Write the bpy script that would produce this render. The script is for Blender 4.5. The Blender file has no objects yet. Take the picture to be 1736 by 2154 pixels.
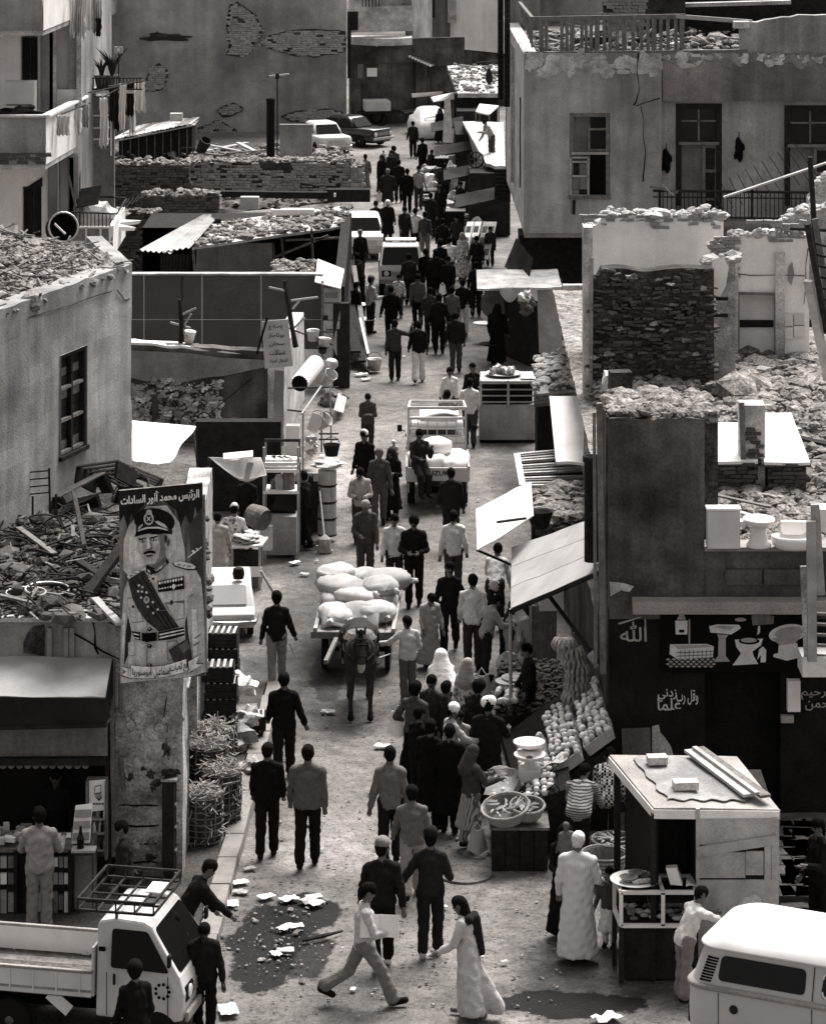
import bpy, math, random
import numpy as np
from mathutils import Vector, Matrix, noise as mn

# ------------------------------------------------------------------ camera, sky, sun, exposure
sc = bpy.context.scene
COL = sc.collection
HC, FPX, CU, V0 = 15.8, 6400.0, 868.0, -400.0     # camera height, focal length in photo pixels, optical axis, horizon row
cd = bpy.data.cameras.new('camera'); cam = bpy.data.objects.new('camera', cd); COL.objects.link(cam)
cam.location = (0, 0, HC); cam.rotation_euler = (math.radians(90), 0, 0)
cd.sensor_width = 36; cd.lens = FPX / 2153 * 36; cd.shift_y = -(1076.5 - V0) / 2153
cd.clip_start = 0.5; cd.clip_end = 2000
sc.camera = cam
SUN_EL, SUN_AZ = 58.0, 24.0                         # high soft sun a little beyond the scene and to the right
world = bpy.data.worlds.new('World'); sc.world = world; world.use_nodes = True
wn = world.node_tree.nodes; wl = world.node_tree.links
sky = wn.new('ShaderNodeTexSky'); sky.sky_type = 'NISHITA'; sky.sun_disc = False
sky.sun_elevation = math.radians(SUN_EL); sky.sun_rotation = math.radians(SUN_AZ)
sky.air_density = 1.0; sky.dust_density = 4.0; sky.ozone_density = 0.5
hs = wn.new('ShaderNodeHueSaturation'); hs.inputs['Saturation'].default_value = 0.0   # an overcast, colourless sky
wl.new(sky.outputs[0], hs.inputs['Color']); wl.new(hs.outputs[0], wn['Background'].inputs[0])
wn['Background'].inputs[1].default_value = 0.046
sd = bpy.data.lights.new('sun', 'SUN'); sun = bpy.data.objects.new('sun', sd); COL.objects.link(sun)
sd.energy = 2.4; sd.angle = math.radians(38); sd.color = (1.0, 0.985, 0.97)
_a, _e = math.radians(SUN_AZ), math.radians(SUN_EL)
sun.rotation_euler = Vector((math.sin(_a)*math.cos(_e), math.cos(_a)*math.cos(_e), math.sin(_e))).to_track_quat('Z', 'Y').to_euler()
sc.view_settings.view_transform = 'Standard'; sc.view_settings.look = 'None'
sc.view_settings.exposure = 1.80; sc.view_settings.gamma = 1.0; sc.view_settings.use_curve_mapping = False
sc.render.engine = 'CYCLES'
sc.cycles.max_bounces = 4; sc.cycles.diffuse_bounces = 2; sc.cycles.glossy_bounces = 2; sc.cycles.transmission_bounces = 3
sc.cycles.transparent_max_bounces = 6; sc.cycles.use_denoising = True

Vc = Vector
rn=random.Random(7)
R=math.radians
def DY(g):return HC*FPX/(g-V0)
def XX(u,g):return(u-CU)*HC/(g-V0)
def ZZ(v,g):return HC*(1-(v-V0)/(g-V0))
def P(u,v,g):return Vc((XX(u,g),DY(g),ZZ(v,g)))
def G(u,v):return Vc((XX(u,v),DY(v),0.0))
def gz(v,z):return(v-V0)*HC/(HC-z)+V0
def PZ(u,v,z):return P(u,v,gz(v,z))
MATS={}
def tint(g,w=1.0):
 k=0.055*w
 return(g*(1+k*.8),g*(1-k*.05),g*(1-k*.6),1.0)
def mat(name,g,rough=0.85,var=0.35,scale=3.0,fine=0.25,fscale=40.0,bump=0.3,stain=0.0,metal=0.0,coords='P',spec=None,streak=0.0):
 if name in MATS:return MATS[name]
 if spec is None:spec=.25 if g>.15 else .05
 m=bpy.data.materials.new(name);m.use_nodes=1;nt=m.node_tree;N,L=nt.nodes,nt.links
 b=N['Principled BSDF'];b.inputs['Roughness'].default_value=rough;b.inputs['Metallic'].default_value=metal
 b.inputs['Specular IOR Level'].default_value=spec
 if coords=='P':
  src=N.new('ShaderNodeNewGeometry').outputs['Position']
 else:
  src=N.new('ShaderNodeTexCoord').outputs['Object']
 def nz(s,det=4,vec=None):
  n=N.new('ShaderNodeTexNoise');n.inputs['Scale'].default_value=s;n.inputs['Detail'].default_value=det
  n.inputs['Roughness'].default_value=.62;L.new(vec or src,n.inputs['Vector']);return n.outputs['Fac']
 def mr(x,a,b2,c,d):
  n=N.new('ShaderNodeMapRange');n.clamp=1
  for i,v in zip((1,2,3,4),(a,b2,c,d)):n.inputs[i].default_value=v
  L.new(x,n.inputs[0]);return n.outputs[0]
 def mul(x,y):
  n=N.new('ShaderNodeMath');n.operation='MULTIPLY';L.new(x,n.inputs[0])
  if isinstance(y,(int,float)):n.inputs[1].default_value=y
  else:L.new(y,n.inputs[1])
  return n.outputs[0]
 f=mr(nz(scale,5),.3,.7,1-var,1+var)
 fn=nz(fscale,3)
 if fine:f=mul(f,mr(fn,.3,.7,1-fine,1+fine))
 if stain:f=mul(f,mr(nz(scale*.45,6),.40,.62,1-stain,1.0))
 if streak:
  mp=N.new('ShaderNodeMapping');mp.inputs['Scale'].default_value=(1,1,.07);L.new(src,mp.inputs['Vector'])
  f=mul(f,mr(nz(scale*3.2,4,mp.outputs[0]),.35,.62,1-streak,1.0))
 if coords=='O':
  oi=N.new('ShaderNodeObjectInfo');f=mul(f,mr(oi.outputs['Random'],0,1,.82,1.18))
 f=mul(f,g)
 cb=N.new('ShaderNodeCombineColor');t=tint(1.0,1.0 if g>.3 else 2.0)
 for i in range(3):L.new(mul(f,t[i]),cb.inputs[i])
 L.new(cb.outputs[0],b.inputs['Base Color'])
 if bump:
  bp=N.new('ShaderNodeBump');bp.inputs['Strength'].default_value=bump;bp.inputs['Distance'].default_value=.03
  L.new(fn,bp.inputs['Height']);L.new(bp.outputs[0],b.inputs['Normal'])
 MATS[name]=m
 return m
def plain(name,g,rough=.6,metal=0.,spec=.3):
 if name in MATS:return MATS[name]
 m=bpy.data.materials.new(name);m.use_nodes=1;b=m.node_tree.nodes['Principled BSDF']
 b.inputs['Base Color'].default_value=tint(g,1.0 if g>.3 else 2.0);b.inputs['Roughness'].default_value=rough
 b.inputs['Metallic'].default_value=metal;b.inputs['Specular IOR Level'].default_value=spec
 MATS[name]=m
 return m
M={}
M['street']=mat('street dirt',.165,.95,.26,.45,.30,26,.5,stain=.30)
M['mud']=mat('wet mud',.03,.55,.5,2.2,.5,30,.8)
M['dirt']=mat('dry earth',.12,.95,.4,.8,.5,16,.8,stain=.4)
M['kerb']=mat('kerb stone',.19,.9,.25,2,.25,50,.4)
M['plaster']=mat('grey plaster',.34,.9,.34,.8,.16,26,.35,stain=.40,streak=.30)
M['plaster_far']=mat('weathered brown plaster',.36,.95,.36,.45,.18,14,.4,stain=.45,streak=.22)
M['plaster_dark']=mat('dark sooty plaster',.135,.92,.45,1.2,.25,22,.4,stain=.6,streak=.3)
M['plaster_mid']=mat('mottled plaster',.22,.92,.35,.8,.2,18,.4,stain=.4,streak=.3)
M['white']=mat('whitewash',.84,.9,.10,1.2,.08,30,.2,stain=.14,streak=.10)
M['lime']=mat('flaking limewash',.50,.92,.40,2.2,.35,30,.5,stain=.35)
M['concrete']=mat('concrete',.30,.9,.22,1.5,.25,40,.3,stain=.25)
M['brick']=mat('mud brick',.10,.95,.45,5.0,.5,40,.8,coords='O')
M['brick_pale']=mat('pale stone brick',.34,.95,.5,4.0,.5,36,.8,coords='O')
M['mortar']=mat('crumbled mortar',.06,.98,.5,2.5,.6,22,1.0,stain=.4)
M['rubble']=mat('rubble',.22,.95,.65,5.0,.5,20,.9,stain=.4)
M['wood']=mat('weathered wood',.16,.85,.35,6,.35,60,.5,streak=.3)
M['wood_dark']=mat('dark wood and room shade',.022,.8,.4,6,.35,60,.5)  # also colours rooms and openings dark, standing in for their shade
M['wood_pale']=mat('pale board',.36,.85,.25,3,.2,60,.4,stain=.2)
M['black']=plain('soot black',.006,.95,0,.05)
M['iron']=mat('rusty iron',.025,.6,.5,8,.4,60,.4)
M['tin']=mat('galvanised tin',.42,.45,.25,4,.15,40,.1,metal=.5)
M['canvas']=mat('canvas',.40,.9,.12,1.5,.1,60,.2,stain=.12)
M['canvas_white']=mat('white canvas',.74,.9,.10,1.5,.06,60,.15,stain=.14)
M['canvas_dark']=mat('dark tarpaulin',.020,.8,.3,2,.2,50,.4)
M['paper']=mat('paper',.75,.9,.08,6,.05,60,.1,coords='O')
M['sack']=mat('sackcloth',.36,.95,.20,3,.2,70,.4,coords='O')
M['glass']=plain('dark glass',.006,.10,0,.16)
M['chrome']=plain('chrome',.5,.25,.9)
M['carwhite']=mat('white car paint',.68,.4,.10,1.5,.04,60,.0,stain=.16,spec=.4,coords='O')
M['carblack']=plain('black car paint',.010,.25,0,.5)
M['rubber']=plain('rubber',.012,.9,0,.1)
M['ceramic']=plain('white glaze',.70,.25,0,.4)
ORG={}
def tag(o,lb_=None,cat=None,group=None,kind=None):
 if lb_:o['label']=lb_
 if cat:o['category']=cat
 if group:o['group']=group
 if kind:o['kind']=kind
 return o
def tg(name,lb_,cat,loc=(0,0,0),rz=0.0,group=None):
 o=bpy.data.objects.new(name,None);COL.objects.link(o);o.empty_display_size=.2
 o.location=loc;o.rotation_euler=(0,0,rz);ORG[o.name]=Vc(loc)
 return tag(o,lb_,cat,group)
def link(name,me,parent=None,off=None):
 o=bpy.data.objects.new(name,me);COL.objects.link(o)
 if parent is not None:o.parent=parent
 return o
def copy_tree(o,parent=None):
 c=o.copy();COL.objects.link(c);c.parent=parent
 for ch in o.children:copy_tree(ch,c)
 return c
class MB:
 def __init__(s):s.v=[];s.f=[];s.m=[];s.cm=0
 def add(s,vs,fs):
  n=len(s.v);s.v+=[tuple(p)for p in vs]
  s.f+=[tuple(n+i for i in f)for f in fs];s.m+=[s.cm]*len(fs);return s
 def hexa(s,a):
  return s.add(a,[(3,2,1,0),(4,5,6,7),(0,1,5,4),(1,2,6,5),(2,3,7,6),(3,0,4,7)])
 def box(s,c,size,rot=None):
  x,y,z=(q/2 for q in size);c=Vc(c)
  a=[Vc(q)for q in((-x,-y,-z),(x,-y,-z),(x,y,-z),(-x,y,-z),(-x,-y,z),(x,-y,z),(x,y,z),(-x,y,z))]
  if rot is not None:
   if isinstance(rot,(int,float)):rot=Matrix.Rotation(rot,3,'Z')
   a=[rot@q for q in a]
  return s.hexa([c+q for q in a])
 def bar(s,p0,p1,w,h=None,up=(0,0,1)):
  h=h or w;p0,p1=Vc(p0),Vc(p1);d=(p1-p0).normalized();u=Vc(up)
  if abs(d.dot(u))>.98:u=Vc((0,1,0))
  sd_=d.cross(u).normalized()*(w/2);u=sd_.normalized().cross(d)*(h/2)
  return s.hexa([p0-sd_-u,p0+sd_-u,p0+sd_+u,p0-sd_+u,p1-sd_-u,p1+sd_-u,p1+sd_+u,p1-sd_+u])
 def tube(s,pts,r,n=6,cap=1):
  pts=[Vc(p)for p in pts];k=len(pts);rs=r if isinstance(r,(list,tuple))else[r]*k
  vs=[];prev=None
  for i,p in enumerate(pts):
   d=(pts[min(i+1,k-1)]-pts[max(i-1,0)]).normalized()
   a=prev if prev is not None else(Vc((0,0,1))if abs(d.z)<.9 else Vc((1,0,0)))
   a=(a-d*a.dot(d)).normalized();prev=a;b=d.cross(a)
   vs+=[p+(a*math.cos(t)+b*math.sin(t))*rs[i]for t in(2*math.pi*j/n for j in range(n))]
  fs=[(i*n+j,i*n+(j+1)%n,(i+1)*n+(j+1)%n,(i+1)*n+j)for i in range(k-1)for j in range(n)]
  if cap:fs+=[tuple(reversed(range(n))),tuple((k-1)*n+j for j in range(n))]
  return s.add(vs,fs)
 def ring(s,c,rad,r,nrm=(0,0,1),n=20,m=5):
  c=Vc(c);nrm=Vc(nrm).normalized();a=nrm.orthogonal().normalized();b=nrm.cross(a)
  vs=[]
  for i in range(n):
   t=2*math.pi*i/n;d=a*math.cos(t)+b*math.sin(t)
   vs+=[c+d*(rad+r*math.cos(q))+nrm*(r*math.sin(q))for q in(2*math.pi*j/m for j in range(m))]
  return s.add(vs,[(i*m+j,((i+1)%n)*m+j,((i+1)%n)*m+(j+1)%m,i*m+(j+1)%m)for i in range(n)for j in range(m)])
 def la(s,c,prof,n=14,axis=(0,0,1),squash=1.0):
  c=Vc(c);ax=Vc(axis).normalized();a=ax.orthogonal().normalized()if abs(ax.z)<.99 else Vc((1,0,0));b=ax.cross(a)
  vs=[c+ax*z+(a*math.cos(t)+b*math.sin(t)*squash)*r for r,z in prof for t in(2*math.pi*j/n for j in range(n))]
  fs=[(i*n+j,i*n+(j+1)%n,(i+1)*n+(j+1)%n,(i+1)*n+j)for i in range(len(prof)-1)for j in range(n)]
  if prof[0][0]>1e-4:fs.append(tuple(reversed(range(n))))
  if prof[-1][0]>1e-4:fs.append(tuple((len(prof)-1)*n+j for j in range(n)))
  return s.add(vs,fs)
 def pm_(s,poly,ext):
  poly=[Vc(p)for p in poly];e=Vc(ext);n=len(poly)
  return s.add(poly+[p+e for p in poly],[tuple(reversed(range(n))),tuple(range(n,2*n))]+[(i,(i+1)%n,n+(i+1)%n,n+i)for i in range(n)])
 def sheet(s,fn,nu,nv,thick=0.0):
  top=[Vc(fn(i/nu,j/nv))for j in range(nv+1)for i in range(nu+1)]
  w=nu+1
  fs=[(j*w+i,j*w+i+1,(j+1)*w+i+1,(j+1)*w+i)for j in range(nv)for i in range(nu)]
  if not thick:return s.add(top,fs)
  a,b,c=top[0],top[nu],top[nv*w]
  nrm=(b-a).cross(c-a).normalized()*thick
  n=len(top);bot=[p-nrm for p in top]
  fs2=[tuple(n+i for i in reversed(f))for f in fs]
  rim=list(range(0,nu)),[(j*w+nu)for j in range(nv)],[nv*w+i for i in range(nu,0,-1)],[j*w for j in range(nv,0,-1)]
  loop=[i for part in rim for i in part]
  fs3=[(loop[(k+1)%len(loop)],loop[k],n+loop[k],n+loop[(k+1)%len(loop)])for k in range(len(loop))]
  return s.add(top+bot,fs+fs2+fs3)
 def slab(s,q,thick,amp=0.0,nu=1,nv=1,seed=0):
  q=[Vc(p)for p in q]
  def fn(a,b):
   p=q[0].lerp(q[1],a).lerp(q[3].lerp(q[2],a),b)
   return p+Vc((0,0,amp*mn.noise(p*2.3+Vc((seed,0,0)))))if amp else p
  return s.sheet(fn,nu,nv,thick)
 def blob(s,c,r,seed=0,amp=.25,n=1):
  vs,fs=ICO[n];c=Vc(c);r=Vc(r)if not isinstance(r,(int,float))else Vc((r,r,r))
  o=Vc((seed*3.7,seed*1.3,0))
  return s.add([c+Vc((p.x*r.x,p.y*r.y,p.z*r.z))*(1+amp*mn.noise(p*1.7+o)*1.6)for p in vs],fs)
 def mesh(s,name,mats,org=None,sm_=0):
  me=bpy.data.meshes.new(name)
  v=s.v if org is None else[(p[0]-org[0],p[1]-org[1],p[2]-org[2])for p in s.v]
  me.from_pydata(v,[],s.f)
  for m in(mats if isinstance(mats,(list,tuple))else[mats]):me.materials.append(m)
  if any(s.m):me.polygons.foreach_set('material_index',s.m)
  if sm_:me.polygons.foreach_set('use_smooth',[1]*len(s.f))
  me.update();(me.validate(verbose=1)and print("INVALID",name));return me
 def bd(s,name,mats,parent=None,sm_=0,lc=0,bevel=0.0,org=None):
  if parent is not None:
   o=ORG.get(parent.name,Vc((0,0,0)))if not lc else Vc((0,0,0))
   me=s.mesh(name,mats,o,sm_);ob=link(name,me,parent);ORG[ob.name]=o
  else:
   if org is None:
    a=np.array(s.v);org=Vc((a[:,0].mean(),a[:,1].mean(),a[:,2].min()))
   me=s.mesh(name,mats,org,sm_);ob=link(name,me);ob.location=org;ORG[ob.name]=Vc(org)
  if bevel:
   b=ob.modifiers.new('bevel','BEVEL');b.width=bevel;b.segments=2;b.limit_method='ANGLE';b.angle_limit=R(35)
  return ob
def _ico():
 t=(1+5**.5)/2
 vs=[Vc(p).normalized()for p in((-1,t,0),(1,t,0),(-1,-t,0),(1,-t,0),(0,-1,t),(0,1,t),(0,-1,-t),(0,1,-t),(t,0,-1),(t,0,1),(-t,0,-1),(-t,0,1))]
 fs=[(0,11,5),(0,5,1),(0,1,7),(0,7,10),(0,10,11),(1,5,9),(5,11,4),(11,10,2),(10,7,6),(7,1,8),(3,9,4),(3,4,2),(3,2,6),(3,6,8),(3,8,9),(4,9,5),(2,4,11),(6,2,10),(8,6,7),(9,8,1)]
 out=[(vs,fs)]
 for _ in range(2):
  vs,fs=list(vs),list(fs);mid={};nf=[]
  def mp(a,b):
   k=(min(a,b),max(a,b))
   if k not in mid:vs.append(((vs[a]+vs[b])/2).normalized());mid[k]=len(vs)-1
   return mid[k]
  for a,b,c in fs:
   x,y,z=mp(a,b),mp(b,c),mp(c,a);nf+=[(a,x,z),(b,y,x),(c,z,y),(x,y,z)]
  fs=nf;out.append((vs,fs))
 return out
ICO=_ico()
def wm(mb,a,b,z0,z1,thick,op_=(),step=.5,amp=.012,reveal=None,top=None,seed=0):
 a=Vc((a[0],a[1],0));b=Vc((b[0],b[1],0));Ln=(b-a).length;d=(b-a)/Ln
 nrm=Vc((d.y,-d.x,0))
 xs=sorted(set([0.0,Ln]+[x for o in op_ for x in o[:2]]));zs=sorted(set([z0,z1]+[x for o in op_ for x in o[2:]]))
 def fill(q):
  out=[]
  for i in range(len(q)-1):
   k=max(1,int(round((q[i+1]-q[i])/step)))
   out+=[q[i]+(q[i+1]-q[i])*j/k for j in range(k)]
  return out+[q[-1]]
 xs,zs=fill(xs),fill(zs)
 inside=lambda x,z:any(o[0]<x<o[1]and o[2]<z<o[3]for o in op_)
 edge=lambda x,z:any(o[0]-1e-6<=x<=o[1]+1e-6 and o[2]-1e-6<=z<=o[3]+1e-6 for o in op_)
 def zt(x,z):
  if top is None:return z
  return z0+(z-z0)*(top(x)-z0)/(z1-z0)
 vs=[];w=len(xs)
 for z in zs:
  for x in xs:
   p=a+d*x+Vc((0,0,z if edge(x,z)else zt(x,z)))
   if amp:p=p+nrm*amp*mn.noise(p*1.9+Vc((seed,0,0)))
   vs.append(p)
 fs=[(j*w+i,j*w+i+1,(j+1)*w+i+1,(j+1)*w+i)for j in range(len(zs)-1)for i in range(w-1)if not inside((xs[i]+xs[i+1])/2,(zs[j]+zs[j+1])/2)]
 n=len(vs);hi=(len(zs)-1)*w
 bk=[vs[i]-nrm*thick for i in range(w)]+[vs[hi+i]-nrm*thick for i in range(w)]
 fs+=[(hi+i,hi+i+1,n+w+i+1,n+w+i)for i in range(w-1)]
 fs+=[(n+i+1,n+i,n+w+i,n+w+i+1)for i in range(w-1)]
 col0=[j*w for j in range(len(zs))];colN=[j*w+w-1 for j in range(len(zs))]
 fs+=[tuple(col0[::-1]+[n,n+w])[::1],tuple(colN+[n+2*w-1,n+w-1])]
 mb.add(vs+bk,fs)
 rv=reveal or thick
 for s0,s1,zl,zh in op_:
  c=[a+d*s+Vc((0,0,z))+nrm*amp for s,z in((s0,zl),(s1,zl),(s1,zh),(s0,zh))]
  e=[p-nrm*rv for p in c]
  mb.add(c+e,[(i,(i+1)%4,4+(i+1)%4,4+i)[::-1]for i in range(4)])
 return d,nrm
def _brick_mesh(name,m,seed,amp):
 rnd=random.Random(seed);mb=MB()
 a=[(-.5,-.5,-.5),(.5,-.5,-.5),(.5,.5,-.5),(-.5,.5,-.5),(-.5,-.5,.5),(.5,-.5,.5),(.5,.5,.5),(-.5,.5,.5)]
 mb.hexa([tuple(c+rnd.uniform(-amp,amp)for c in p)for p in a])
 return mb.mesh(name,m)
BRICKS={k:[_brick_mesh('brick',M[k],10*i+3,.10)for i in range(6)]for k in('brick','brick_pale')}
def lay_bricks(parent,a,b,z0,z1,inside=None,bl=.24,bh=.075,depth=.12,proud=.03,mk='brick',limit=300,seed=1,gap=.012,miss=.05,jit=.02):
 rnd=random.Random(seed);a=Vc((a[0],a[1],0));b=Vc((b[0],b[1],0));Ln=(b-a).length;d=(b-a)/Ln;nrm=Vc((d.y,-d.x,0))
 rz=math.atan2(d.y,d.x);org=ORG.get(parent.name,Vc((0,0,0)));spots=[]
 k=0;z=z0
 while z<z1:
  x=-bl*(.5 if k%2 else 0)*rnd.uniform(.8,1.2)
  while x<Ln:
   l=bl*rnd.uniform(.72,1.2);c=x+l/2
   if 0<c<Ln and rnd.random()>miss and(inside is None or inside(c,z+bh/2)):spots.append((c,z+bh/2,l))
   x+=l
  z+=bh;k+=1
 rnd.shuffle(spots);mb=MB();rest=0
 for i,(c,zc,l)in enumerate(spots):
  out=proud+rnd.uniform(-jit,jit)
  p=a+d*c+nrm*(out-depth/2)+Vc((0,0,zc));size=(l-gap,depth,(bh-gap)*rnd.uniform(.85,1.08));wd_=4 if jit>.08 else 1;rot=rz+rnd.uniform(-.05,.05)*wd_
  if i<limit:
   o=bpy.data.objects.new('brick',rnd.choice(BRICKS[mk]));COL.objects.link(o);o.parent=parent
   o.location=p-org;o.rotation_euler=(rnd.uniform(-.05,.05)*wd_,rnd.uniform(-.06,.06)*wd_,rot);o.scale=[q*(rnd.uniform(.6,1.15)if wd_>1 else 1)for q in size]
  else:
   mb.box(p,size,rot);rest+=1
 if rest:
  tag(mb.bd('brickwork',M[mk],parent),kind='stuff')
def rb_l(name,fn,n,rmin,rmax,m,seed=1,parent=None,flat=.6,power=2.5):
 rnd=random.Random(seed);mb=MB()
 for i in range(n):
  r=rmin+(rmax-rmin)*rnd.random()**power;p=Vc(fn(rnd));r*=2.1 if rnd.random()<.035 else 1
  vs,fs=ICO[0]
  q=Matrix.Rotation(rnd.uniform(0,6.3),3,'Z')@Matrix.Rotation(rnd.uniform(-.5,.5),3,'X')
  sx,sy,sz=r*rnd.uniform(.7,1.5),r*rnd.uniform(.7,1.2),r*rnd.uniform(.4,.9)*flat*1.5
  mb.add([p+q@Vc((w.x*sx*rnd.uniform(.7,1.25),w.y*sy*rnd.uniform(.7,1.25),w.z*sz*rnd.uniform(.7,1.2)))for w in vs],fs)
 return tag(mb.bd(name,m,parent),kind='stuff')
def heap(name,corners,zfn,nu,nv,m,kind='structure',amp=.12,freq=1.6,seed=0):
 q=[Vc((c[0],c[1],0))for c in corners]
 def fn(a,b):
  p=q[0].lerp(q[1],a).lerp(q[3].lerp(q[2],a),b);s=Vc((seed*5.1,0,0))
  return p+Vc((0,0,zfn(a,b)+amp*(mn.noise(p*freq+s)+.5*mn.noise(p*freq*2.7+s)+.3*mn.noise(p*freq*7+s))))
 return tag(MB().sheet(fn,nu,nv).bd(name,m,sm_=0),kind=kind)
def planks(parent,quad,n,thick,m,name='plank',gap=.01,jit=.01,seed=1,along=0):
 rnd=random.Random(seed);q=[Vc(p)for p in quad]
 if along:q=[q[1],q[2],q[3],q[0]]
 nrm=(q[1]-q[0]).cross(q[3]-q[0]).normalized()
 for i in range(n):
  t0,t1=i/n,(i+1)/n;g=gap/max((q[1]-q[0]).length,.01)
  a,b=q[0].lerp(q[1],t0+g/2),q[0].lerp(q[1],t1-g/2);c,d=q[3].lerp(q[2],t1-g/2),q[3].lerp(q[2],t0+g/2)
  o=nrm*rnd.uniform(-jit,jit);e=(d-a).normalized()*rnd.uniform(-jit,jit)*3
  MB().slab([a+o+e,b+o+e,c+o+e,d+o+e],thick).bd(name,m,parent)
_AF={}
import unicodedata
for _cp in range(0xFE70,0xFEFD):
 _p=unicodedata.decomposition(chr(_cp)).split()
 if len(_p)==2 and _p[0][1:-1]in('isolated','final','initial','medial'):_AF[(_p[0][1:-1],chr(int(_p[1],16)))]=chr(_cp)
def arabic(s):
 nj='اأإآدذرزوؤءةى';ar=lambda c:'\u0600'<=c<='\u06ff';out=[]
 for i,ch in enumerate(s):
  if not ar(ch):out.append(ch);continue
  pj=i>0 and ar(s[i-1])and s[i-1]not in nj
  nx=i+1<len(s)and ar(s[i+1])and ch not in nj
  f='medial' if pj and nx else 'final' if pj else 'initial' if nx else 'isolated'
  out.append(_AF.get((f,ch))or _AF.get(('isolated',ch))or ch)
 r=''.join(out).replace('\ufedf\ufe8e','\ufefb').replace('\ufee0\ufe8e','\ufefc')
 return r[::-1]
def lettering(name,text,p,width,m,parent,xdir=(1,0,0),up=(0,0,1),height=None,bold=.012,depth=.004,lc=0,slant=0.0):
 c=bpy.data.curves.new(name,'FONT');c.body=text;c.extrude=0.0;c.offset=bold;c.align_x='CENTER';c.resolution_u=3;c.shear=slant
 o=bpy.data.objects.new(name,c);COL.objects.link(o)
 me=bpy.data.meshes.new_from_object(o)
 bpy.data.objects.remove(o);bpy.data.curves.remove(c)
 n=len(me.vertices);co=np.empty(n*3);me.vertices.foreach_get('co',co);co=co.reshape(-1,3)
 lo,hi=co.min(0),co.max(0);s=width/max(hi[0]-lo[0],1e-6);sy=s if height is None else height/max(hi[1]-lo[1],1e-6)
 X=Vc(xdir).normalized();U=Vc(up).normalized();Nn=X.cross(U)
 org=Vc(p)-(ORG.get(parent.name,Vc((0,0,0)))if not lc else Vc((0,0,0)))
 mid=(lo+hi)/2
 q=(co[:,0:1]-mid[0])*s*np.array(X)+(co[:,1:2]-mid[1])*sy*np.array(U)+np.array(org+Nn*depth)
 me.vertices.foreach_set('co',q.ravel());me.materials.clear();me.materials.append(m);me.update();me.name=name
 ob=link(name,me,parent);ORG[ob.name]=ORG.get(parent.name,Vc((0,0,0)))
 return ob
# === GROUND
def street_marks():
 nt=M['street'].node_tree;N,L=nt.nodes,nt.links;b=N['Principled BSDF'];old=b.inputs['Base Color'].links[0].from_socket
 geo=N.new('ShaderNodeNewGeometry').outputs['Position']
 nz=N.new('ShaderNodeTexNoise');nz.inputs['Scale'].default_value=.9;nz.inputs['Detail'].default_value=6;nz.inputs['Roughness'].default_value=.65;L.new(geo,nz.inputs['Vector'])
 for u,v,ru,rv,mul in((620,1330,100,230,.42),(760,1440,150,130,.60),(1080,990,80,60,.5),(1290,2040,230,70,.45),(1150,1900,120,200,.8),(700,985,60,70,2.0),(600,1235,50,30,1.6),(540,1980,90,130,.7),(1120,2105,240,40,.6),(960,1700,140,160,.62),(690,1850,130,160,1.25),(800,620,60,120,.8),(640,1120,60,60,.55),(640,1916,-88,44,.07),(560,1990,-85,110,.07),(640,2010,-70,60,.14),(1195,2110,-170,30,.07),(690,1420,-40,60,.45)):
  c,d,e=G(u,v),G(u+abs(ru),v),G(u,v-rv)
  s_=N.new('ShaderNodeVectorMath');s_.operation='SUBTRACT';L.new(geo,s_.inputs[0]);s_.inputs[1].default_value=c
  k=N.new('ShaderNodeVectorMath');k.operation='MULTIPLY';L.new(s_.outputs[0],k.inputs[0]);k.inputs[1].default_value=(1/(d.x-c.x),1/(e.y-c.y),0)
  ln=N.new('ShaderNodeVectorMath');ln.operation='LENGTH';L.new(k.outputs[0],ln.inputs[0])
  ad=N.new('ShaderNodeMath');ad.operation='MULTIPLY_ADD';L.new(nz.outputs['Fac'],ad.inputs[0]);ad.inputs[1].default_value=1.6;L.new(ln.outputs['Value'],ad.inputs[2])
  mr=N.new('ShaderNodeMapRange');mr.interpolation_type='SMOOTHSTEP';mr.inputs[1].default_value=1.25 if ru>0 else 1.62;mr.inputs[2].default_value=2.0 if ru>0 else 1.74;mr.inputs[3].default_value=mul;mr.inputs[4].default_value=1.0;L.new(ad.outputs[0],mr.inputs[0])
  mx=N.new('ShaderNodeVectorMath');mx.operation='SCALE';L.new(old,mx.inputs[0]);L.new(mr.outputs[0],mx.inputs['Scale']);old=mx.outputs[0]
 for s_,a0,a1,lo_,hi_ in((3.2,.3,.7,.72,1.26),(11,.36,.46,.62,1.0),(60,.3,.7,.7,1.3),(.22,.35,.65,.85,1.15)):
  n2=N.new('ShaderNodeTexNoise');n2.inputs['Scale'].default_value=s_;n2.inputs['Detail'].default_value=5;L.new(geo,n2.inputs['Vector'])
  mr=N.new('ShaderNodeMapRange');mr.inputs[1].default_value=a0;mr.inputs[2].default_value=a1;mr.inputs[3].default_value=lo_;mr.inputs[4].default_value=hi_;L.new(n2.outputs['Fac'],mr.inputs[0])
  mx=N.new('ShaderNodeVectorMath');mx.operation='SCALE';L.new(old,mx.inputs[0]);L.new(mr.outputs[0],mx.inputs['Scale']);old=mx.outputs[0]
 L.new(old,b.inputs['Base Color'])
street_marks()
def gfn(a,b):
 x=-34+68*a;y=30+150*b*b+10*b
 return(x,y,.03*mn.noise(Vc((x*.5,y*.35,3)))+.012*mn.noise(Vc((x*2.1,y*1.6,1)))-.02)
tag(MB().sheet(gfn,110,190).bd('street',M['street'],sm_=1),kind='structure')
tag(MB().add([(-700,-300,-.25),(700,-300,-.25),(700,1200,-.25),(-700,1200,-.25)],[(0,1,2,3)]).bd('ground',M['dirt']),kind='structure')
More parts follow.
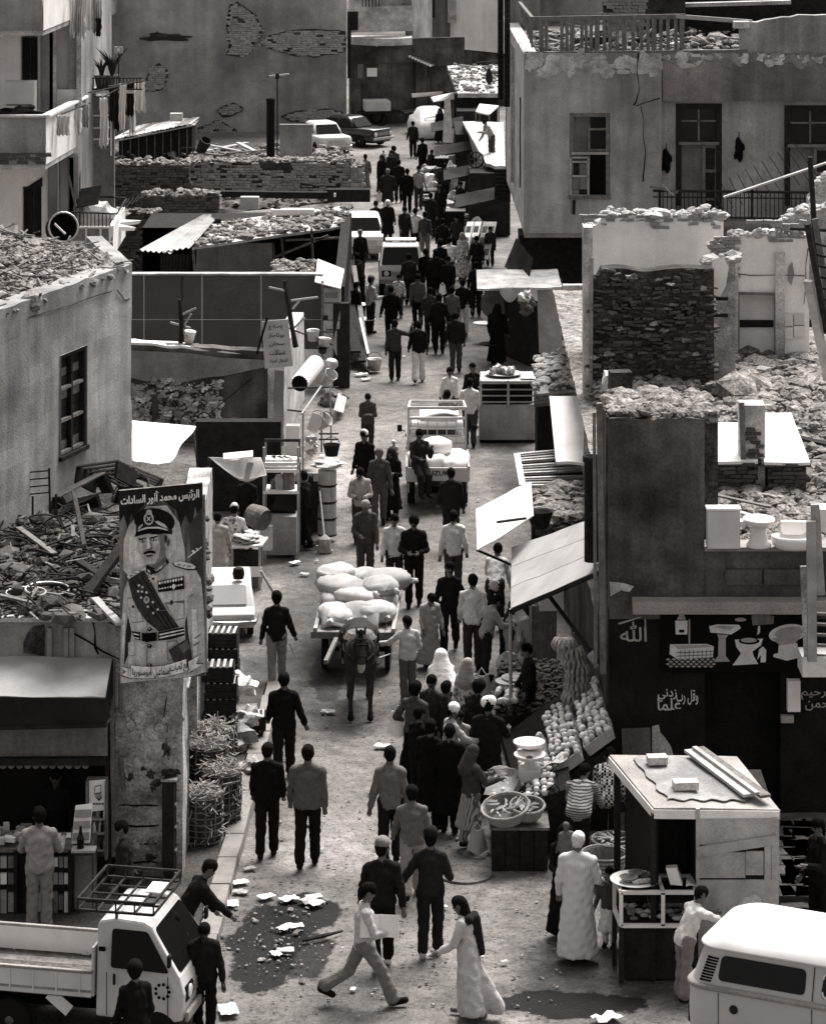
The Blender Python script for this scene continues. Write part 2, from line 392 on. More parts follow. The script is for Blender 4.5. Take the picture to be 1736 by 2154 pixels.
def patch(name,u,v,ru,rv,m,seed=0,z=.012,kind='structure',n=40,rag=.35,relief=0.0):
 mb=MB();c=G(u,v);out=[]
 rings=6
 for k in range(1,rings+1):
  for i in range(n):
   t=2*math.pi*i/n;rr=1+rag*(mn.noise(Vc((math.cos(t)*1.3,math.sin(t)*1.3,seed)))+.5*mn.noise(Vc((math.cos(t)*4,math.sin(t)*4,seed+5))))
   q=G(u+ru*rr*math.cos(t)*k/rings,v+rv*rr*math.sin(t)*k/rings)
   q.z=z+relief*mn.noise(q*3+Vc((seed,0,0)))*(1 if k<rings else 0)+.03*mn.noise(Vc((q.x*.5,q.y*.35,3)))+.012*mn.noise(Vc((q.x*2.1,q.y*1.6,1)))-.012
   out.append(q)
 c.z=sum(p.z for p in out[:n])/n
 fs=[(0,1+i,1+(i+1)%n)for i in range(n)]
 for k in range(rings-1):
  fs+=[(1+k*n+i,1+(k+1)*n+i,1+(k+1)*n+(i+1)%n,1+k*n+(i+1)%n)for i in range(n)]
 mb.add([c]+out,fs)
 return tag(mb.bd(name,m,sm_=1),kind=kind)
M['dirt_dark']=mat('trodden damp dirt',.060,.9,.4,1.1,.4,22,.6,stain=.3)
M['dirt_pale']=mat('pale dusty dirt',.30,.95,.3,1.1,.3,22,.5,stain=.3)
mh=MB();c=G(978,1838);mh.la((c.x,c.y,-.012),[(.40,0),(.40,.03),(.37,.034),(.36,.026),(0,.026)],28)
tag(mh.bd('manhole_cover',M['street']),kind='structure')
sw=MB();_ka,_kb=G(535,1692),G(456,2005);kx=lambda y:_ka.x+(_kb.x-_ka.x)*(_ka.y-y)/(_ka.y-_kb.y)
pts=[(kx(y)-.32,y)for y in(32,40,44,49,55)]
for i in range(len(pts)-1):
 (x0,y0),(x1,y1)=pts[i],pts[i+1]
 sw.hexa([(-9,y0,-.1),(x0,y0,-.1),(x1,y1,-.1),(-9,y1,-.1),(-9,y0,.10),(x0,y0,.10),(x1,y1,.10),(-9,y1,.10)])
pav=tag(sw.bd('pavement',M['dirt_dark']),kind='structure')
y=35.2;i=0
while y<54.5:
 l=rn.uniform(.85,1.25);x0,x1=kx(y)+rn.uniform(-.02,.02),kx(y+l)+rn.uniform(-.02,.02);h=.155+rn.uniform(-.01,.01)
 MB().hexa([(x0-.30,y,-.1),(x0,y,-.1),(x1,y+l-.02,-.1),(x1-.30,y+l-.02,-.1),(x0-.30,y,h),(x0-.015,y,h),(x1-.015,y+l-.02,h),(x1-.30,y+l-.02,h)]).bd('kerb_stone',M['kerb'],pav,bevel=.012)
 y+=l
def room(mb,a,b,z0,z1,depth):
 a=Vc((a[0],a[1],0));b=Vc((b[0],b[1],0));d=(b-a).normalized();n=Vc((-d.y,d.x,0))*depth
 c=[a,b,b+n,a+n];lo=[p+Vc((0,0,z0))for p in c];hi=[p+Vc((0,0,z1))for p in c]
 mb.add(lo+hi,[(0,1,2,3),(7,6,5,4),(2,6,7,3),(1,5,6,2),(0,3,7,4)])
def timber_frame(parent,s0,s1,z0,z1,a,d,nrm,w=.09,dep=.12,m=None,out=.02,mull=(),trans=(),name='frame',sill=1):
 mb=MB();m=m or M['wood_dark']
 def q(s,z,o=0):return a+d*s+Vc((0,0,z))+nrm*(out+o-dep/2)
 mb.bar(q(s0+w/2,z0+w),q(s0+w/2,z1-w),w,dep,up=nrm);mb.bar(q(s1-w/2,z0+w),q(s1-w/2,z1-w),w,dep,up=nrm)
 mb.bar(q(s0,z1-w/2),q(s1,z1-w/2),dep,w)
 if sill:mb.bar(q(s0-.03,z0+w/2,.03),q(s1+.03,z0+w/2,.03),dep+.06,w)
 for s,za,zb in mull:mb.bar(q(s,za,-.01),q(s,zb,-.01),w*.55,dep*.6,up=nrm)
 for z,sa,sb in trans:mb.bar(q(sa,z,-.005),q(sb,z,-.005),dep*.65,w*.6)
 return mb.bd(name,m,parent)
def crack(parent,pts,m=None,r=.012):
 MB().tube([p+Vc((rn.uniform(-.03,.03),-.006,rn.uniform(-.03,.03)))for p in pts],[r*rn.uniform(.4,1.2)for _ in pts],4).bd('crack',m or M['black'],parent)
def pane(parent,a,d,nrm,s0,s1,z0,z1,m=None,back=.06):
 p=lambda s,z:a+d*s+Vc((0,0,z))-nrm*back
 MB().pm_([p(s0,z0),p(s1,z0),p(s1,z1),p(s0,z1)],-nrm*.008).bd('pane',m or M['glass'],parent)
def sub(name,parent,mb,m,**k):return mb.bd(name,m,parent,**k)
gs=1707.0;ys=DY(gs);xs0=XX(1280,gs)
shop=tg('shop_building','two-level shop with a black signboard of painted bathroom fittings over its dark doorway','building',(xs0,ys,0))
zA,zB=ZZ(880,gs),ZZ(1158,gs);xm=XX(1480,gs);zS=ZZ(1255,gs);zSb=ZZ(1281,gs)
w=MB();wm(w,(xs0,ys),(xm,ys),zS-.35,zA,.9,step=.25,amp=.02,top=lambda s:zA+.05*mn.noise(Vc((s*3,0,0))));sub('upper_wall',shop,w,M['plaster_dark'])
w=MB();wm(w,(xm+.003,ys+.01),(xs0+7.5,ys+.01),zS-.35,zB,.45,step=.25,amp=.012,seed=3);sub('parapet_wall',shop,w,M['plaster_dark'])
for(u0,u1,v0,v1)in((1524,1600,1196,1228),(1604,1700,1196,1228)):
 MB().box(((XX(u0,gs)+XX(u1,gs))/2,ys-.02,(ZZ(v0,gs)+ZZ(v1,gs))/2),(XX(u1,gs)-XX(u0,gs),.05,ZZ(v0,gs)-ZZ(v1,gs))).bd('render_panel',M['plaster_dark'],shop)
MB().box(((xm+xs0+7.5)/2,ys+.20,zB+.035),(xs0+7.5-xm,.52,.06)).bd('ledge',M['concrete'],shop)
w=MB();wm(w,(xs0-.06,DY(1215)),(xs0-.03,ys+.3),-.1,zA-.05,.5,step=.5,amp=.03,top=lambda s:zA+(-3.9 if s<DY(1215)-ys-2.0 else 0)*1+.07*mn.noise(Vc((s*2,0,0))));sub('side_wall',shop,w,M['plaster_dark'])
MB().box(((xs0+7.7)/2+1.9,ys-.14,(zS+zSb)/2),(7.7,.34,zS-zSb)).bd('canopy_slab',M['concrete'],shop)
xo0,xo1,xo2=XX(1385,gs),XX(1482,gs),XX(1640,gs)
w=MB();wm(w,(xs0,ys+.02),(xs0+7.5,ys+.02),-.1,zSb-.02,.5,op_=((xo1-xs0,xo2-xs0,0,ZZ(1415,gs)),(xo2-xs0+1.6,xo2-xs0+2.9,0,ZZ(1415,gs))),step=.4,amp=.008);M['shopfront']=mat('dark brown painted plaster',.014,.9,.4,1.5,.3,40,.2);sub('shopfront',shop,w,M['shopfront'])
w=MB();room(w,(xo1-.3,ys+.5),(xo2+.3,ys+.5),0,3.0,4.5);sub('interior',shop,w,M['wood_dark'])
sb=MB();sb.box(((XX(1388,gs)+XX(1700,gs))/2,ys-.02,(ZZ(1284,gs)+ZZ(1412,gs))/2),(XX(1700,gs)-XX(1388,gs),.06,ZZ(1284,gs)-ZZ(1412,gs)))
board=sub('signboard',shop,sb,M['black'])
M['paint']=mat('pale sign paint',.55,.8,.15,6,.12,40,.05);M['paint_grey']=mat('grey sign paint',.30,.8,.2,6,.12,40,.05)
yp=ys-.052
def flat(name,poly,m,dy=0.0,par=None,g=gs,y=None):
 yy=(yp if y is None else y)-dy
 MB().pm_([(XX(u,g),yy,ZZ(v,g))for u,v in poly],(0,.003,0)).bd(name,m,par if par is not None else board)
def ell(u,v,a,b,n=18,rot=0,t0=0,t1=6.2832):
 cr,sr=math.cos(rot),math.sin(rot)
 return[(u+a*math.cos(t)*cr-b*math.sin(t)*sr,v+a*math.cos(t)*sr+b*math.sin(t)*cr)for t in(t0+(t1-t0)*i/n for i in range(n if abs(t1-t0-6.2832)<.01 else n+1))]
flat('painted_bath',[(1407,1353),(1484,1352),(1499,1357),(1497,1380),(1422,1384),(1406,1373)],M['paint'])
flat('painted_bath',[(1415,1355),(1484,1354),(1492,1358),(1424,1363)],M['paint_grey'],.004)
for k in range(1,9):flat('painted_tile_line',[(1420+k*9,1364),(1421+k*9,1364),(1421+k*9,1383),(1420+k*9,1383)],M['black'],.005)
for k in range(1,3):flat('painted_tile_line',[(1420,1363+k*7),(1497,1360+k*7),(1497,1361+k*7),(1420,1364+k*7)],M['black'],.007)
flat('painted_pipe',[(1446,1300),(1449,1300),(1449,1354),(1446,1354)],M['paint_grey'],.009)
flat('painted_heater',[(1418,1303),(1444,1303),(1443,1332),(1419,1332)],M['paint']);flat('painted_heater',[(1421,1301),(1427,1290),(1436,1290),(1441,1301)],M['paint_grey'])
flat('painted_heater',[(1426,1322),(1437,1322),(1437,1328),(1426,1328)],M['black'],.004)
for r_ in range(4):
 for k in range(9):
  u=1398+k*12+(r_%2)*6;v=1384+r_*5
  if u<1500:flat('painted_floor_tile',[(u,v),(u+5,v-2),(u+10,v),(u+5,v+3)],M['paint_grey'],.001)
flat('painted_basin',[(1489,1315),(1506,1311),(1552,1312),(1556,1319),(1536,1332),(1492,1328)],M['paint']);flat('painted_basin',[(1500,1317),(1510,1313),(1545,1315),(1532,1323)],M['paint_grey'],.004)
flat('painted_basin',[(1506,1332),(1530,1333),(1524,1340),(1524,1377),(1533,1389),(1498,1390),(1508,1377),(1509,1340)],M['paint_grey'],.002)
flat('painted_pan',[(1543,1343)]+[(1602,1341),(1598,1355),(1580,1368),(1583,1378),(1592,1394),(1538,1397),(1548,1384),(1556,1372),(1546,1358)],M['paint'])
flat('painted_pan',ell(1573,1346,22,7),M['black'],.004);flat('painted_pan',ell(1572,1344,17,5),M['paint_grey'],.008)
flat('painted_bend',[(1590,1386),(1594,1364),(1602,1357),(1609,1365),(1608,1390),(1597,1391),(1598,1374)],M['paint'],.002)
flat('painted_cistern',[(1578,1292),(1612,1290),(1626,1294),(1624,1310),(1580,1313)],M['wood'],.001);flat('painted_pipe',[(1592,1314),(1596,1314),(1596,1328),(1590,1334)],M['paint'])
flat('painted_lamp',ell(1555,1301,12,4),M['paint_grey'])
flat('painted_bidet',ell(1654,1330,40,19,22,-.15),M['paint']);flat('painted_bidet',[(1620,1340),(1686,1332),(1668,1352),(1640,1357)],M['paint_grey'],.002);flat('painted_bidet',ell(1656,1328,30,12,22,-.15),M['paint_grey'],.005)
flat('painted_bidet',[(1635,1355),(1674,1350),(1676,1368),(1685,1372),(1684,1379),(1652,1387),(1624,1379),(1624,1374),(1634,1371)],M['paint'],.004)
lettering('lettering','\ufdf2',(XX(1331,gs),ys+.004,ZZ(1328,gs)),XX(1358,gs)-XX(1302,gs),M['paint_grey'],shop,height=ZZ(1304,gs)-ZZ(1346,gs),bold=.012,slant=0)
flat('painted_stroke',[(1297,1312),(1302,1309),(1345,1297),(1346,1299),(1303,1313)],M['paint_grey'],0,shop,y=ys+.004);flat('painted_stroke',[(1354,1290),(1357,1290),(1358,1346),(1355,1346)],M['paint_grey'],0,shop,y=ys+.004)
pz=lambda u,v:(XX(u,gs),ys+.004,ZZ(v,gs))
lettering('lettering',arabic('وقل رب'),pz(1444,1466),XX(1466,gs)-XX(1420,gs),M['paint'],shop,height=.24,bold=.014)
lettering('lettering',arabic('زدني'),pz(1402,1462),XX(1422,gs)-XX(1382,gs),M['paint'],shop,height=.20,bold=.014)
lettering('lettering',arabic('علما'),pz(1406,1481),XX(1432,gs)-XX(1383,gs),M['paint'],shop,height=.20,bold=.014)
lettering('lettering',arabic('الرحمن'),pz(1728,1481),.55,M['paint_grey'],shop,height=.2,bold=.012)
lettering('lettering',arabic('الرحيم'),pz(1716,1458),.50,M['paint_grey'],shop,height=.2,bold=.012)
flat('peeled_patch',[(1370,1527),(1384,1524),(1387,1540),(1398,1552),(1410,1570),(1415,1590),(1370,1590)],M['lime'],.002,shop,y=ys+.006)
flat('bare_patch',[(1306,1532),(1366,1530),(1368,1592),(1308,1592)],M['plaster_mid'],0,shop,y=ys+.006)
MB().box((XX(1665,gs),ys-.12,ZZ(1457,gs)),(.20,.16,.48)).bd('notice',M['canvas_white'],shop)
MB().box((XX(1652,gs),ys-.10,ZZ(1507,gs)),(.2,.1,.11)).bd('meter_box',M['concrete'],shop)
flat('peeled_corner',[(1280,1222),(1310,1225),(1332,1232),(1322,1244),(1305,1240),(1282,1253)],M['lime'],.006,shop,y=ys-.02)
cp=tg('corner_post','thin grey timber corner post running up the shop corner between awning and wall','post',(xs0-.12,ys-.05,0))
MB().bar((xs0-.10,ys-.06,2.2),(xs0-.16,ys-.02,zA+.25),.09,.10).bd('shaft',M['wood'],cp);MB().bar((xs0-.22,ys-.10,2.3),(xs0-.24,ys-.05,zA+.1),.05,.06).bd('batten',M['wood'],cp)
ZR=4.0;yR1=DY(1060)
tag(heap('shop_roof',((xs0+.1,ys+.4),(xs0+12,ys+.4),(xs0+16,yR1+6),(xs0+.35,yR1+6)),lambda a,b:ZR-.05+.35*max(0,a-.35)*b,60,60,M['rubble'],amp=.10,seed=2),kind='structure')
rb_l('rubble',lambda r:(lambda u,v:PZ(u,v,ZR+.06))(r.uniform(1500,1760),720+420*r.random()),2600,.03,.20,M['rubble'],3)
rb_l('rubble',lambda r:Vc((XX(r.uniform(1283,1500),gs),ys+.1+1.7*r.random(),zA-.03+.12*r.random())),900,.03,.16,M['rubble'],5)
MB
tp=MB();tp.hexa([(xs0+.02,ys+.85,ZR-.2),(xm+.3,ys+.85,ZR-.2),(xm+.3,ys+1.9,ZR-.2),(xs0+.02,ys+1.9,ZR-.2),(xs0+.02,ys+.85,zA-.06),(xm+.3,ys+.85,zA-.06),(xm+.3,ys+1.9,zA-.05),(xs0+.02,ys+1.9,zA-.05)])
sub('wall_head',shop,tp,M['mortar'])
blk=tg('brick_pier','short dark brick pier among white rubble at the top corner of the shop wall','pier',PZ(1303,818,zA))
MB().box(PZ(1303,818,zA)+Vc((0,0,.12)),(.36,.3,.36),.1).bd('core',M['mortar'],blk);rb=PZ(1282,812,zA);MB().blob(rb+Vc((-.02,.0,.1)),(.13,.13,.16),3).bd('plaster_lump',M['white'],blk)
def pale_slab(u0,u1,v0,v1,lb_,hgt=.58,skew=0.0):
 z1=ZR+hgt;g1=gz(v1,z1);g0=gz(v0,z1)
 t=tg('pale_slab',lb_,'slab',PZ((u0+u1)/2,v1,z1),group='pale slabs on brick bases')
 a,b=Vc((XX(u0,g1),DY(g1),z1)),Vc((XX(u1,g1),DY(g1),z1));c,d=Vc((XX(u1+skew,g0),DY(g0),z1)),Vc((XX(u0+skew*.6,g0),DY(g0),z1))
 MB().slab([a,b,c,d],.05,.01,4,4).bd('top',M['white'],t)
 k=MB();e=Vc((0,0,-.06));k.hexa([a+e*9.5+Vc((.06,.06,0)),b+e*9.5+Vc((-.06,.06,0)),c+e*9.5,d+e*9.5,a+e+Vc((.06,.06,0)),b+e+Vc((-.06,.06,0)),c+e,d+e]);k.bd('core',M['mortar'],t)
 lay_bricks(t,(a.x+.07,a.y+.04),(b.x-.07,b.y+.04),ZR,z1-.07,bl=.22,bh=.07,limit=60,seed=int(u0))
 return t
pale_slab(1481,1592,888,970,'smaller white-topped slab on a dark brick base beside the tall shop wall')
pale_slab(1606,1702,868,972,'long white-topped slab on dark bricks, farthest from the tall shop wall',skew=-40)
pr=tg('brick_pillar','narrow dark brick pillar rising between the two white-topped slabs','pillar',P(1582,1030,gz(1040,ZR)))
gp_=gz(1035,ZR);MB().box((XX(1582,gp_),DY(gp_)+.25,ZR+.75),(.42,.5,1.5)).bd('core',M['lime'],pr);lay_bricks(pr,(XX(1567,gp_),DY(gp_)),(XX(1600,gp_),DY(gp_)),ZR,ZR+1.1,bl=.2,limit=60,seed=9)
MB().bar((XX(1563,gp_),DY(gp_)-.06,ZR),(XX(1558,gp_),DY(gp_),ZR+1.55),.09,.05).bd('batten',M['wood'],pr)
def toilet_pan(u,v,lb_,seed=0):
 p=P(u,v,gs+4);t=tg('toilet_pan',lb_,'toilet',p,.1)
 MB().la((0,0,0),[(.19,0),(.20,.03),(.155,.09),(.13,.22),(.15,.30),(.21,.33)],16,squash=1.0).bd('foot',M['ceramic'],t,sm_=1,lc=1)
 MB().la((0,-.02,.32),[(.12,0),(.21,.03),(.245,.10),(.25,.13),(.19,.13),(.12,.02),(0,.0)],20,squash=1.25).bd('bowl',M['ceramic'],t,sm_=1,lc=1)
 MB().box((-.30,.05,.36),(.2,.18,.12)).bd('outlet',M['ceramic'],t,lc=1,bevel=.03)
 return t
toilet_pan(1594,1149,'white toilet pan set out on the ledge above the shop sign')
t=tg('white_cistern','square white cistern standing on the ledge beside the toilet pan','cistern',P(1519,1152,gs+4))
MB().box((0,0,.31),(.52,.25,.60)).bd('tank',M['carwhite'],t,lc=1,bevel=.02);MB().box((0,0,.63),(.55,.28,.04)).bd('lid',M['ceramic'],t,lc=1,bevel=.01)
t=tg('white_basin','low white basin lying on the ledge near the grey poles','basin',P(1668,1153,gs+4),-.06)
b_=MB();b_.la((0,0,0),[(.26,0),(.34,.06),(.36,.2),(.31,.2),(.24,.06),(0,.05)],18,squash=.75);b_.bd('bowl',M['ceramic'],t,lc=1,sm_=1);MB().box((.05,.24,.27),(.5,.10,.22)).bd('splashback',M['ceramic'],t,lc=1,bevel=.02)
def loose_plank(u0,v0,u1,v1,z0,z1,w=.16,lb_=None,th=.03,m='wood',group='boards lying on the shop roof'):
 a,b=PZ(u0,v0,z0),PZ(u1,v1,z1);mb=MB().bar(a,b,w,th)
 return tag(mb.bd('plank',M[m]),lb_,'plank',group)
loose_plank(1484,1056,1590,1088,4.5,4.25,.22,'pale plank leaning down beside the tall shop wall, upper one',m='wood_pale')
loose_plank(1484,1080,1560,1112,4.35,4.2,.14,'pale plank lying behind the cistern, lower one',m='wood_pale')
loose_plank(1500,1040,1620,1066,4.3,4.2,.10,'thin grey batten lying on rubble behind the toilet pan')
loose_plank(1660,915,1745,935,4.15,4.15,.2,'dark beam half buried in the rubble behind the pale slabs',m='wood_dark')
gq=1760;t=tg('scaffold_frame','upright weathered poles and white boards rising at the outer edge of the shop','scaffold',P(1700,1400,gq))
MB().bar(P(1704,1095,gq),P(1706,1390,gq),.14,.10).bd('upright',M['wood_pale'],t);MB().bar(P(1712,1060,gq-5),P(1724,1250,gq-5),.13,.1).bd('upright',M['wood_pale'],t)
MB().bar(P(1692,1190,gq-9),P(1700,1385,gq-9),.16,.06).bd('upright',M['lime'],t)
MB().box(P(1718,1392,gq-20),(.55,.6,.30)).bd('crate_board',M['white'],t)
for k in range(5):MB().bar(P(1712,1290+22*k,gq-12),P(1745,1292+22*k,gq-12),.06,.04).bd('rung',M['wood'],t)
MB().box(P(1732,1085,gq-30),(.35,.4,.3)).bd('cage_box',M['canvas_white'],t)
# === LEFT: CORNER SHOP UNDER THE RUBBLE ROOF (plane g = 1857)
gl=1857.0;yl=DY(gl);ZL=3.92
M['column']=mat('flaking column plaster',.46,.92,.55,2.2,.45,26,.8,stain=.5)
cs=tg('corner_building','single-storey corner shop with a crumbling column and a roof buried in scrap','building',(XX(240,gl),yl,0))
cx0,cx1=XX(243,gl),XX(384,gl)
w=MB();wm(w,(cx0,yl),(cx1,yl),.05,ZL+.05,.5,step=.12,amp=.035,seed=4);sub('column',cs,w,M['column'])
for v in(1692,1736,1775,1813):
 MB().tube([Vc((cx0+.05+.12*i,yl-.012+.004*(i%2),ZZ(v,gl)+rn.uniform(-.012,.012)))for i in range(6)],[.006,.014,.016,.013,.015,.005],4).bd('joint',M['black'],cs)
crack(cs,[P(350+4*math.sin(i*2),1440+22*i,gl)for i in range(8)],r=.007)
for k in range(64):
 p=P(rn.uniform(262,372),rn.choice((rn.uniform(1500,1590),rn.uniform(1590,1660),rn.uniform(1760,1840))),gl);MB().blob((p.x,yl+.005,p.z),(rn.uniform(.03,.10),.035,rn.uniform(.03,.10)),k,.5).bd('render_lump',M[('lime','column','lime','plaster','mortar')[k%5]],cs)
MB().bar(P(256,1590,gl-0)+Vc((0,-.03,0)),P(262,1660,gl)+Vc((0,-.03,0)),.05,.05).bd('batten',M['wood'],cs)
xw0=XX(-160,gl)
w=MB();wm(w,(xw0,yl+.02),(cx0+.02,yl+.02),2.35,ZZ(1306,gl),.4,step=.2,amp=.015,seed=6,top=lambda s:ZZ(1306,gl)-(.10*max(0,math.sin((s-2.6)*9))if 2.7<s<3.1 else 0));sub('parapet_wall',cs,w,M['plaster'])
w=MB();wm(w,(xw0,yl-.06),(cx0+.05,yl-.06),ZZ(1306,gl),ZL-.02,.55,step=.25,amp=.02,seed=8,top=lambda s:ZL+.03*mn.noise(Vc((s*4,1,0))));sub('coping',cs,w,M['lime'])
crack(cs,[P(u,v,gl)for u,v in((150,1332),(190,1345),(215,1368),(255,1385),(300,1392),(330,1400))][:4]+[P(238,1392,gl)]);crack(cs,[P(u,v,gl)for u,v in((195,1310),(203,1330),(201,1360),(205,1378))],r=.018)
for u in(105,140,152):
 MB().box(P(u,1345,gl)+Vc((0,-.01,-.03)),(.07,.05,.42)).bd('pilaster_strip',M['plaster'],cs)
n_=MB();n_.pm_([P(*q,gl)+Vc((0,-.002,0))for q in((50,1372),(50,1350),(58,1332),(72,1318),(94,1314),(94,1380))],(0,.3,0));sub('niche_shade_patch',cs,n_,M['mortar'])  # filled dark patch; the shade of the niche is its colour
w=MB();wm(w,(cx1,yl+.02),(XX(446,1440),DY(1440)),0,ZL,.4,step=.5,amp=.03,op_=((1.3,3.9,.1,2.5),(4.9,7.2,.1,2.4)),seed=3);sub('side_wall',cs,w,M['column'])
xfar=XX(446,1440)
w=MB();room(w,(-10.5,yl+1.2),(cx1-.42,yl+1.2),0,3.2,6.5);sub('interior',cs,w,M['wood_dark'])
w=MB();wm(w,(xw0,yl+.1),(cx0+.02,yl+.1),0,2.4,.3,op_=((.6,cx0-xw0-.05,.5,2.3),),step=.6,amp=0);sub('shopfront',cs,w,M['shopfront'])
tag(heap('corner_roof',((-11.5,yl+.35),(cx1-.05,yl+.35),(XX(440,1420),DY(1420)),(-13,DY(1390))),lambda a,b:ZL-.10+.22*max(0,.5-abs(b-.5))+.5*max(0,b-.45)*(1-a),70,70,M['dirt'],amp=.10,seed=4),kind='structure')
RF=lambda u,v,z=0.0:PZ(u,v,ZL+z)
rb_l('rubble',lambda r:RF(r.uniform(-20,440),r.uniform(1090,1296),r.uniform(-.02,.14)),1500,.03,.13,M['plaster_dark'],11)
sc_=MB()
for k in range(420):
 a=RF(rn.uniform(-20,432),rn.uniform(1070,1290),rn.uniform(.02,.25));t=rn.uniform(0,6.28);l=rn.uniform(.12,.5)
 sc_.bar(a,a+Vc((math.cos(t)*l*(-1 if a.x>-4.3 and math.cos(t)>0 else 1),math.sin(t)*l,rn.uniform(-.1,.14))),rn.uniform(.015,.05),rn.uniform(.01,.03))
tag(sc_.bd('splinters',M['wood_dark']),kind='stuff')
sc_=MB()
for k in range(70):
 a=RF(rn.uniform(-20,432),rn.uniform(1070,1290),rn.uniform(.05,.28));t=rn.uniform(0,6.28);l=rn.uniform(.12,.5)
 sc_.bar(a,a+Vc((math.cos(t)*l*(-1 if a.x>-4.3 and math.cos(t)>0 else 1),math.sin(t)*l,rn.uniform(-.1,.14))),rn.uniform(.015,.06),rn.uniform(.01,.03))
tag(sc_.bd('splinters',M['wood']),kind='stuff')
tag_i=0
for u,v,r_,tl,lab in((55,1245,.30,.0,'bicycle rim lying in the scrap, nearest the roof edge'),(100,1238,.33,.05,'bicycle rim flat on a stone beside the dark timbers'),(160,1095,.32,.6,'tilted bicycle rim against the rubble below the blank wall'),(205,1140,.34,.15,'large bicycle rim in the middle of the scrap roof'),(120,1120,.30,.9,'bent bicycle rim standing half upright in the scrap'),(30,1150,.28,.3,'rusty bicycle rim by the long pole on the roof'),(232,1112,.26,.2,'small rim close to the painted portrait'),(160,1205,.27,.1,'rim under the crossed timbers'),(90,1100,.30,.25,'rim among broken chairs at the foot of the wall'),(275,1030,.34,.5,'pair-sized rim leaning on the crates above the portrait')):
 p=RF(u,v,.16);nr=Vc((math.sin(tl)*rn.uniform(-1,1),-math.sin(tl),math.cos(tl)))
 t=tg('bicycle_rim',lab,'wheel rim',p,group='bicycle rims on the scrap roof')
 MB().ring((0,0,0),r_,.016,nr,26,5).bd('rim',M['tin' if u in(55,100)else 'iron'],t,lc=1)
 if r_>.3:MB().ring((.02,0,-.03),r_*.93,.022,nr,24,5).bd('tyre',M['rubber'],t,lc=1)
def roof_plank(u0,v0,u1,v1,z0,z1,wd,lab,m='wood_dark',th=.04,name='plank',grp='timbers on the scrap roof'):
 return tag(MB().bar(RF(u0,v0,z0),RF(u1,v1,z1),wd,th).bd(name,M[m]),lab,'plank',grp)
roof_plank(180,1255,256,1150,.1,.6,.16,'dark timber propped steeply toward the portrait',th=.08)
roof_plank(165,1180,250,1235,.3,.1,.14,'dark timber crossing under the propped one',th=.06)
roof_plank(0,1252,160,1290,.2,.05,.08,'long thin batten along the roof edge','wood')
roof_plank(200,1258,252,1312,.25,.1,.12,'short pale board hanging over the coping beside the portrait','wood_pale')
roof_plank(155,1032,178,1150,.9,.1,.07,'upright stick standing in the scrap','wood')
roof_plank(40,1110,115,1165,.25,.2,.10,'grey board among the rims','wood')
def frame_box(u,v,z,w_,h_,rot,lab,m='wood',nsl=4):
 t=tg('broken_crate',lab,'crate',RF(u,v,z),rot,'broken crates on the scrap roof');
 t.rotation_euler=(rn.uniform(-.5,.5),rn.uniform(-.4,.4),rot)
 for k in range(nsl):MB().box((0,-.25+.5*k/(nsl-1),0),(w_,.07,.025)).bd('slat',M[m],t,lc=1)
 for s in(-1,1):MB().box((s*(w_/2-.03),0,-h_/2),(.06,.56,h_)).bd('end_board',M['wood_dark'],t,lc=1)
frame_box(225,985,.55,.9,.3,-.5,'slatted crate tipped on its side at the top of the scrap heap')
frame_box(245,1005,.3,.8,.3,-.7,'dark slatted crate under the tipped one','wood_dark');frame_box(165,1020,.4,.9,.35,.5,'long broken crate against the blank wall');frame_box(300,1000,.25,.7,.25,.1,'low crate beside the white sheet');frame_box(150,1060,.15,.8,.2,.9,'collapsed crate by the pole','wood_dark')
t=tg('chair_frame','skeleton of a small iron chair in the scrap by the wall','chair',RF(85,1085,.1),.4)
for s in(-1,1):MB().bar((s*.2,.1,0),(s*.2,.16,.75),.03).bd('back_post',M['iron'],t,lc=1);MB().bar((s*.2,-.25,0),(s*.2,-.25,.4),.03).bd('leg',M['iron'],t,lc=1)
for k in range(4):MB().bar((-.2,.13+.01*k,.35+.12*k),(.2,.13+.01*k,.35+.12*k),.02).bd('rung',M['iron'],t,lc=1)
ca=tg('canopy','pale topped canvas canopy over the kiosk counter, its sides dark cloth','awning',P(120,1450,gl))
g1=gz(1462,3.0);A,B=PZ(-40,1368,3.38),P(246,1382,gl)+Vc((0,-.03,0));A.y=B.y;A.x=xw0+.3;C,D=PZ(222,1466,3.02),PZ(-40,1446,3.02);D.x=A.x;D.y=C.y-.04;D.z=C.z+.05
B2=Vc((XX(236,gl),B.y,B.z))
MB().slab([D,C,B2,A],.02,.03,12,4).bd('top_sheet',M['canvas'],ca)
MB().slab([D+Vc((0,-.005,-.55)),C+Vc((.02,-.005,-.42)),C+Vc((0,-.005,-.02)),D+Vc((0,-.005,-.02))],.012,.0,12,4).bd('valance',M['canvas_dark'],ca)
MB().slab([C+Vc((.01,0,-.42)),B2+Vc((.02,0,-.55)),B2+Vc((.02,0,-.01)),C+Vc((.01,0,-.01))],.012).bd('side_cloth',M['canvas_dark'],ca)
MB().bar(D+Vc((0,-.02,-.50)),C+Vc((.02,-.02,-.40)),.05).bd('rail',M['wood_dark'],ca)
fa=tg('fascia_board','broad weathered board fixed above the kiosk opening','board',P(100,1590,gl))
fz0,fz1=ZZ(1590,gl+20),ZZ(1508,gl+20)
w=MB();wm(w,(xw0,yl-.42),(XX(226,gl+20),yl-.38),fz0,fz1,.06,step=.2,amp=.01);sub('panel',fa,w,M['plaster_mid'])
MB().box(((xw0+XX(228,gl))/2,yl-.44,fz0-.05),(XX(228,gl)-xw0,.14,.10)).bd('cornice',M['wood_dark'],fa)
sc2=MB()
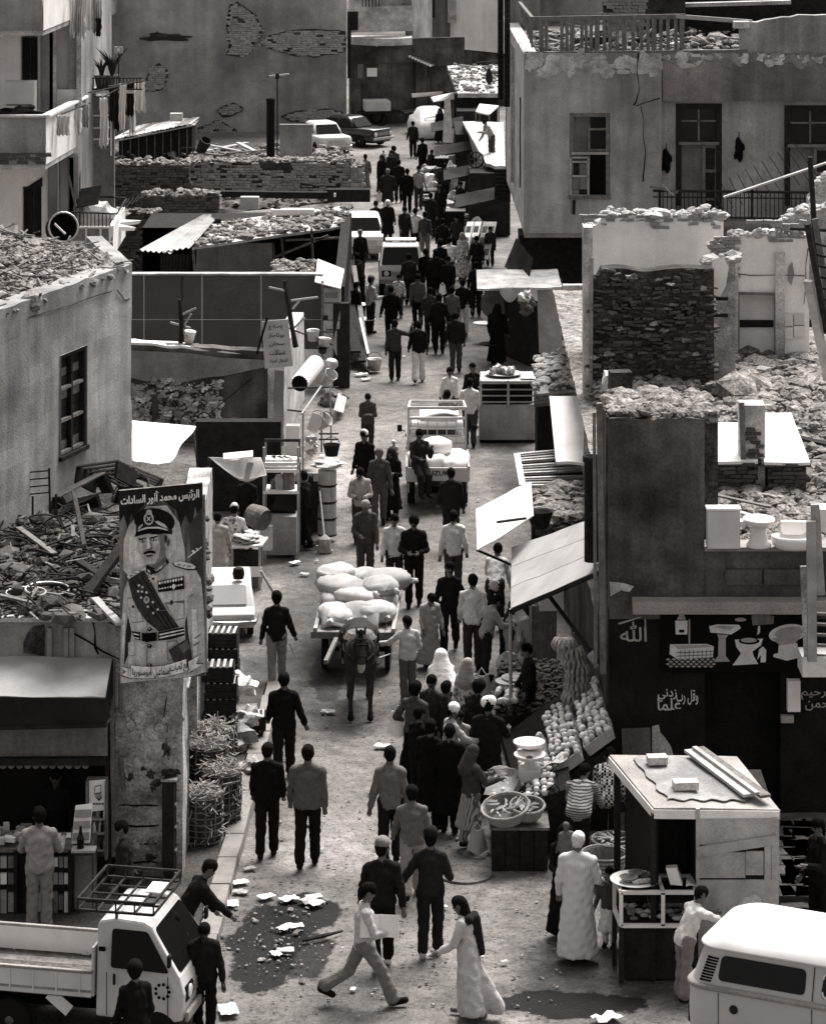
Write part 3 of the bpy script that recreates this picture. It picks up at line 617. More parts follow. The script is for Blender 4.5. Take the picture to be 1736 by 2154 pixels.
for k in range(int((XX(228,gl)-xw0-.2)/.12)):sc2.la((xw0+.15+k*.12,yl-.46,fz0-.11),[(.055,0),(.055,.02)],10,axis=(0,1,0))
sub('scalloped_edge',fa,sc2,M['wood'])
for u,v0,v1,m in((232,1500,1930,'wood_dark'),(240,1470,1800,'wood')):
 tag(MB().bar(P(u-6,v0,gl+12),P(u,v1,gl+12),.08,.08).bd('awning_post',M[m]),'dark timber post at the edge of the kiosk opening' if m=='wood_dark' else 'slim grey post between the kiosk and the column','post')
tag(MB().bar(P(218,1525,gl+25),P(250,1490,gl),.04).bd('bracket',M['wood']),'short diagonal strut between canopy and column','strut')
gp=1885.0;yq=DY(gp)
po=tg('portrait_board','tall painted portrait of a moustached officer in cap and sash, Arabic title and ribbon','poster',(XX(340,gp),yq,ZZ(1437,gp)))
def pq(x,y):return(236.6+x*.2197,998.9+y*.2197)
def pw(x,y,dy=0.0):u,v=pq(x,y);return Vc((XX(u,gp),yq-dy,ZZ(v,gp)))
G_={}
def pg(g):
 k=round(min(.82,g*1.45 if g>.08 else g),3)
 if k not in G_:G_[k]=mat('poster paint %d'%int(k*1000),k,.75,.30,6,.22,40,.05,streak=.3)
 return G_[k]
bd=MB().pm_([pw(62,150),pw(80,1995),pw(890,1920),pw(860,75)],(0,.06,0)).bd('board',mat('poster ground',.17,.8,.55,2.4,.15,40,.05,streak=.75),po)
MB().tube([pw(75,1900,-.09),pw(75,2300,-.12)],.035,6).bd('prop',M['wood'],po);MB().tube([pw(860,200,-.09),pw(880,1900,-.1)],.04,6).bd('prop',M['wood'],po)
LAY=[0]
def pp(pts,g,name='painted_shape'):
 LAY[0]+=1;d=.003+.0006*LAY[0]
 MB().pm_([pw(x,y,d)for x,y in pts],(0,.0004,0)).bd(name,pg(g),bd)
def pe(x,y,a,b,g,rot=0,name='painted_shape'):pp(ell(x,y,a,b,22,rot),g,name)
pp([(62,150),(860,75),(864,330),(820,400),(790,300),(760,520),(700,380),(650,500),(610,330),(560,300),(480,240),(330,260),(240,340),(210,430),(180,360),(150,520),(110,380),(70,450)],.02)
pp([(230,400),(330,300),(520,290),(640,450),(690,700),(700,860),(560,850),(330,880),(150,960),(100,900),(110,620),(160,480)],.40)
pp([(215,470),(300,340),(500,320),(600,480),(610,700),(540,800),(330,850),(200,900),(160,780),(170,600)],.66)
pp([(862,300),(720,500),(760,760),(740,880),(800,900),(870,1050),(885,1500)],.06)
pp([(150,1000),(210,930),(330,870),(540,835),(700,880),(800,905),(850,1000),(878,1300),(892,1880),(750,1930),(80,1990),(80,1500),(110,1100)],.42)
pp([(150,1000),(135,1200),(165,1450),(150,1900),(82,1950),(80,1500),(110,1100)],.30);pp([(150,1340),(185,1500),(160,1700),(110,1830),(130,1500)],.03)
pp([(718,1200),(760,1100),(850,1000),(878,1300),(892,1870),(790,1900),(740,1600),(720,1400)],.33);pp([(740,1250),(715,1350),(725,1500),(755,1700),(770,1880),(740,1890),(700,1600),(695,1400)],.04)
pp([(760,1290),(800,1280),(815,1600),(800,1860),(775,1840),(765,1560)],.58);pp([(100,1320),(128,1310),(120,1560),(96,1720)],.50)
for x,y,a,b in((820,1540,45,10),(810,1610,40,9),(760,1150,38,8)):pe(x,y,a,b,.16,-.6)
pp([(330,1400),(334,1400),(336,1990),(330,1990)],.05)
for pts in([(140,1175),(232,1165),(300,1400),(190,1415),(150,1260)],[(500,1220),(690,1195),(690,1370),(600,1390)],[(150,1600),(215,1570),(225,1720),(150,1730)],[(520,1590),(620,1580),(650,1750),(530,1765)]):
 pp(pts,.08);c=(sum(p[0]for p in pts)/len(pts),sum(p[1]for p in pts)/len(pts));pp([(c[0]+(x-c[0])*.93,c[1]+(y-c[1])*.95)for x,y in pts],.38)
pp([(500,1222),(690,1197),(690,1225),(590,1215),(565,1245),(540,1232)],.10);pe(568,1212,14,20,.03);pe(200,1255,14,14,.03)
pp([(150,1000),(300,905),(345,975),(420,1110),(520,1290),(640,1450),(450,1495),(330,1400),(255,1300),(195,1180)],.045)
for o in(0,1,2):pp([(190+45*o,1010-22*o),(198+45*o,1006-22*o),(520+40*o,1470-4*o),(508+40*o,1474-4*o)],.012)
for x,y in((255,1052),(290,1068),(248,1108),(285,1112),(328,1120),(278,1168),(390,1212),(342,1255),(436,1282),(392,1315)):pe(x,y,11,12,.45)
pe(328,1190,28,36,.32);pe(328,1185,12,18,.1)
pp([(435,1010),(685,962),(690,1085),(440,1118)],.012)
for r_ in range(2):
 for k in range(9):pe(455+k*26,1028+r_*55-k*5,10,14 if r_==0 else 8,(.6,.4,.68)[(k+r_)%3])
pe(588,1060,15,26,.6)
st=[(393+(52 if i%2==0 else 26)*math.cos(i*math.pi/8),985+(52 if i%2==0 else 26)*math.sin(i*math.pi/8))for i in range(16)]
pp(st,.68)
pp([(393+(24 if i%2==0 else 10)*math.cos(i*math.pi/8),985+(24 if i%2==0 else 10)*math.sin(i*math.pi/8))for i in range(16)],.02)
pp([(575,835),(640,818),(760,845),(805,870),(800,905),(720,905),(600,870)],.02);pp([(585,830),(645,816),(760,842),(798,866),(790,890),(715,890),(605,858)],.50)
for x in(640,690,742):pe(x,850+(x-640)*.16,18,10,.22)
pp([(140,960),(220,915),(320,880),(325,895),(240,935),(160,985)],.48)
for x in(180,225,270):pe(x,955-(x-180)*.5,16,8,.18)
pp([(322,868),(335,850),(400,880),(520,785),(548,830),(440,925),(370,945),(330,925)],.015);pp([(400,895),(512,815),(525,845),(425,920)],.16);pp([(335,890),(365,905),(370,935),(342,925)],.16)
for pts in([(345,895),(362,910),(352,925)],[(425,900),(490,850),(470,885)]):pp(pts,.5)
pp([(380,830),(505,730),(522,800),(430,880),(390,880)],.10)
pp([(243,575),(250,680),(285,775),(325,828),(385,850),(445,828),(500,770),(518,690),(530,600),(500,555),(380,540)],.36)
pp([(430,560),(520,560),(528,640),(512,720),(495,775),(445,828),(410,840),(450,760),(462,680)],.16)
pe(535,640,26,52,.30,.15);pe(538,640,13,34,.08,.15)
pp([(255,600),(325,590),(322,604),(258,616)],.02);pp([(362,588),(430,572),(438,586),(364,602)],.02)
pe(292,625,30,13,.10);pe(400,610,32,13,.10);pe(290,624,20,7,.5);pe(398,609,20,7,.5);pe(292,624,8,8,.01);pe(400,609,8,8,.01)
pp([(335,590),(355,590),(372,680),(350,702),(322,695),(335,660)],.52);pp([(355,590),(366,592),(386,680),(372,698),(366,660)],.14);pp([(322,695),(350,702),(385,690),(378,702),(340,710)],.06)
pp([(298,742),(318,722),(352,712),(392,712),(424,726),(418,744),(385,738),(340,740),(312,752)],.008)
pp([(318,762),(345,756),(398,752),(378,770),(338,774)],.05);pp([(326,776),(380,772),(365,784),(336,785)],.24)
pp([(262,650),(285,650),(305,700),(298,745),(275,720)],.46);pp([(420,660),(448,640),(440,720),(425,760),(415,720)],.28);pe(365,822,34,14,.46)
pp([(500,570),(530,575),(524,630),(508,640)],.02)
pe(406,432,196,126,.012,.12);pp([(232,470),(330,450),(500,470),(580,520),(575,560),(500,530),(390,505),(280,520),(228,560)],.025)
pp([(215,582),(232,545),(290,512),(400,500),(510,520),(560,556),(480,548),(370,545),(280,562)],.006)
pp([(248,515),(330,488),(440,484),(535,508),(535,522),(440,500),(340,502),(250,530)],.45)
pp([(408,432),(440,428),(505,460),(535,500),(500,490),(440,462)],.36);pp([(246,502),(268,472),(298,455),(290,478),(262,505)],.36)
pe(352,408,48,60,.34);pe(352,410,32,44,.02);pe(354,345,28,26,.34);pp([(332,390),(338,386),(372,425),(366,430)],.5);pp([(366,386),(372,390),(338,430),(332,425)],.5);pp([(325,440),(352,468),(380,440),(352,452)],.4)
pp([(190,1480),(320,1500),(450,1490),(690,1440),(695,1520),(560,1560),(330,1585),(215,1555)],.012)
for d in(0,34):pp([(205,1500+d),(262,1512+d),(262,1522+d),(208,1512+d)],.55);pp([(455,1508+d*.9),(690,1458+d*.9),(690,1470+d*.9),(455,1522+d*.9)],.55)
for x in(272,430):pp([(x,1488),(x+14,1488),(x+14,1580),(x,1580)],.2)
pp([(300,1500),(415,1500),(415,1570),(300,1570)],.004)
for y in(1462,1622,1808):pe(362,y,22,20,.015);pe(357,y-5,6,5,.5);pp([(378,y-2),(402,y-2),(402,y+3),(378,y+3)],.03)
pp([(540,1660),(700,1560),(745,1620),(745,1800),(690,1830),(600,1790)],.05);pp([(640,1620),(720,1560),(745,1640),(680,1690)],.09)
pp([(85,1815),(195,1835),(180,1905),(195,1940),(85,1905),(130,1868)],.012);pp([(92,1822),(192,1840),(178,1900),(190,1932),(96,1898),(138,1868)],.72)
pp([(725,1768),(860,1685),(812,1788),(880,1785),(712,1895),(735,1840)],.012);pp([(730,1772),(850,1698),(802,1796),(866,1794),(722,1884),(740,1842)],.72)
rb_=[(185+525*i/14,1800+34*math.sin(math.pi*i/14*.92+.1)-62*(i/14)**1.6)for i in range(15)]
rt=[(x+12*(k/14),y+118-10*math.sin(math.pi*k/14))for k,(x,y)in enumerate(rb_)]
pp([(x-5 if i<15 else x,y)for i,(x,y)in enumerate([(x,y-5)for x,y in rb_]+[(x,y+5)for x,y in rt[::-1]])],.012);pp(rb_+rt[::-1],.74)
_x=(pw(860,75)-pw(62,150)).normalized()
lettering('lettering',arabic('الرئيس محمد أنور السادات'),pw(462,195,.10),(pw(845,0)-pw(85,0)).length*.99,plain('white lettering',.8),bd,xdir=_x,up=(0,0,1),height=pw(0,130).z-pw(0,255).z,bold=.035)
lettering('lettering',arabic('مع تحيات'),pw(645,1825,.10),.26,M['black'],bd,xdir=(1,0,.25),height=.15,bold=.012)
lettering('lettering',arabic('اسماعيل'),pw(478,1868,.10),.235,M['black'],bd,xdir=(1,0,.08),height=.15,bold=.012)
lettering('lettering',arabic('أبوسوريا'),pw(290,1865,.10),.28,M['black'],bd,xdir=(1,0,-.03),height=.15,bold=.012)
for k,pts in enumerate(([(720,775),(860,665),(855,685),(730,778)],[(760,715),(780,700),(800,725),(790,740)],[(800,690),(815,680),(830,705),(822,715)])):pp(pts,.7)
ko=tg('kiosk_counter','dark glazed shop counter stacked with packets and jars beneath the canopy','counter',P(90,1935,1935))
gk=1935;yk=DY(gk);k0,k1=XX(-140,gk),XX(152,gk)
MB().box(((k0+k1)/2,yk+.35,.52),(k1-k0,.6,.9)).bd('body',M['wood_dark'],ko)
MB().box(((k0+k1)/2,yk+.33,1.0),(k1-k0+.06,.72,.05)).bd('worktop',M['wood'],ko)
for u0,u1 in((-70,-8),(0,32),(54,146)):
 for v0,v1 in((1797,1826),(1832,1861),(1868,1924)):
  x0,x1,z0,z1=XX(u0,gk),XX(u1,gk),ZZ(v1,gk),ZZ(v0,gk);n=max(2,int((x1-x0)/.075))
  for i in range(n):
   MB().box((x0+(i+.5)*(x1-x0)/n,yk+.03,(z0+z1)/2-.01),((x1-x0)/n*.8,.06,(z1-z0)*rn.uniform(.55,.9))).bd('packet',M[rn.choice(('paper','canvas','wood_pale','concrete','wood'))],ko)
for u0 in(-8,34,148):MB().bar((XX(u0,gk),yk-.0,.1),(XX(u0,gk),yk-.0,1.0),.05,.10).bd('counter_post',M['wood_dark'],ko)
MB().box(((XX(152,gk)+XX(195,gk))/2+.0,yk+.4,.55),(XX(195,gk)-XX(152,gk),.5,.95)).bd('side_panel',M['plaster_dark'],ko)
MB().box(((XX(152,gk)+XX(195,gk))/2,yk+.12,.50),(.24,.02,.75)).bd('inset',M['plaster_mid'],ko)
for i in range(34):
 u=rn.uniform(-30,60);p=P(u,1782+rn.uniform(-18,4),gk-40);MB().box((p.x,yk+rn.uniform(.05,.6),1.03+rn.uniform(.03,.16)),(rn.uniform(.06,.2),rn.uniform(.06,.15),rn.uniform(.03,.12)),rn.uniform(-.4,.4)).bd('packet',M[rn.choice(('paper','canvas','concrete','wood'))],ko)
for u,v,w_,h_ in((125,1758,.34,.20),(112,1768,.14,.12)):
 p=PZ(u,v,1.04);MB().box((p.x,p.y,1.045),(w_,h_,.012),.1).bd('sheet_of_paper',M['paper'],ko)
bo=MB();p=PZ(170,1788,1.03);bo.la(p,[(.05,0),(.055,.16),(.03,.22),(.018,.30),(.018,.34)],10);bo.bd('bottle',M['glass'],ko)
MB().box(PZ(174,1790,1.02)+Vc((.02,0,.03)),(.34,.22,.03)).bd('tray',M['tin'],ko)
dp=tg('packet_rack','small upright rack of packets tilted on the kiosk counter','rack',PZ(170,1770,1.05))
MB().slab([(-.12,-.08,0),(.14,-.04,0),(.16,.10,.52),(-.08,.06,.5)],.03).bd('back_board',M['paper'],dp,lc=1)
for r_ in range(3):MB().slab([(-.10+.01*r_,-.10+.04*r_,.05+.15*r_),(.13+.01*r_,-.065+.04*r_,.05+.15*r_),(.13+.01*r_,-.035+.04*r_,.15+.15*r_),(-.10+.01*r_,-.07+.04*r_,.15+.15*r_)],.02).bd('packet_row',M['concrete'],dp,lc=1)
sh=tg('back_shelf','dim shelves of goods inside the kiosk behind the seller','shelf',P(110,1700,1780))
for v in(1650,1680,1712):MB().box(P(105,v,1800)+Vc((0,.3,0)),(3.2,.3,.03)).bd('board',M['wood'],sh)
for i in range(26):
 v=(1650,1680,1712)[i%3];p=P(rn.uniform(-30,200),v,1800);MB().box((p.x,p.y+.2,p.z+.1),(rn.uniform(.08,.22),.12,rn.uniform(.1,.19))).bd('goods',M[rn.choice(('concrete','plaster','wood','wood_pale'))],sh)
sc3=tg('showcase','narrow glass display case of small bottles fixed at the kiosk jamb','cabinet',P(207,1790,gl+22))
gc=gl+22;p0,p1=P(182,1806,gc),P(226,1640,gc)
MB().box(((p0.x+p1.x)/2,DY(gc)+.14,(p0.z+p1.z)/2),(p1.x-p0.x,.06,p1.z-p0.z)).bd('back_board',M['wood'],sc3)
for u in(184,224):MB().bar(P(u,1806,gc),P(u,1640,gc),.035,.12).bd('upright',M['wood'],sc3)
for v in(1722,1752,1788):MB().box(((p0.x+p1.x)/2,DY(gc)+.05,ZZ(v,gc)),(p1.x-p0.x,.16,.02)).bd('shelf',M['wood_pale'],sc3)
for i in range(16):
 p=P(rn.uniform(196,222),(1722,1752,1788)[i%3],gc);MB().la((p.x,DY(gc)+rn.uniform(.0,.08),p.z),[(.022,0),(.022,.10),(.010,.13),(.010,.16)],7).bd('bottle',M[rn.choice(('tin','glass','paper'))],sc3)
ad=tg('advert','white printed advertisement showing an open cigarette packet','poster',P(204,1706,gc))
MB().pm_([P(u,v,gc)+Vc((0,-.02,0))for u,v in((188,1706),(224,1702),(223,1638),(188,1641))][::-1],(0,.012,0)).bd('sheet',M['paper'],ad)
fl=lambda n,q,m,d:MB().pm_([P(u,v,gc)+Vc((0,-.02-d,0))for u,v in q][::-1],(0,.002,0)).bd(n,m,ad)
fl('printed_packet',[(199,1652),(214,1648),(214,1666),(199,1669)],M['concrete'],.006);fl('printed_packet',[(201,1654),(212,1651),(212,1664),(201,1666)],M['paper'],.009);fl('printed_packet',[(199,1668),(209,1680),(215,1674),(214,1664)],M['plaster'],.006);fl('printed_packet',[(199,1671),(209,1683),(215,1676),(215,1673),(209,1679)],M['black'],.010)
for k in range(5):fl('printed_mark',[(190+k*6,1688),(195+k*6,1687),(195+k*6,1690),(190+k*6,1691)],M['black'],.006)
bc=tg('board_case','dark upright case of framed boards hung on the street side of the column','cabinet',P(365,1830,1850))
q0=[P(342,1845,1868),P(372,1848,1868)];z0,z1=ZZ(1836,1868),ZZ(1636,1868)
MB().pm_([P(341,1840,1868),P(366,1845,1868),P(384,1790,1830),P(372,1790,1830)][::-1],(0,0,z1-z0)).bd('case',M['wood_dark'],bc)
for k in range(4):MB().bar(P(369,1838-48*k,1866),P(386,1800-48*k,1832),.025,.03).bd('rail',M['wood'],bc)
MB().slab([P(338,1640,1868),P(370,1640,1868),P(390,1612,1830),P(362,1606,1830)],.03).bd('top_board',M['lime'],bc)
def straw_basket(u,v,w_,h_,lab,seed):
 t=tg('straw_basket',lab,'basket',G(u,v),rn.uniform(-.2,.2),'tall wicker baskets packed with straw');n=12;rnd=random.Random(seed)
 MB().la((0,0,.02),[(w_*.42,0),(w_*.47,h_*.5),(w_*.46,h_-.05)],14).bd('lining',M['straw_dark'],t,lc=1)
 mb=MB()
 for k in range(n):a=2*math.pi*k/n;mb.tube([(w_*.43*math.cos(a),w_*.43*math.sin(a),0),(w_*.5*math.cos(a),w_*.5*math.sin(a),h_*.5),(w_*.49*math.cos(a),w_*.49*math.sin(a),h_)],.012,4)
 mb.bd('stakes',M['wood'],t,lc=1);mb=MB()
 for k in range(9):mb.ring((0,0,h_*(k+.5)/9),w_*(.45+.05*math.sin(math.pi*k/9)),.010,n=16,m=4)
 mb.bd('withes',M['wood'],t,lc=1);mb=MB()
 for k in range(330):
  a=rnd.uniform(0,6.28);r=rnd.uniform(0,w_*.55);top=rnd.random()<.5
  p=Vc((r*math.cos(a),r*math.sin(a),h_+rnd.uniform(-.05,.16)*(1-r/w_)))if top else Vc((w_*.5*math.cos(a),w_*.5*math.sin(a),rnd.uniform(.1,h_)))
  d=Vc((rnd.gauss(0,1),rnd.gauss(0,1),rnd.gauss(0,.5)-(0 if top else .5))).normalized()*rnd.uniform(.06,.17);mb.bar(p,p+d,.012,.006)
 tag(mb.bd('straw',M['straw'],t,lc=1),kind='stuff');return t
M['straw']=mat('straw',.27,.9,.4,6,.3,50,.3);M['straw_dark']=mat('packed straw',.05,.95,.5,6,.4,40,.6)
straw_basket(437,1700,.68,1.05,'tall straw-stuffed basket beside the board case, nearest the column',1);straw_basket(466,1745,.62,.95,'straw-stuffed basket out at the kerb',2);straw_basket(428,1782,.60,.85,'low straw-stuffed basket at the foot of the tall one',3);straw_basket(455,1660,.60,1.0,'straw-stuffed basket at the back of the row',5)
def slat_crate(p,sx,sy,h_,rot,lab,group,m='wood',n=5,rows=4):
 t=tg('slatted_crate',lab,'crate',p,rot,group);b=MB()
 for s in(-1,1):
  for k in range(rows):
   z=h_*(k+.5)/rows
   MB().box((0,s*sy/2,z),(sx,.015,h_/rows*.55)).bd('slat',M[m],t,lc=1);b.box((s*sx/2,0,z),(.015,sy,h_/rows*.55))
 b.bd('end_slats',M[m],t,lc=1);c=MB()
 for a in(-1,1):
  for q in(-1,1):c.box((a*(sx/2-.015),q*(sy/2-.015),h_/2),(.03,.03,h_))
 c.bd('posts',M[m],t,lc=1)
 for k in range(n):MB().box((-sx/2+sx*(k+.5)/n,0,h_),(sx/n*.45,sy,.014)).bd('lid_slat',M['wood_pale' if m=='wood_dark' else m],t,lc=1)
 MB().box((0,0,h_*.46),(sx-.06,sy-.06,h_*.9)).bd('contents',M['straw_dark'],t,lc=1)
 return t
proto=None;k=0
for(u,v,base,cnt,sx,sy,h_,grp,labs)in((462,1600,0,6,.52,.46,.26,'crates stacked against the corner shop',('bottom crate of the stack beside the corner shop','second crate from the ground beside the corner shop','third crate from the ground beside the corner shop','fourth crate up beside the corner shop','fifth crate up beside the corner shop','pale-lidded top crate of the stack by the corner shop')),(470,1490,0,5,.50,.46,.27,'crates in the rear stack by the wall',('lowest crate of the rear stack along the shop wall','second crate of the rear stack along the shop wall','middle crate of the rear stack along the shop wall','fourth crate of the rear stack along the shop wall','uppermost crate of the rear stack behind the parked car')),(532,1560,0,2,.40,.42,.24,'low crates by the walking man in black',('lower of two crates out on the pavement','upper of two crates out on the pavement, with pale lid'))):
 for i in range(cnt):
  lab=labs[i];p=G(u,v)+Vc((rn.uniform(-.03,.03),rn.uniform(-.03,.03),base+i*(h_+.012)))
  if proto is None or abs(sx-.52)>.03:c=slat_crate(p,sx,sy,h_,rn.uniform(-.06,.06),lab,grp,'wood_dark')
  else:c=copy_tree(proto);c.location=p;c.rotation_euler.z=rn.uniform(-.06,.06);tag(c,lab,None,grp)
  if proto is None:proto=c
for i,(u,v,z,r_,lab)in enumerate(((512,1500,.9,.22,'pale paper bundle on top of boxes by the crates'),(520,1535,.55,.2,'grey bundle wedged beside the crates'),(505,1545,.2,.26,'dark bundle on the pavement by the crates'),(528,1600,.1,.2,'crumpled sack at the feet of the crates'))):
 q=G(u,v+40);o=MB().blob(q+Vc((0,0,z*.8+.1)),(r_,r_,r_*.8),i+3,.5,2).bd('bundle',M[('paper','canvas','sack','sack')[i]]);tag(o,lab,'bundle','bundles by the crates')
for i,(u,v,z)in enumerate(((515,1560,.0),(515,1560,.30))):tag(MB().box(G(u,v)+Vc((0,.02*i,z+.15)),(.42,.36,.29),.1*i).bd('carton',M['wood' if i else 'wood_dark']),('lower' if i==0 else 'upper')+' carton under the pale bundle','box','cartons by the crates')
# === LEFT: BLANK-WALLED HOUSE
def hit(u,A,B):
 k=(u-CU)/FPX;d=(B[0]-A[0],B[1]-A[1]);t=(k*A[1]-A[0])/(d[0]-k*d[1])
 return(A[0]+d[0]*t,A[1]+d[1]*t),t*math.hypot(*d)
def zat(v,y):return HC-(v-V0)*y/FPX
bA,bB=(XX(0,1633),DY(1633)),(XX(277,1441),DY(1441))
bA2=hit(-90,bA,bB)[0];zL1=7.62
hb=tg('blank_house','plain grey plastered house wall with one tall shuttered window, rubble heaped on its roof','building',(bB[0],bB[1],0))
(w0,s0),(w1,s1)=hit(126,bA2,bB),hit(181,bA2,bB);zt,zb=(zat(742,w0[1])+zat(731,w1[1]))/2,(zat(968,w0[1])+zat(945,w1[1]))/2
w=MB();d_,n_=wm(w,bA2,bB,3.3,zL1,.45,op_=((s0,s1,zb,zt),),step=.3,amp=.03,reveal=.14,top=lambda s:zL1+.05*mn.noise(Vc((s*2.3,0,0))));sub('wall',hb,w,M['plaster'])
a_=Vc((bA2[0],bA2[1],0));win=timber_frame(hb,s0,s1,zb,zt,a_,d_,n_,w=.07,dep=.12,m=M['wood_dark'],out=.0,name='window')
zz_=[zb+.09+(zt-zb-.16)*k/3 for k in range(4)];sm=(s0+s1)/2
for i in range(3):
 for sa,sb_ in((s0+.08,sm-.03),(sm+.03,s1-.08)):
  q=lambda s,z,o=-.09:a_+d_*s+Vc((0,0,z))+n_*o
  for k in range(3):
   z0,z1=zz_[i]+.05+(zz_[i+1]-zz_[i]-.08)*k/3,zz_[i]+.05+(zz_[i+1]-zz_[i]-.08)*(k+1)/3-.015;o=rn.uniform(-.11,-.085)
   MB().pm_([q(sa,z0,o),q(sb_,z0,o),q(sb_,z1,o),q(sa,z1,o)],-n_*.02).bd('slat',M['wood_dark' if(i+k)%3 else 'wood'],win)
  MB().bar(q(sa,zz_[i]+.02,-.05),q(sb_,zz_[i]+.02,-.05),.08,.05).bd('rail',M['wood'],win)
MB().bar(a_+d_*sm+n_*-.05+Vc((0,0,zb+.06)),a_+d_*sm+n_*-.05+Vc((0,0,zt-.06)),.07,.07,up=n_).bd('meeting_stile',M['wood_dark'],win)
cks=lambda pts:[Vc((*hit(u,bA2,bB)[0],0))+n_*.012+Vc((0,0,zat(v,hit(u,bA2,bB)[0][1])))for u,v in pts]
MB().tube(cks([(60,668),(100,655),(150,640),(200,622),(235,612)]),.008,4).bd('crack',M['mortar'],hb);MB().tube(cks([(246,610),(255,622),(262,632),(272,628)]),.012,4).bd('crack',M['mortar'],hb)
w=MB();wm(w,bB,(bB[0]-.9,bB[1]+3.5),0,zL1,.3,step=.8,amp=.02);sub('end_wall',hb,w,M['plaster'])
rq=(bA2,bB,(XX(212,1400),DY(1400)),(XX(-90,1330),DY(1330)))
tag(heap('house_roof',((bA2[0]-.05,bA2[1]+.10),(bB[0]-.08,bB[1]+.12),rq[2],rq[3]),lambda a,b:zL1-.16+.34*(1-a)*min(1,b*1.6)+.1*b,60,40,M['dirt'],amp=.09,seed=8),kind='structure')
def on_roof(r):
 a,b=r.random(),r.random();q=[Vc((p[0],p[1],0))for p in rq];p=q[0].lerp(q[1],a).lerp(q[3].lerp(q[2],a),b);p.z=zL1-.10+.34*(1-a)*min(1,b*1.6)+.1*b;return p
rb_l('rubble',on_roof,1500,.02,.13,M['rubble'],21);sc_=MB()
for k in range(160):
 p=on_roof(rn)+Vc((0,0,.08));t=rn.uniform(0,6.3);l=rn.uniform(.10,.4);sc_.bar(p,p+Vc((math.cos(t)*l,math.sin(t)*l,rn.uniform(-.05,.12))),rn.uniform(.02,.06),.02)
tag(sc_.bd('splinters',M['wood']),kind='stuff')
gb,gw=1058.0,985.0;yb,yw=DY(gb),DY(gw)
bh=tg('balcony_house','pale house with bulky plastered balconies, washing hung out and deep shaded doorways','building',(XX(172,gw),yw,0))
xl=XX(-80,gw);sx_=lambda u:XX(u,gw)-xl
w=MB();wm(w,(xl,yw),(XX(170,gw),yw),2.0,14,.35,step=.8,amp=.01,op_=((sx_(44),sx_(80),ZZ(232,gw),ZZ(70,gw)),(sx_(120),sx_(163),ZZ(188,gw),ZZ(10,gw)),(sx_(48),sx_(88),ZZ(500,gw),ZZ(392,gw)),(sx_(124),sx_(150),ZZ(470,gw),ZZ(322,gw))));sub('wall',bh,w,M['white'])
w=MB();room(w,(xl,yw+.36),(XX(168,gw),yw+.36),2.0,7.4,4);room(w,(xl,yw+.36),(XX(168,gw),yw+.36),7.5,13.8,4);sub('interior',bh,w,M['wood_dark'])
w=MB();wm(w,(XX(170,gw),yw),(XX(170,gw)+.05,yw+7),2,14,.3,step=1.5,amp=.01);sub('side_wall',bh,w,M['plaster'])
for u,v0,v1,m,wd in((100,60,232,'plaster',.30),(113,60,232,'lime',.16),(112,330,480,'plaster',.22),(157,325,465,'plaster',.22),(168,20,250,'lime',.12),(152,330,470,'lime',.1)):
 MB().bar(P(u,v1,gw)+Vc((0,-.06,0)),P(u,v0,gw)+Vc((0,-.06,0)),wd,.14,up=(0,1,0)).bd('pilaster',M[m],bh)
for u0,u1,v0,v1 in((46,78,80,230),(49,87,396,498)):
 for k in range(2):
  ua,ub=u0+(u1-u0)*k/2+1,u0+(u1-u0)*(k+1)/2-1
  MB().box(((XX(ua,gw)+XX(ub,gw))/2,yw+.2,(ZZ(v0,gw)+ZZ(v1,gw))/2),(XX(ub,gw)-XX(ua,gw),.05,ZZ(v0,gw)-ZZ(v1,gw))).bd('door_leaf',M['wood_dark'],bh)
MB().slab([P(u,v,gw)+Vc((0,-.03,0))for u,v in((50,398),(90,392),(90,372),(68,386))],.02).bd('open_shutter',M['wood_dark'],bh)
def balcony(v_top,v_bot,u_edge,u_back,g_back,nm,brick_from=None,mm='plaster'):
 zt_,zb_=ZZ(v_top,gb),ZZ(v_bot,gb);x1,x2,y2=XX(u_edge,gb),XX(u_back,g_back),DY(g_back)
 mb=MB();wm(mb,(xl-1,yb),(x1,yb),zb_,zt_,.14,step=.4,amp=.012,seed=int(v_top));bal=mb.bd(nm,M[mm],bh);ORG[bal.name]=ORG[bh.name]
 mb=MB();wm(mb,(x1+.003,yb),(x2,y2),zb_,zt_,.14,step=.4,amp=.015,seed=9);mb.bd('side_parapet',M['white'],bal)  # whiter than the front: light on the street-facing side is painted in
 MB().hexa([(xl-1,yb+.05,zb_-.12),(x1-.02,yb+.05,zb_-.12),(x2-.02,y2,zb_-.12),(xl-1,y2,zb_-.12),(xl-1,yb+.05,zb_+.02),(x1-.02,yb+.05,zb_+.02),(x2-.02,y2,zb_+.02),(xl-1,y2,zb_+.02)]).bd('floor_slab',M['lime'],bal)
 MB().bar((xl-1,yb-.0,zt_+.025),(x1+.03,yb,zt_+.025),.2,.05).bd('coping',M['lime'],bal);MB().bar((x1,yb,zt_+.027),(x2,y2,zt_+.027),.2,.05).bd('coping',M['white'],bal)  # side coping painted whiter too, as the lit side
 if brick_from:lay_bricks(bal,(xl+.2,yb),(x1,yb),zb_+.01,ZZ(brick_from,gb),bl=.24,bh=.085,proud=.02,limit=160,seed=int(v_top),mk='brick')
 return bal
balcony(-60,64,92,150,985,'upper_balcony',0);balcony(246,346,97,178,966,'lower_balcony',322,'plaster')
t=tg('white_cabinet','white box cabinet standing on the balcony floor behind the parapet','cabinet',P(44,236,1010));p=P(44,245,1010)
MB().box(p+Vc((0,0,.42)),(.72,.5,.84)).bd('case',M['carwhite'],t,bevel=.02);MB().box(p+Vc((.0,-.26,.30)),(.6,.03,.02)).bd('trim',M['iron'],t)
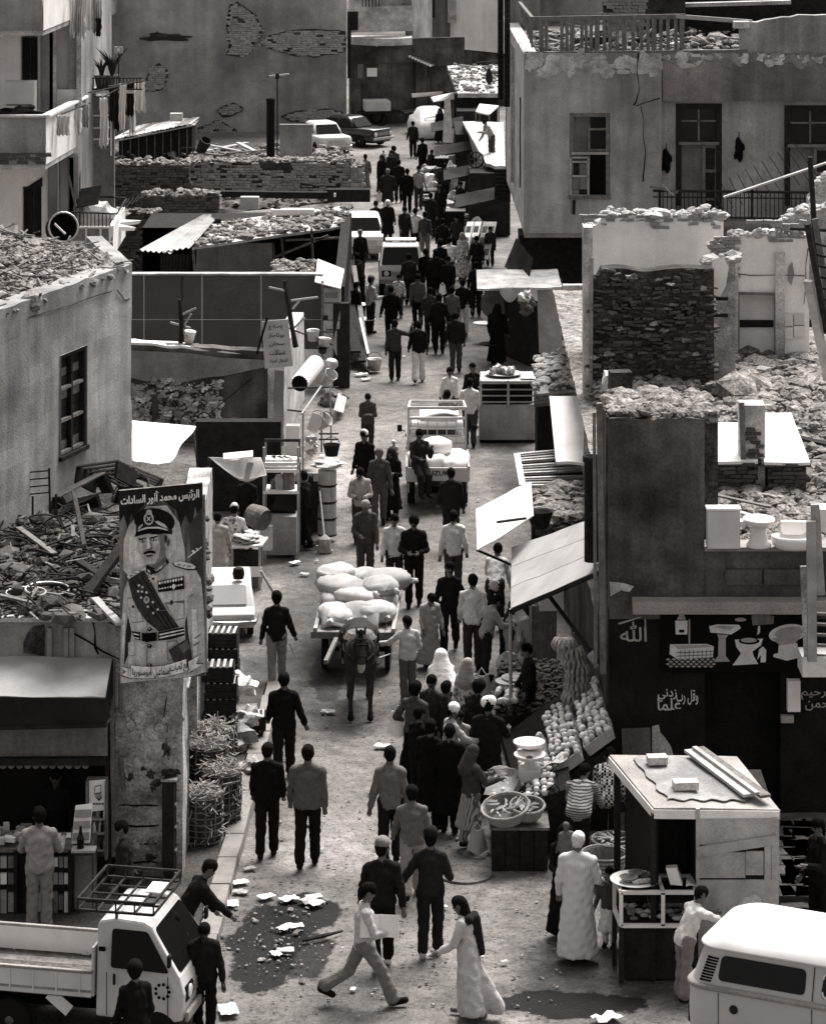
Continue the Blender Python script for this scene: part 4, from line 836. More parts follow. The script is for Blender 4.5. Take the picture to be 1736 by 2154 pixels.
tag(MB().blob(P(38,246,1030)+Vc((0,0,.1)),(.5,.2,.14),4,.5,2).bd('bundle',M['canvas_dark']),'dark bundle lying on the balcony parapet before the white cabinet','bundle')
def cloth(u0,u1,v0,v1,g,m,lab,taper=0.0,seed=0,sway=.06,grp='washing hung on the balconies'):
 a,b=P(u0-1.5,v0,g),P(u1+1.5,v0,g);z1=ZZ(v1,g)
 def fn(s,t):
  p=a.lerp(b,.5+(s-.5)*(1-taper*t));p.z=a.z+(z1-a.z)*t*(1-.12*abs(math.sin(s*7+seed)));p.y+=sway*math.sin(s*14+seed*2+t*2)*(.3+t);p.x+=.012*math.sin(t*5+seed)+.02*math.sin(t*17+seed)*(s-.5)
  return p
 return tag(MB().sheet(fn,10,10,.01).bd('hanging_cloth',M[m],sm_=1),lab,'laundry',grp)
for i,(u0,u1,v0,v1,g,m,lab)in enumerate(((148,158,-10,82,1000,'canvas_white','long white cloth hung first from the upper balcony'),(158,170,-10,78,1000,'canvas','pale shirt hanging by the white cloths on the upper balcony'),(170,178,-10,88,1000,'canvas_white','narrow white towel hanging lowest under the upper balcony'),(179,196,-10,70,1000,'canvas_white','broad white sheet on the upper balcony line'),(196,206,-10,78,1000,'canvas','pale trousers on the upper balcony line'),(206,214,-8,62,1000,'canvas_white','last white garment on the upper balcony line'),(203,212,38,80,1002,'canvas_dark','dark socks pegged on the upper balcony line'),(120,130,242,290,1040,'canvas_white','small white cloth on the middle balcony side'),(130,146,243,288,1030,'canvas_white','white vest on the middle balcony side'),(158,172,228,288,1000,'canvas_white','white shirt drooping at the balcony corner'),(172,186,218,272,985,'canvas','crumpled grey shirt at the balcony corner'),(212,226,205,318,960,'canvas_white','very long white sheet hanging down past the railing'),(231,240,180,262,945,'canvas_dark','dark stocking-like cloth beside the long white sheet'),(240,262,182,282,940,'canvas_dark','pair of black trousers on the railing line'),(252,264,176,285,945,'canvas_white','white robe hung next to the black trousers'),(272,284,172,290,935,'canvas_white','white blouse on the outer line'),(284,304,172,240,930,'canvas_white','white shirt hung at the far end of the outer line'),(268,280,172,250,938,'canvas_dark','dark skirt between the white garments'))):
 cloth(u0,u1,v0,v1,g,m,lab,rn.uniform(-.2,.3),i)
ln=tg('washing_frame','iron frame of washing lines projecting from the balcony railing','clothes line',P(240,190,950))
for a,b in(((186,195,965),(306,170,928)),((228,182,965),(306,170,928)),((214,205,985),(262,180,930)),((130,240,1040),(190,216,975))):MB().tube([P(*a),P(*b)],.018,5).bd('rod',M['iron'],ln)
pb=tg('railing_balcony','narrow iron-railed balcony with a tiled flank beyond the plastered ones','balcony',P(240,330,940))
gq=940.0
MB().box((P(212,188,gq)+P(300,188,gq))/2+Vc((-.4,.5,-.05)),(XX(300,gq)-XX(180,gq),1.0,.1)).bd('floor_slab',M['lime'],pb)
for u in range(176,300,7):MB().tube([P(u,188,gq),P(u,164,gq)],.012,4).bd('baluster',M['iron'],pb)
MB().tube([P(172,164,gq),P(300,164,gq)],.02,5).bd('handrail',M['iron'],pb);MB().tube([P(172,188,gq),P(300,188,gq)],.02,5).bd('bottom_rail',M['iron'],pb)
w=MB();wm(w,(XX(180,gq),DY(gq)+.3),(XX(238,gq),DY(gq)+.3),2.0,ZZ(206,gq),.2,step=.5);sub('flank_wall',pb,w,M['plaster_mid'])
for v in(246,272,296):MB().bar(P(180,v,gq)+Vc((0,.26,0)),P(232,v-2,gq)+Vc((0,.26,0)),.02,.035).bd('joint_line',M['white'],pb)
for u in(232,):MB().bar(P(u,330,gq)+Vc((0,.26,0)),P(u,206,gq)+Vc((0,.26,0)),.035,.02).bd('joint_line',M['white'],pb)
for i,(u,lab)in enumerate(((214,'smaller spiky plant in a pot on the balcony railing'),(236,'larger spiky aloe in a pot at the railing corner'))):
 t=tg('potted_plant',lab,'plant',P(u,188,gq-6),group='potted plants on the balcony');MB().la((0,0,0),[(.12,0),(.18,.34),(.2,.36),(.17,.36),(.16,.3),(0,.3)],14).bd('pot',M['wood'],t,lc=1,sm_=1)
 for k in range(15+6*i):
  a=2.4*k;l=(.45+.25*i)*rn.uniform(.6,1.1);e=Vc((math.cos(a)*l*.55,math.sin(a)*l*.55,.33+l));c=Vc((math.cos(a)*l*.2,math.sin(a)*l*.2,.33+l*.6))
  MB().tube([(0,0,.3),c,e],[.03,.025,.003],4).bd('leaf',M['leaf']if 'leaf' in M else M.setdefault('leaf',mat('plant green',.03,.6,.3,8,.2,50,.1)),t,lc=1)
t=tg('aerial','television aerial on a thin mast above the potted plants','aerial',P(250,190,gq));MB().tube([P(250,190,gq),P(250,112,gq)],.015,5).bd('mast',M['iron'],t)
for s in(-1,1):MB().box(P(250+5*s,105,gq),(.09,.04,.16)).bd('panel',M['tin'],t)
MB().box(P(250,105,gq),(.06,.05,.06)).bd('hub',M['paper'],t)
lb=tg('panelled_balcony','small jutting balcony of panels outlined in white with rails above','balcony',P(230,530,1010));gp_=1005.0
A,B,C=P(150,530,gp_),P(238,532,gp_),P(264,508,940)
w=MB();wm(w,A,B,ZZ(540,gp_),ZZ(476,gp_),.12,step=.5);sub('front_panel',lb,w,M['plaster_mid']);w=MB();wm(w,(B.x,B.y),(C.x,C.y),ZZ(540,gp_),ZZ(476,gp_),.1,step=.5);sub('side_panel',lb,w,M['white'])
for v in(478,508):MB().bar(P(150,v,gp_)+Vc((0,-.02,0)),P(238,v,gp_)+Vc((0,-.02,0)),.03,.04).bd('joint_line',M['white'],lb)
for u in(182,212):MB().bar(P(u,538,gp_)+Vc((0,-.02,0)),P(u,478,gp_)+Vc((0,-.02,0)),.04,.03).bd('joint_line',M['white'],lb)
for u in range(152,240,8):MB().tube([P(u,478,gp_),P(u,448,gp_)],.012,4).bd('baluster',M['iron'],lb)
MB().tube([P(150,446,gp_),P(246,450,gp_),P(266,418,935)],.02,5).bd('handrail',M['iron'],lb);MB().tube([P(160,412,935),P(266,416,935)],.02,5).bd('handrail',M['iron'],lb)
for k in range(6):MB().tube([P(246+10*k,448-6*k,gp_-10*k),P(262+10*k,420-3*k,935)],.008,4).bd('line_rod',M['iron'],lb)
tag(MB().blob(P(185,488,gp_-30)+Vc((0,.4,.1)),(.9,.4,.16),8,.6,2).bd('plaster_heap',M['white']),'white heap of broken plaster on the panelled balcony','heap')
dr=tg('drum','dark round tub with a light rim lying on its side on the roof edge','tub',P(126,482,1030));MB().la(P(126,482,1030),[(.34,0),(.36,.25),(.36,.5),(.30,.5),(.30,.05),(0,.05)],20,axis=(.3,-1,.25)).bd('barrel',M['rubber'],dr);MB().ring(P(126,482,1030)+Vc((.3,-1,.25)).normalized()*.5,.34,.025,(.3,-1,.25)).bd('rim',M['tin'],dr);MB().bar(P(115,470,1047),P(138,492,1047),.04).bd('strap',M['paper'],dr)
t=tg('tilted_chair','dark chair tipped over beside the balcony railing','chair',P(180,430,990));p=P(180,445,990)
MB().slab([p+Vc(q)for q in((-.25,0,.1),(.3,0,.2),(.35,.3,.6),(-.2,.3,.5))],.05).bd('seat',M['wood_dark'],t);MB().slab([p+Vc(q)for q in((-.25,-.02,.1),(-.2,-.02,.12),(-.4,.1,.9),(-.45,.1,.9))],.05).bd('backrest',M['wood'],t)
tag(MB().blob(P(205,468,980)+Vc((0,0,.2)),(.45,.3,.36),3,.35,2).bd('linen_bundle',M['canvas_white']),'pale bundle of linen behind the balcony rails','bundle');tag(MB().box(P(168,455,980)+Vc((0,0,.1)),(.4,.3,.55)).bd('carton',M['wood_pale']),'upright carton against the house wall by the rails','box')
cloth(146,158,398,478,975,'canvas_white','white curtain blowing from the lower doorway')
# === FAR LEFT: HIGH BLANK WALL (plane g = 277) WITH BARE PATCHES OF BRICK
g3=277.0;y3=DY(g3)
fw=tg('high_wall','vast brown plastered end wall with torn patches of bare brick, behind the low ruins','wall',(XX(450,g3),y3,0))
w=MB();wm(w,(XX(-60,g3),y3),(XX(728,g3),y3),-.1,12,.6,step=1.0,amp=.02);sub('render',fw,w,M['plaster_far'])
def bare(poly,seed,mk='brick_pale',lim=90):
 xs=[XX(u,g3)for u,v in poly];zs=[ZZ(v,g3)for u,v in poly];n=len(poly)
 def inside(c,z):
  x=XX(-60,g3)+c;r=0
  for i in range(n):
   j=(i-1)%n
   if(zs[i]>z)!=(zs[j]>z)and x<(xs[j]-xs[i])*(z-zs[i])/(zs[j]-zs[i])+xs[i]:r=not r
  return r
 bp=MB().pm_([(x,y3-.022,z)for x,z in zip(xs,zs)],(0,.01,0)).bd('bare_patch',M['mortar'],fw)
 lay_bricks(bp,(XX(-60,g3),y3-.02),(XX(728,g3),y3-.02),min(zs),max(zs),inside,bl=.30,bh=.105,mk=mk,limit=lim,seed=seed,depth=.1,proud=.03)
 pts=[Vc((x,y3-.03,z))for x,z in zip(xs,zs)];ed=[]
 for i in range(n):
  for k in range(3):p=pts[i].lerp(pts[(i+1)%n],k/3);ed.append(p+Vc((rn.uniform(-.05,.05),0,rn.uniform(-.05,.05))))
 MB().tube(ed+[ed[0]],.03,4,0).bd('torn_edge',M['mortar'],bp)
bare([(483,10),(500,5),(520,20),(540,36),(552,60),(548,75),(535,88),(530,110),(505,120),(478,116),(482,90),(478,60)],31)
bare([(545,92),(560,80),(590,68),(630,62),(680,62),(726,68),(727,108),(700,112),(660,118),(620,116),(580,108)],32)
bare([(303,178),(315,148),(335,134),(350,145),(352,165),(346,185),(322,192),(303,190)],33)
bare([(415,270),(440,262),(458,252),(480,262),(500,280),(520,310),(518,335),(440,335),(430,305)],34);bare([(456,232),(475,220),(500,218),(512,230),(490,240),(470,246)],35)
bare([(590,244),(640,232),(700,230),(720,238),(726,256),(680,262),(610,252)],36,lim=50)
t=tg('wall_ledge','broken stub of brick ledge high on the brown end wall','ledge',P(350,76,g3));MB().blob(P(350,78,g3)+Vc((0,-.05,0)),(1.1,.12,.16),3,.5,2).bd('stub',M['mortar'],t);MB().bar(P(330,66,g3)+Vc((0,-.05,0)),P(334,80,g3)+Vc((0,-.05,0)),.06).bd('spike',M['iron'],t)
tag(MB().hexa([P(u,v,g3)+Vc((0,dy,0))for dy in(-1.2,)for u,v in((212,40),(246,26),(246,-20),(212,-20))]+[P(u,v,g3)for u,v in((212,40),(246,26),(246,-20),(212,-20))]).bd('corner_block',M['lime']),'pale block jutting out at the top of the brown end wall','block')
t=tg('lamp_mast','thin mast with a small lamp arm before the brown end wall','lamp post',P(583,320,400));MB().tube([P(583,325,400),P(583,158,400)],.03,6).bd('mast',M['iron'],t);MB().bar(P(566,160,400),P(608,156,400),.10,.06).bd('arm',M['tin'],t);MB().box(P(583,160,400),(.16,.12,.22)).bd('lamp_box',M['iron'],t)
t=tg('stove_pipe','thick black stove pipe standing behind the ruined wall','pipe',P(569,325,405));MB().la(P(569,330,405),[(.17,0),(.17,2.3),(.19,2.32),(.19,2.42),(.15,2.42),(.15,2.3),(0,2.3)],14).bd('shaft',M['rubber'],t,sm_=1)
tag(heap('rubble_ground',(G(150,480),G(745,420),G(735,318),G(150,318)),lambda a,b:.02+.5*math.sin(math.pi*min(1,b*1.1))*(1-a*.6),60,50,M['dirt'],amp=.16,seed=12),kind='structure')
def ruin(u0,u1,vt,vb,g,lab,mk,seed,lim=300,bl=.26,bh=.10,thick=.7,core='mortar',group=None):
 a,b=(XX(u0,g),DY(g)),(XX(u1,g),DY(g));z1,z0=ZZ(vt,g),max(0,ZZ(vb,g));t=tg('ruined_wall',lab,'wall',((a[0]+b[0])/2,DY(g),z0),group=group)
 tp=lambda s:z1+.14*mn.noise(Vc((s*.8,seed,0)))+.06*mn.noise(Vc((s*3,seed,0)))
 w=MB();wm(w,a,b,z0,z1,thick,step=.25,amp=.06,top=tp,seed=seed);w.bd('core',M[core],t)
 lay_bricks(t,a,b,z0+.02,z1+.15,lambda c,z:z<tp(c)-.04 and mn.noise(Vc((c*.9,z*1.3,seed+3)))>-.42,bl=bl,bh=bh,mk=mk,limit=lim,seed=seed,depth=.2,proud=.05,jit=.05)
 rb_l('loose_stones',lambda r:Vc((r.uniform(a[0],b[0]),DY(g)+r.uniform(0,thick+.25),0))+Vc((0,0,tp(r.uniform(0,b[0]-a[0]))-.02+.1*r.random())),int(70*(b[0]-a[0])),.04,.17,M['rubble'],seed,parent=t)
 return t
ruin(170,398,346,470,455,'dark ruined brick wall stepping down below the balconies','brick',41);ruin(392,742,342,402,447,'low ruined wall of coarse brick with pale rubble along its top','brick_pale',42)
ruin(738,762,352,402,452,'stub end of stacked stones where the ruined wall meets the street','brick_pale',43,80,core='lime');ruin(300,460,410,500,480,'broken foot of brickwork under the long beam','brick',44,160)
ruin(222,330,448,610,600,'dark jagged brick end wall between the panelled balcony and the ribbed roof','brick',46,120)
tag(MB().hexa([P(u,v,470)+Vc((0,dy,0))for dy in(0,)for u,v in((390,413),(690,419),(690,405),(390,402))]+[P(u,v,470)+Vc((0,.4,0))for u,v in((390,413),(690,419),(690,405),(390,402))]).bd('long_beam',M['wood_dark']),'long dark beam laid along the ruined wall','beam')
tag(MB().hexa([P(u,v,476)for u,v in((688,425),(778,425),(778,399),(688,399))]+[P(u,v,476)+Vc((0,.6,0))for u,v in((688,425),(778,425),(778,399),(688,399))]).bd('sign_box',M['wood_dark']),'dark box sign at the street end of the long beam','sign')
for q in((704,408),(704,412)):tag(MB().blob(P(q[0],q[1],477),.045,1,.1).bd('bulb',M['paper']),'small white bulb on the dark box sign','bulb','bulbs on the box sign')
rb_l('rubble',lambda r:G(r.uniform(180,740),r.uniform(326,440))+Vc((0,0,.45*r.random()+.1)),1500,.05,.24,M['rubble'],45)
sh=tg('lean_to_shed','dark board shed with a ragged slanting roof of laths below the brown wall','shed',G(330,345));gs_=345.0
w=MB();wm(w,(XX(250,gs_),DY(gs_)),(XX(404,gs_),DY(gs_)),.2,ZZ(262,gs_),2.4,step=.8,amp=.01,top=lambda s:ZZ(292,gs_)+s*.11*1.4);sub('wall',sh,w,M['wood_dark'])
for k in range(9):MB().bar(P(258+17*k,338,gs_)+Vc((0,-.03,0)),P(258+17*k,296-3.2*k,gs_)+Vc((0,-.03,0)),.05,.04,up=(0,1,0)).bd('batten',M['wood'],sh)
ra,rb,rc,rd=P(240,296,350),P(408,262,350),P(418,250,300),P(292,268,300)
MB().slab([ra,rb,rc,rd],.06).bd('roof_deck',M['wood_pale'],sh)
for k in range(18):
 t0=k/18;MB().bar(ra.lerp(rb,t0)+Vc((0,0,.06)),rd.lerp(rc,min(1,t0+.05))+Vc((0,0,.06+rn.uniform(0,.06))),rn.uniform(.12,.3),.03).bd('roof_lath',M[rn.choice(('wood_pale','wood','lime'))],sh)
tag(MB().box(P(371,246,330),(.55,.5,.35)).bd('roof_box',M['wood_pale']),'small box left on the lath roof of the shed','box')
t=tg('iron_frame','small twisted iron frame standing beside the dark shed','frame',G(392,340))
for a,b in(((378,338),(380,312)),((380,312),(408,310)),((408,310),(404,334)),((378,338),(402,320)),((404,334),(380,322))):MB().tube([P(*a,352),P(*b,352)],.03,5).bd('bar',M['iron'],t)
for i,(u0,v0,u1,v1,w_,m,lab)in enumerate(((430,318,520,300,.25,'wood_pale','pale plank slanting on the rubble behind the ruin'),(440,305,505,318,.2,'wood_pale','plank crossing the slanting one behind the ruin'),(410,322,470,326,.22,'wood','grey board flat on the rubble behind the ruin'),(500,300,545,322,.2,'lime','short whitish board near the stove pipe'),(478,322,560,316,.15,'wood','thin lath reaching towards the stove pipe'))):
 a,b=PZ(u0,v0,.7+.15*(i%2)),PZ(u1,v1,.6+.1*(i%3));tag(MB().bar(a,b,w_,.06).bd('plank',M[m]),lab,'plank','planks behind the ruined wall')
t=tg('metal_duct','curled metal duct lying open on the rubble','duct',PZ(422,318,.7));MB().la(PZ(422,318,.8),[(.22,0),(.28,.7),(.22,.68),(.18,0)],14,axis=(.4,-.5,.8)).bd('shell',M['iron'],t)
w3=tg('low_wall','low plain wall corner in front of the brown end wall beside the parked black car','wall',G(625,345));w=MB();wm(w,(XX(588,352),DY(352)),(XX(656,352),DY(352)),0,ZZ(262,352),.3,step=.5);sub('render',w3,w,M['plaster_far'])
M['corrug']=mat('pale corrugated sheet',.42,.7,.22,2,.2,40,.2,stain=.25)
def corrugated(name,q,waves,m,parent,amp=.03,nv=3):
 q=[Vc(p)for p in q];nr=(q[1]-q[0]).cross(q[3]-q[0]).normalized()
 fn=lambda a,b:q[0].lerp(q[1],a).lerp(q[3].lerp(q[2],a),b)+nr*amp*math.sin(2*math.pi*a*waves)
 return MB().sheet(fn,waves*6,nv,.012).bd(name,M[m],parent)
cr=tg('tin_roof_shed','shed with a pale ribbed sheet roof sloping down to the street wall','shed',P(400,560,640))
zA1,zB1=2.6,2.9
corrugated('roof_sheet',[PZ(292,526,2.55),PZ(360,532,2.55),PZ(446,452,2.9),PZ(428,452,2.95)],6,'corrug',cr);corrugated('roof_sheet',[PZ(338,530,2.60),PZ(400,520,2.6),PZ(452,462,2.9),PZ(440,455,2.92)],5,'corrug',cr)
rf=[PZ(405,520,2.5),PZ(725,474,2.5),PZ(742,430,2.7),PZ(430,470,2.7)]
MB().slab(rf,.08,.03,10,6).bd('roof_deck',M['lime'],cr)
rb_l('rubble',lambda r:(lambda a,b:rf[0].lerp(rf[1],a).lerp(rf[3].lerp(rf[2],a),b)+Vc((0,0,.03+.06*r.random())))(r.random(),r.random()*.9),650,.03,.16,M['rubble'],47,parent=cr)
w=MB();room(w,(XX(300,640),DY(640)),(XX(735,640),DY(640)),0,2.45,3.5);sub('interior',cr,w,M['wood_dark'])
corrugated('wall_sheet',[P(338,574,640),P(398,574,640),P(402,535,640),P(338,535,640)],9,'iron',cr,.02)
MB().slab([P(412,577,655),P(574,580,655),P(572,511,655),P(414,512,655)],.05,0).bd('wall_board',M['plaster_mid'],cr)
for a,b in(((405,520),(575,512)),((575,500),(700,482)),((600,505),(720,500)),((580,540),(690,495)),((590,480),(600,580)),((655,480),(660,580)),((405,512),(410,580)),((575,512),(578,580))):MB().bar(P(*a,650),P(*b,650),.07,.07).bd('pole',M['wood'],cr)
for i,(u,v,sx,sy,sz,m,lab)in enumerate(((525,440,.62,.3,.42,'corrug','pale ribbed block standing on the shed roof'),(583,452,.3,.3,.2,'wood_pale','square tin on the shed roof edge'),(615,452,1.4,.35,.2,'canvas_white','long white cloth bundle lying on the shed roof'),(455,470,.3,.2,.16,'wood_dark','dark brick on the shed roof'))):
 tag(MB().box(PZ(u,v,2.75)+Vc((0,0,sz/2)),(sx,sy,sz),rn.uniform(-.2,.2)).bd('roof_item',M[m],bevel=.03),lab,'box' if i!=2 else 'bundle','odds and ends on the shed roof')
rb_l('rubble',lambda r:PZ(r.uniform(575,665),r.uniform(545,595),2.6+.1*r.random()),240,.04,.16,M['rubble'],48)
tag(MB().slab([PZ(662,592,2.9),PZ(716,606,2.75),PZ(724,566,2.95),PZ(668,544,3.1)],.03).bd('loose_sheet',M['canvas_white']),'square white sheet of board tilted on the roof by the street','board')
g8=804.0;pwl=tg('panel_wall','wall of dark speckled panels divided by thin white joints','wall',P(480,720,g8));M['terrazzo']=mat('speckled render',.085,.9,.12,2,.7,60,.4)
zt8,zb8=ZZ(578,g8),ZZ(735,g8);x80,x81=XX(262,g8),XX(678,g8)
us=[262,303,425,549,678];vs_=[578,672,735]
for i in range(4):
 for j in range(2):
  x0,x1,z1,z0=XX(us[i],g8)+.015,XX(us[i+1],g8)-.015,ZZ(vs_[j],g8)-.012,ZZ(vs_[j+1],g8)+.012
  MB().box(((x0+x1)/2,DY(g8)+.1-.004*((i+j)%2),(z0+z1)/2),(x1-x0,.2,z1-z0)).bd('panel',M['terrazzo'],pwl)
w=MB();w.box(((x80+x81)/2,DY(g8)+.11,(zt8+zb8)/2),(x81-x80,.18,zt8-zb8));w.bd('joint_backing',M['white'],pwl);MB().box(((x80+x81)/2,DY(g8)+.1,zt8+.02),(x81-x80+.05,.3,.05)).bd('coping',M['lime'],pwl)
crack(pwl,[P(u,v,g8)for u,v in((384,580),(380,605),(386,625),(378,645),(382,655))])
g9=930.0;lw=tg('lower_wall','stained lower wall with a white-edged top and a big crumbled patch of limewashed stone','wall',P(460,930,g9));xe=XX(596,g9)
w=MB();wm(w,(XX(255,g9),DY(g9)),(xe,DY(g9)),0,ZZ(722,g9),.5,step=.25,amp=.03,top=lambda s:ZZ(722,g9)-s*.055+.04*mn.noise(Vc((s*2,3,0))));sub('render',lw,w,M['plaster_dark'])
MB().slab([P(262,718,g9),P(560,742,g9),P(560,734,915),P(270,712,915)],.06,.04,20,1).bd('coping',M['white'],lw)
flat('grey_render',[(262,735),(400,742),(470,752),(560,756),(555,772),(470,790),(440,792),(400,800),(370,812),(330,806),(262,790)],M['plaster'],0,lw,g9,DY(g9)-.05)
for k in range(420):
 u,v=rn.uniform(276,466),rn.uniform(792,935)
 if v<800+14*math.sin(u*.05)or(318<u<332 and v>812)or v>900+30*math.sin(u*.04):continue
 p=P(u,v,g9);MB().blob((p.x,DY(g9)-.03+.04*rn.random(),p.z),(rn.uniform(.03,.12),.08,rn.uniform(.03,.09)),k,.75).bd('stone',M[rn.choice(('lime','white','lime','mortar','brick_pale'))],lw)if k<300 else None
rb_l('loose_stones',lambda r:(lambda p:Vc((p.x,DY(g9)-.04,p.z)))(P(r.choice((r.uniform(276,316),r.uniform(334,466))),r.uniform(805,905),g9)),900,.015,.07,M['lime'],95,parent=lw)
w=MB();wm(w,(XX(580,g9),DY(g9)-.35),(XX(598,g9),DY(g9)-.3),0,ZZ(775,g9),.8,step=.3,amp=.02);sub('end_pier',lw,w,M['plaster'])
w=MB();wm(w,(XX(598,g9)+.003,DY(g9)-.3),(XX(640,838),DY(838)),0,ZZ(735,g9),.4,step=.4,amp=.03);sub('return_wall',lw,w,M['lime'])
tag(MB().tube([P(600,700,900),P(560,770,925),P(500,820,935),P(440,870,940)],.015,4).bd('cable',M['rubber']),'dark cable hanging across the stained wall','cable');tag(MB().ring(P(430,880,945),.16,.02,(0,1,.2)).bd('wire_coil',M['iron']),'small coil of wire on the foot of the stained wall','coil')
def sh_fn(a,b):
 p=PZ(277,884,2.2).lerp(PZ(412,896,2.35),a).lerp(PZ(277,962,1.9).lerp(PZ(345,985,1.9),a),b);p.z+=-.18*math.sin(math.pi*a)*b+.05*math.sin(9*a+4*b)*b+.02*math.sin(23*a-6*b)*b;p.x+=.03*math.sin(11*b)*(a>.9);return p
wsht=tag(MB().sheet(lambda a,b:sh_fn(a,1-b),24,14,.01).bd('awning_sheet',M['canvas_white'],sm_=1),'big white sheet stretched as an awning against the stained wall','awning')
tag(MB().tube([P(405,890,965),P(420,1015,990)],.03,5).bd('sheet_pole',M['iron']),'leaning iron pole holding up the big white sheet','pole');
def rough_post(pts,g,lab,arms,r_=.06):
 t=tg('rough_post',lab,'post',P(*pts[-1],g));MB().tube([P(u,v,g)for u,v in pts],[r_*.8,r_*1.1,r_,r_*1.2][:len(pts)],6).bd('trunk',M['wood_dark'],t)
 for a,b in arms:MB().bar(P(*a,g),P(*b,g),.05,.05).bd('arm',M['wood_pale'],t)
 return t
rough_post([(378,630),(382,680),(380,722)],925,'crooked post with nailed cross arms on the lower wall',[((382,662),(412,648)),((358,678),(400,690)),((384,690),(402,660)),((378,672),(392,712))])
rough_post([(598,590),(606,640),(614,690),(622,730)],905,'crooked tall post leaning behind the tin sign',[((565,604),(602,612)),((612,632),(668,625)),((615,650),(630,632)),((618,690),(640,668))])
def bucket(p,r_,h_,rot,lab,m='tin',handle=1,grp='tin buckets hung about the tinware stall'):
 t=tg('bucket',lab,'bucket',p,group=grp);t.rotation_euler=rot
 MB().la((0,0,0),[(r_*.72,0),(r_,h_),(r_*1.05,h_+.01),(r_*.95,h_),(r_*.68,.03),(0,.03)],18).bd('body',M[m],t,lc=1,sm_=1)
 if handle:MB().tube([(r_*math.cos(a),0,h_+r_*.9*math.sin(a))for a in(math.pi*k/10 for k in range(11))],.008,4).bd('handle',M['iron'],t,lc=1)
 return t
tag(bucket(P(397,721,922),.14,.30,(.1,.15,0),'pale bucket standing on the white-topped lower wall','canvas_white',0),None,None)
ts=tg('tin_sign','dull metal sign of hand-lettered Arabic repair services at the wall end','sign',P(585,775,960));gt=960
tb=MB().pm_([P(550,676,gt),P(606,671,gt),P(616,770,gt),P(557,775,gt)][::-1],(0,.03,0)).bd('sheet',mat('sign tin',.40,.6,.12,4,.1,50,.05),ts)
for i,s in enumerate(('إصلاح','بوتاجاز','سخان','غسالات','أشغال كهرباء')):lettering('lettering',arabic(s),P(579+i*1.6,688+i*17.5,gt)+Vc((0,-.004,0)),(.34,.40,.36,.40,.44)[i],M['black'],ts,xdir=(1,0,.03),height=.13,bold=.008)
MB().bar(P(562,668,gt+3),P(540,745,gt+6),.05,.03).bd('strut',M['black'],ts)
# === RIGHT: RUINED UPPER ROOMS (floor 4 m up)
gA,gB=1250.0,1130.0;yA,yB=DY(gA),DY(gB)
ru=tg('ruined_rooms','roofless whitewashed rooms with broken wall tops and an empty doorway above the shops','building',(XX(1235,gA),yA,ZR-.2))
ztop=lambda g,v:(lambda s:ZZ(v,g)+.16*mn.noise(Vc((s*1.1,7,0)))+.08*mn.noise(Vc((s*4,2,0))))
def ruin_wall(nm,u0,u1,vt,g,m,thick=.4,z0=None,op_=(),crumble=1,amp=.03,step=.25,y_off=0.0,tp=None):
 a,b=(XX(u0,g),DY(g)+y_off),(XX(u1,g),DY(g)+y_off);ops=[(XX(p,g)-a[0],XX(q,g)-a[0],ZZ(s,g),ZZ(r,g))for p,q,r,s in op_]
 t_=tp or(ztop(g,vt)if crumble else None)
 w=MB();wm(w,a,b,ZR-.3 if z0 is None else z0,ZZ(vt,g),thick,op_=ops,step=step,amp=amp,top=t_,seed=u0);o=sub(nm,ru,w,M[m])
 if crumble:rb_l('loose_stones',lambda r:(lambda s:Vc((a[0]+s,a[1]+r.uniform(-.05,thick),t_(s)-.03+.10*r.random())))(r.uniform(0,b[0]-a[0])),int(60*(b[0]-a[0])),.03,.15,M['lime'],int(u0),parent=ru)
 return a,b
aw,bw=ruin_wall('white_back_wall',1226,1520,468,gB,'white',.5,tp=lambda s:ZZ(452,gB)+(-.25 if s<.5 else 0)+.12*mn.noise(Vc((s*1.7,7,0))))
lay_bricks(ru,aw,bw,ZZ(482,gB),ZZ(452,gB),lambda c,z:(z-ZZ(480,gB))>.12+.35*mn.noise(Vc((c*1.5,0,5)))or c>2.75,bl=.22,bh=.08,mk='brick_pale',limit=110,seed=61,proud=.03,jit=.04)
ar,br_=(XX(1240,gA),yA),(XX(1500,gA),yA);tpr=lambda s:ZZ(566,gA)+.10*mn.noise(Vc((s*1.3,4,0)))-(.25 if .0<s<.12 else 0)
rwl=tg('rubble_wall','ragged dark wall of weathered rubble bricks left standing before the whitewashed room','wall',(XX(1370,gA),yA,ZR-.3))
w=MB();wm(w,ar,br_,ZR-.5,ZZ(566,gA),.55,step=.12,amp=.07,top=tpr,seed=2);w.bd('core',M['mortar'],rwl)
lay_bricks(rwl,ar,br_,ZR-.3,ZZ(560,gA),lambda c,z:z<tpr(c)and not(1.0<c<1.9 and z>ZZ(582,gA)+.05*math.sin(c*9)),bl=.21,bh=.068,mk='brick',limit=300,seed=62,depth=.22,proud=.06,jit=.10,miss=.16)
for k in range(90):p=P(rn.uniform(1243,1498),rn.uniform(575,815),gA);MB().blob((p.x,yA-.09,p.z),(rn.uniform(.04,.12),.08,rn.uniform(.02,.05)),k,.7).bd('stone',M[rn.choice(('brick','brick','rubble','plaster_dark','brick_pale'))],rwl)
rb_l('rubble',lambda r:Vc((r.uniform(ar[0],br_[0]),yA+r.uniform(-.9,.5),0))+Vc((0,0,ZR+.35*r.random())),500,.04,.18,M['rubble'],63)
w=MB();wm(w,(XX(1226,gA),yA-.05),(XX(1245,gA),yA-.05),2.4,ZZ(478,gA),.5,step=.2,amp=.03,seed=5);sub('end_pier',ru,w,M['lime'])
MB().bar(P(1241,862,gA)+Vc((0,-.09,0)),P(1243,540,gA)+Vc((0,-.09,0)),.06,.05).bd('plaster_stop',M['plaster'],ru)
gD=1165.0
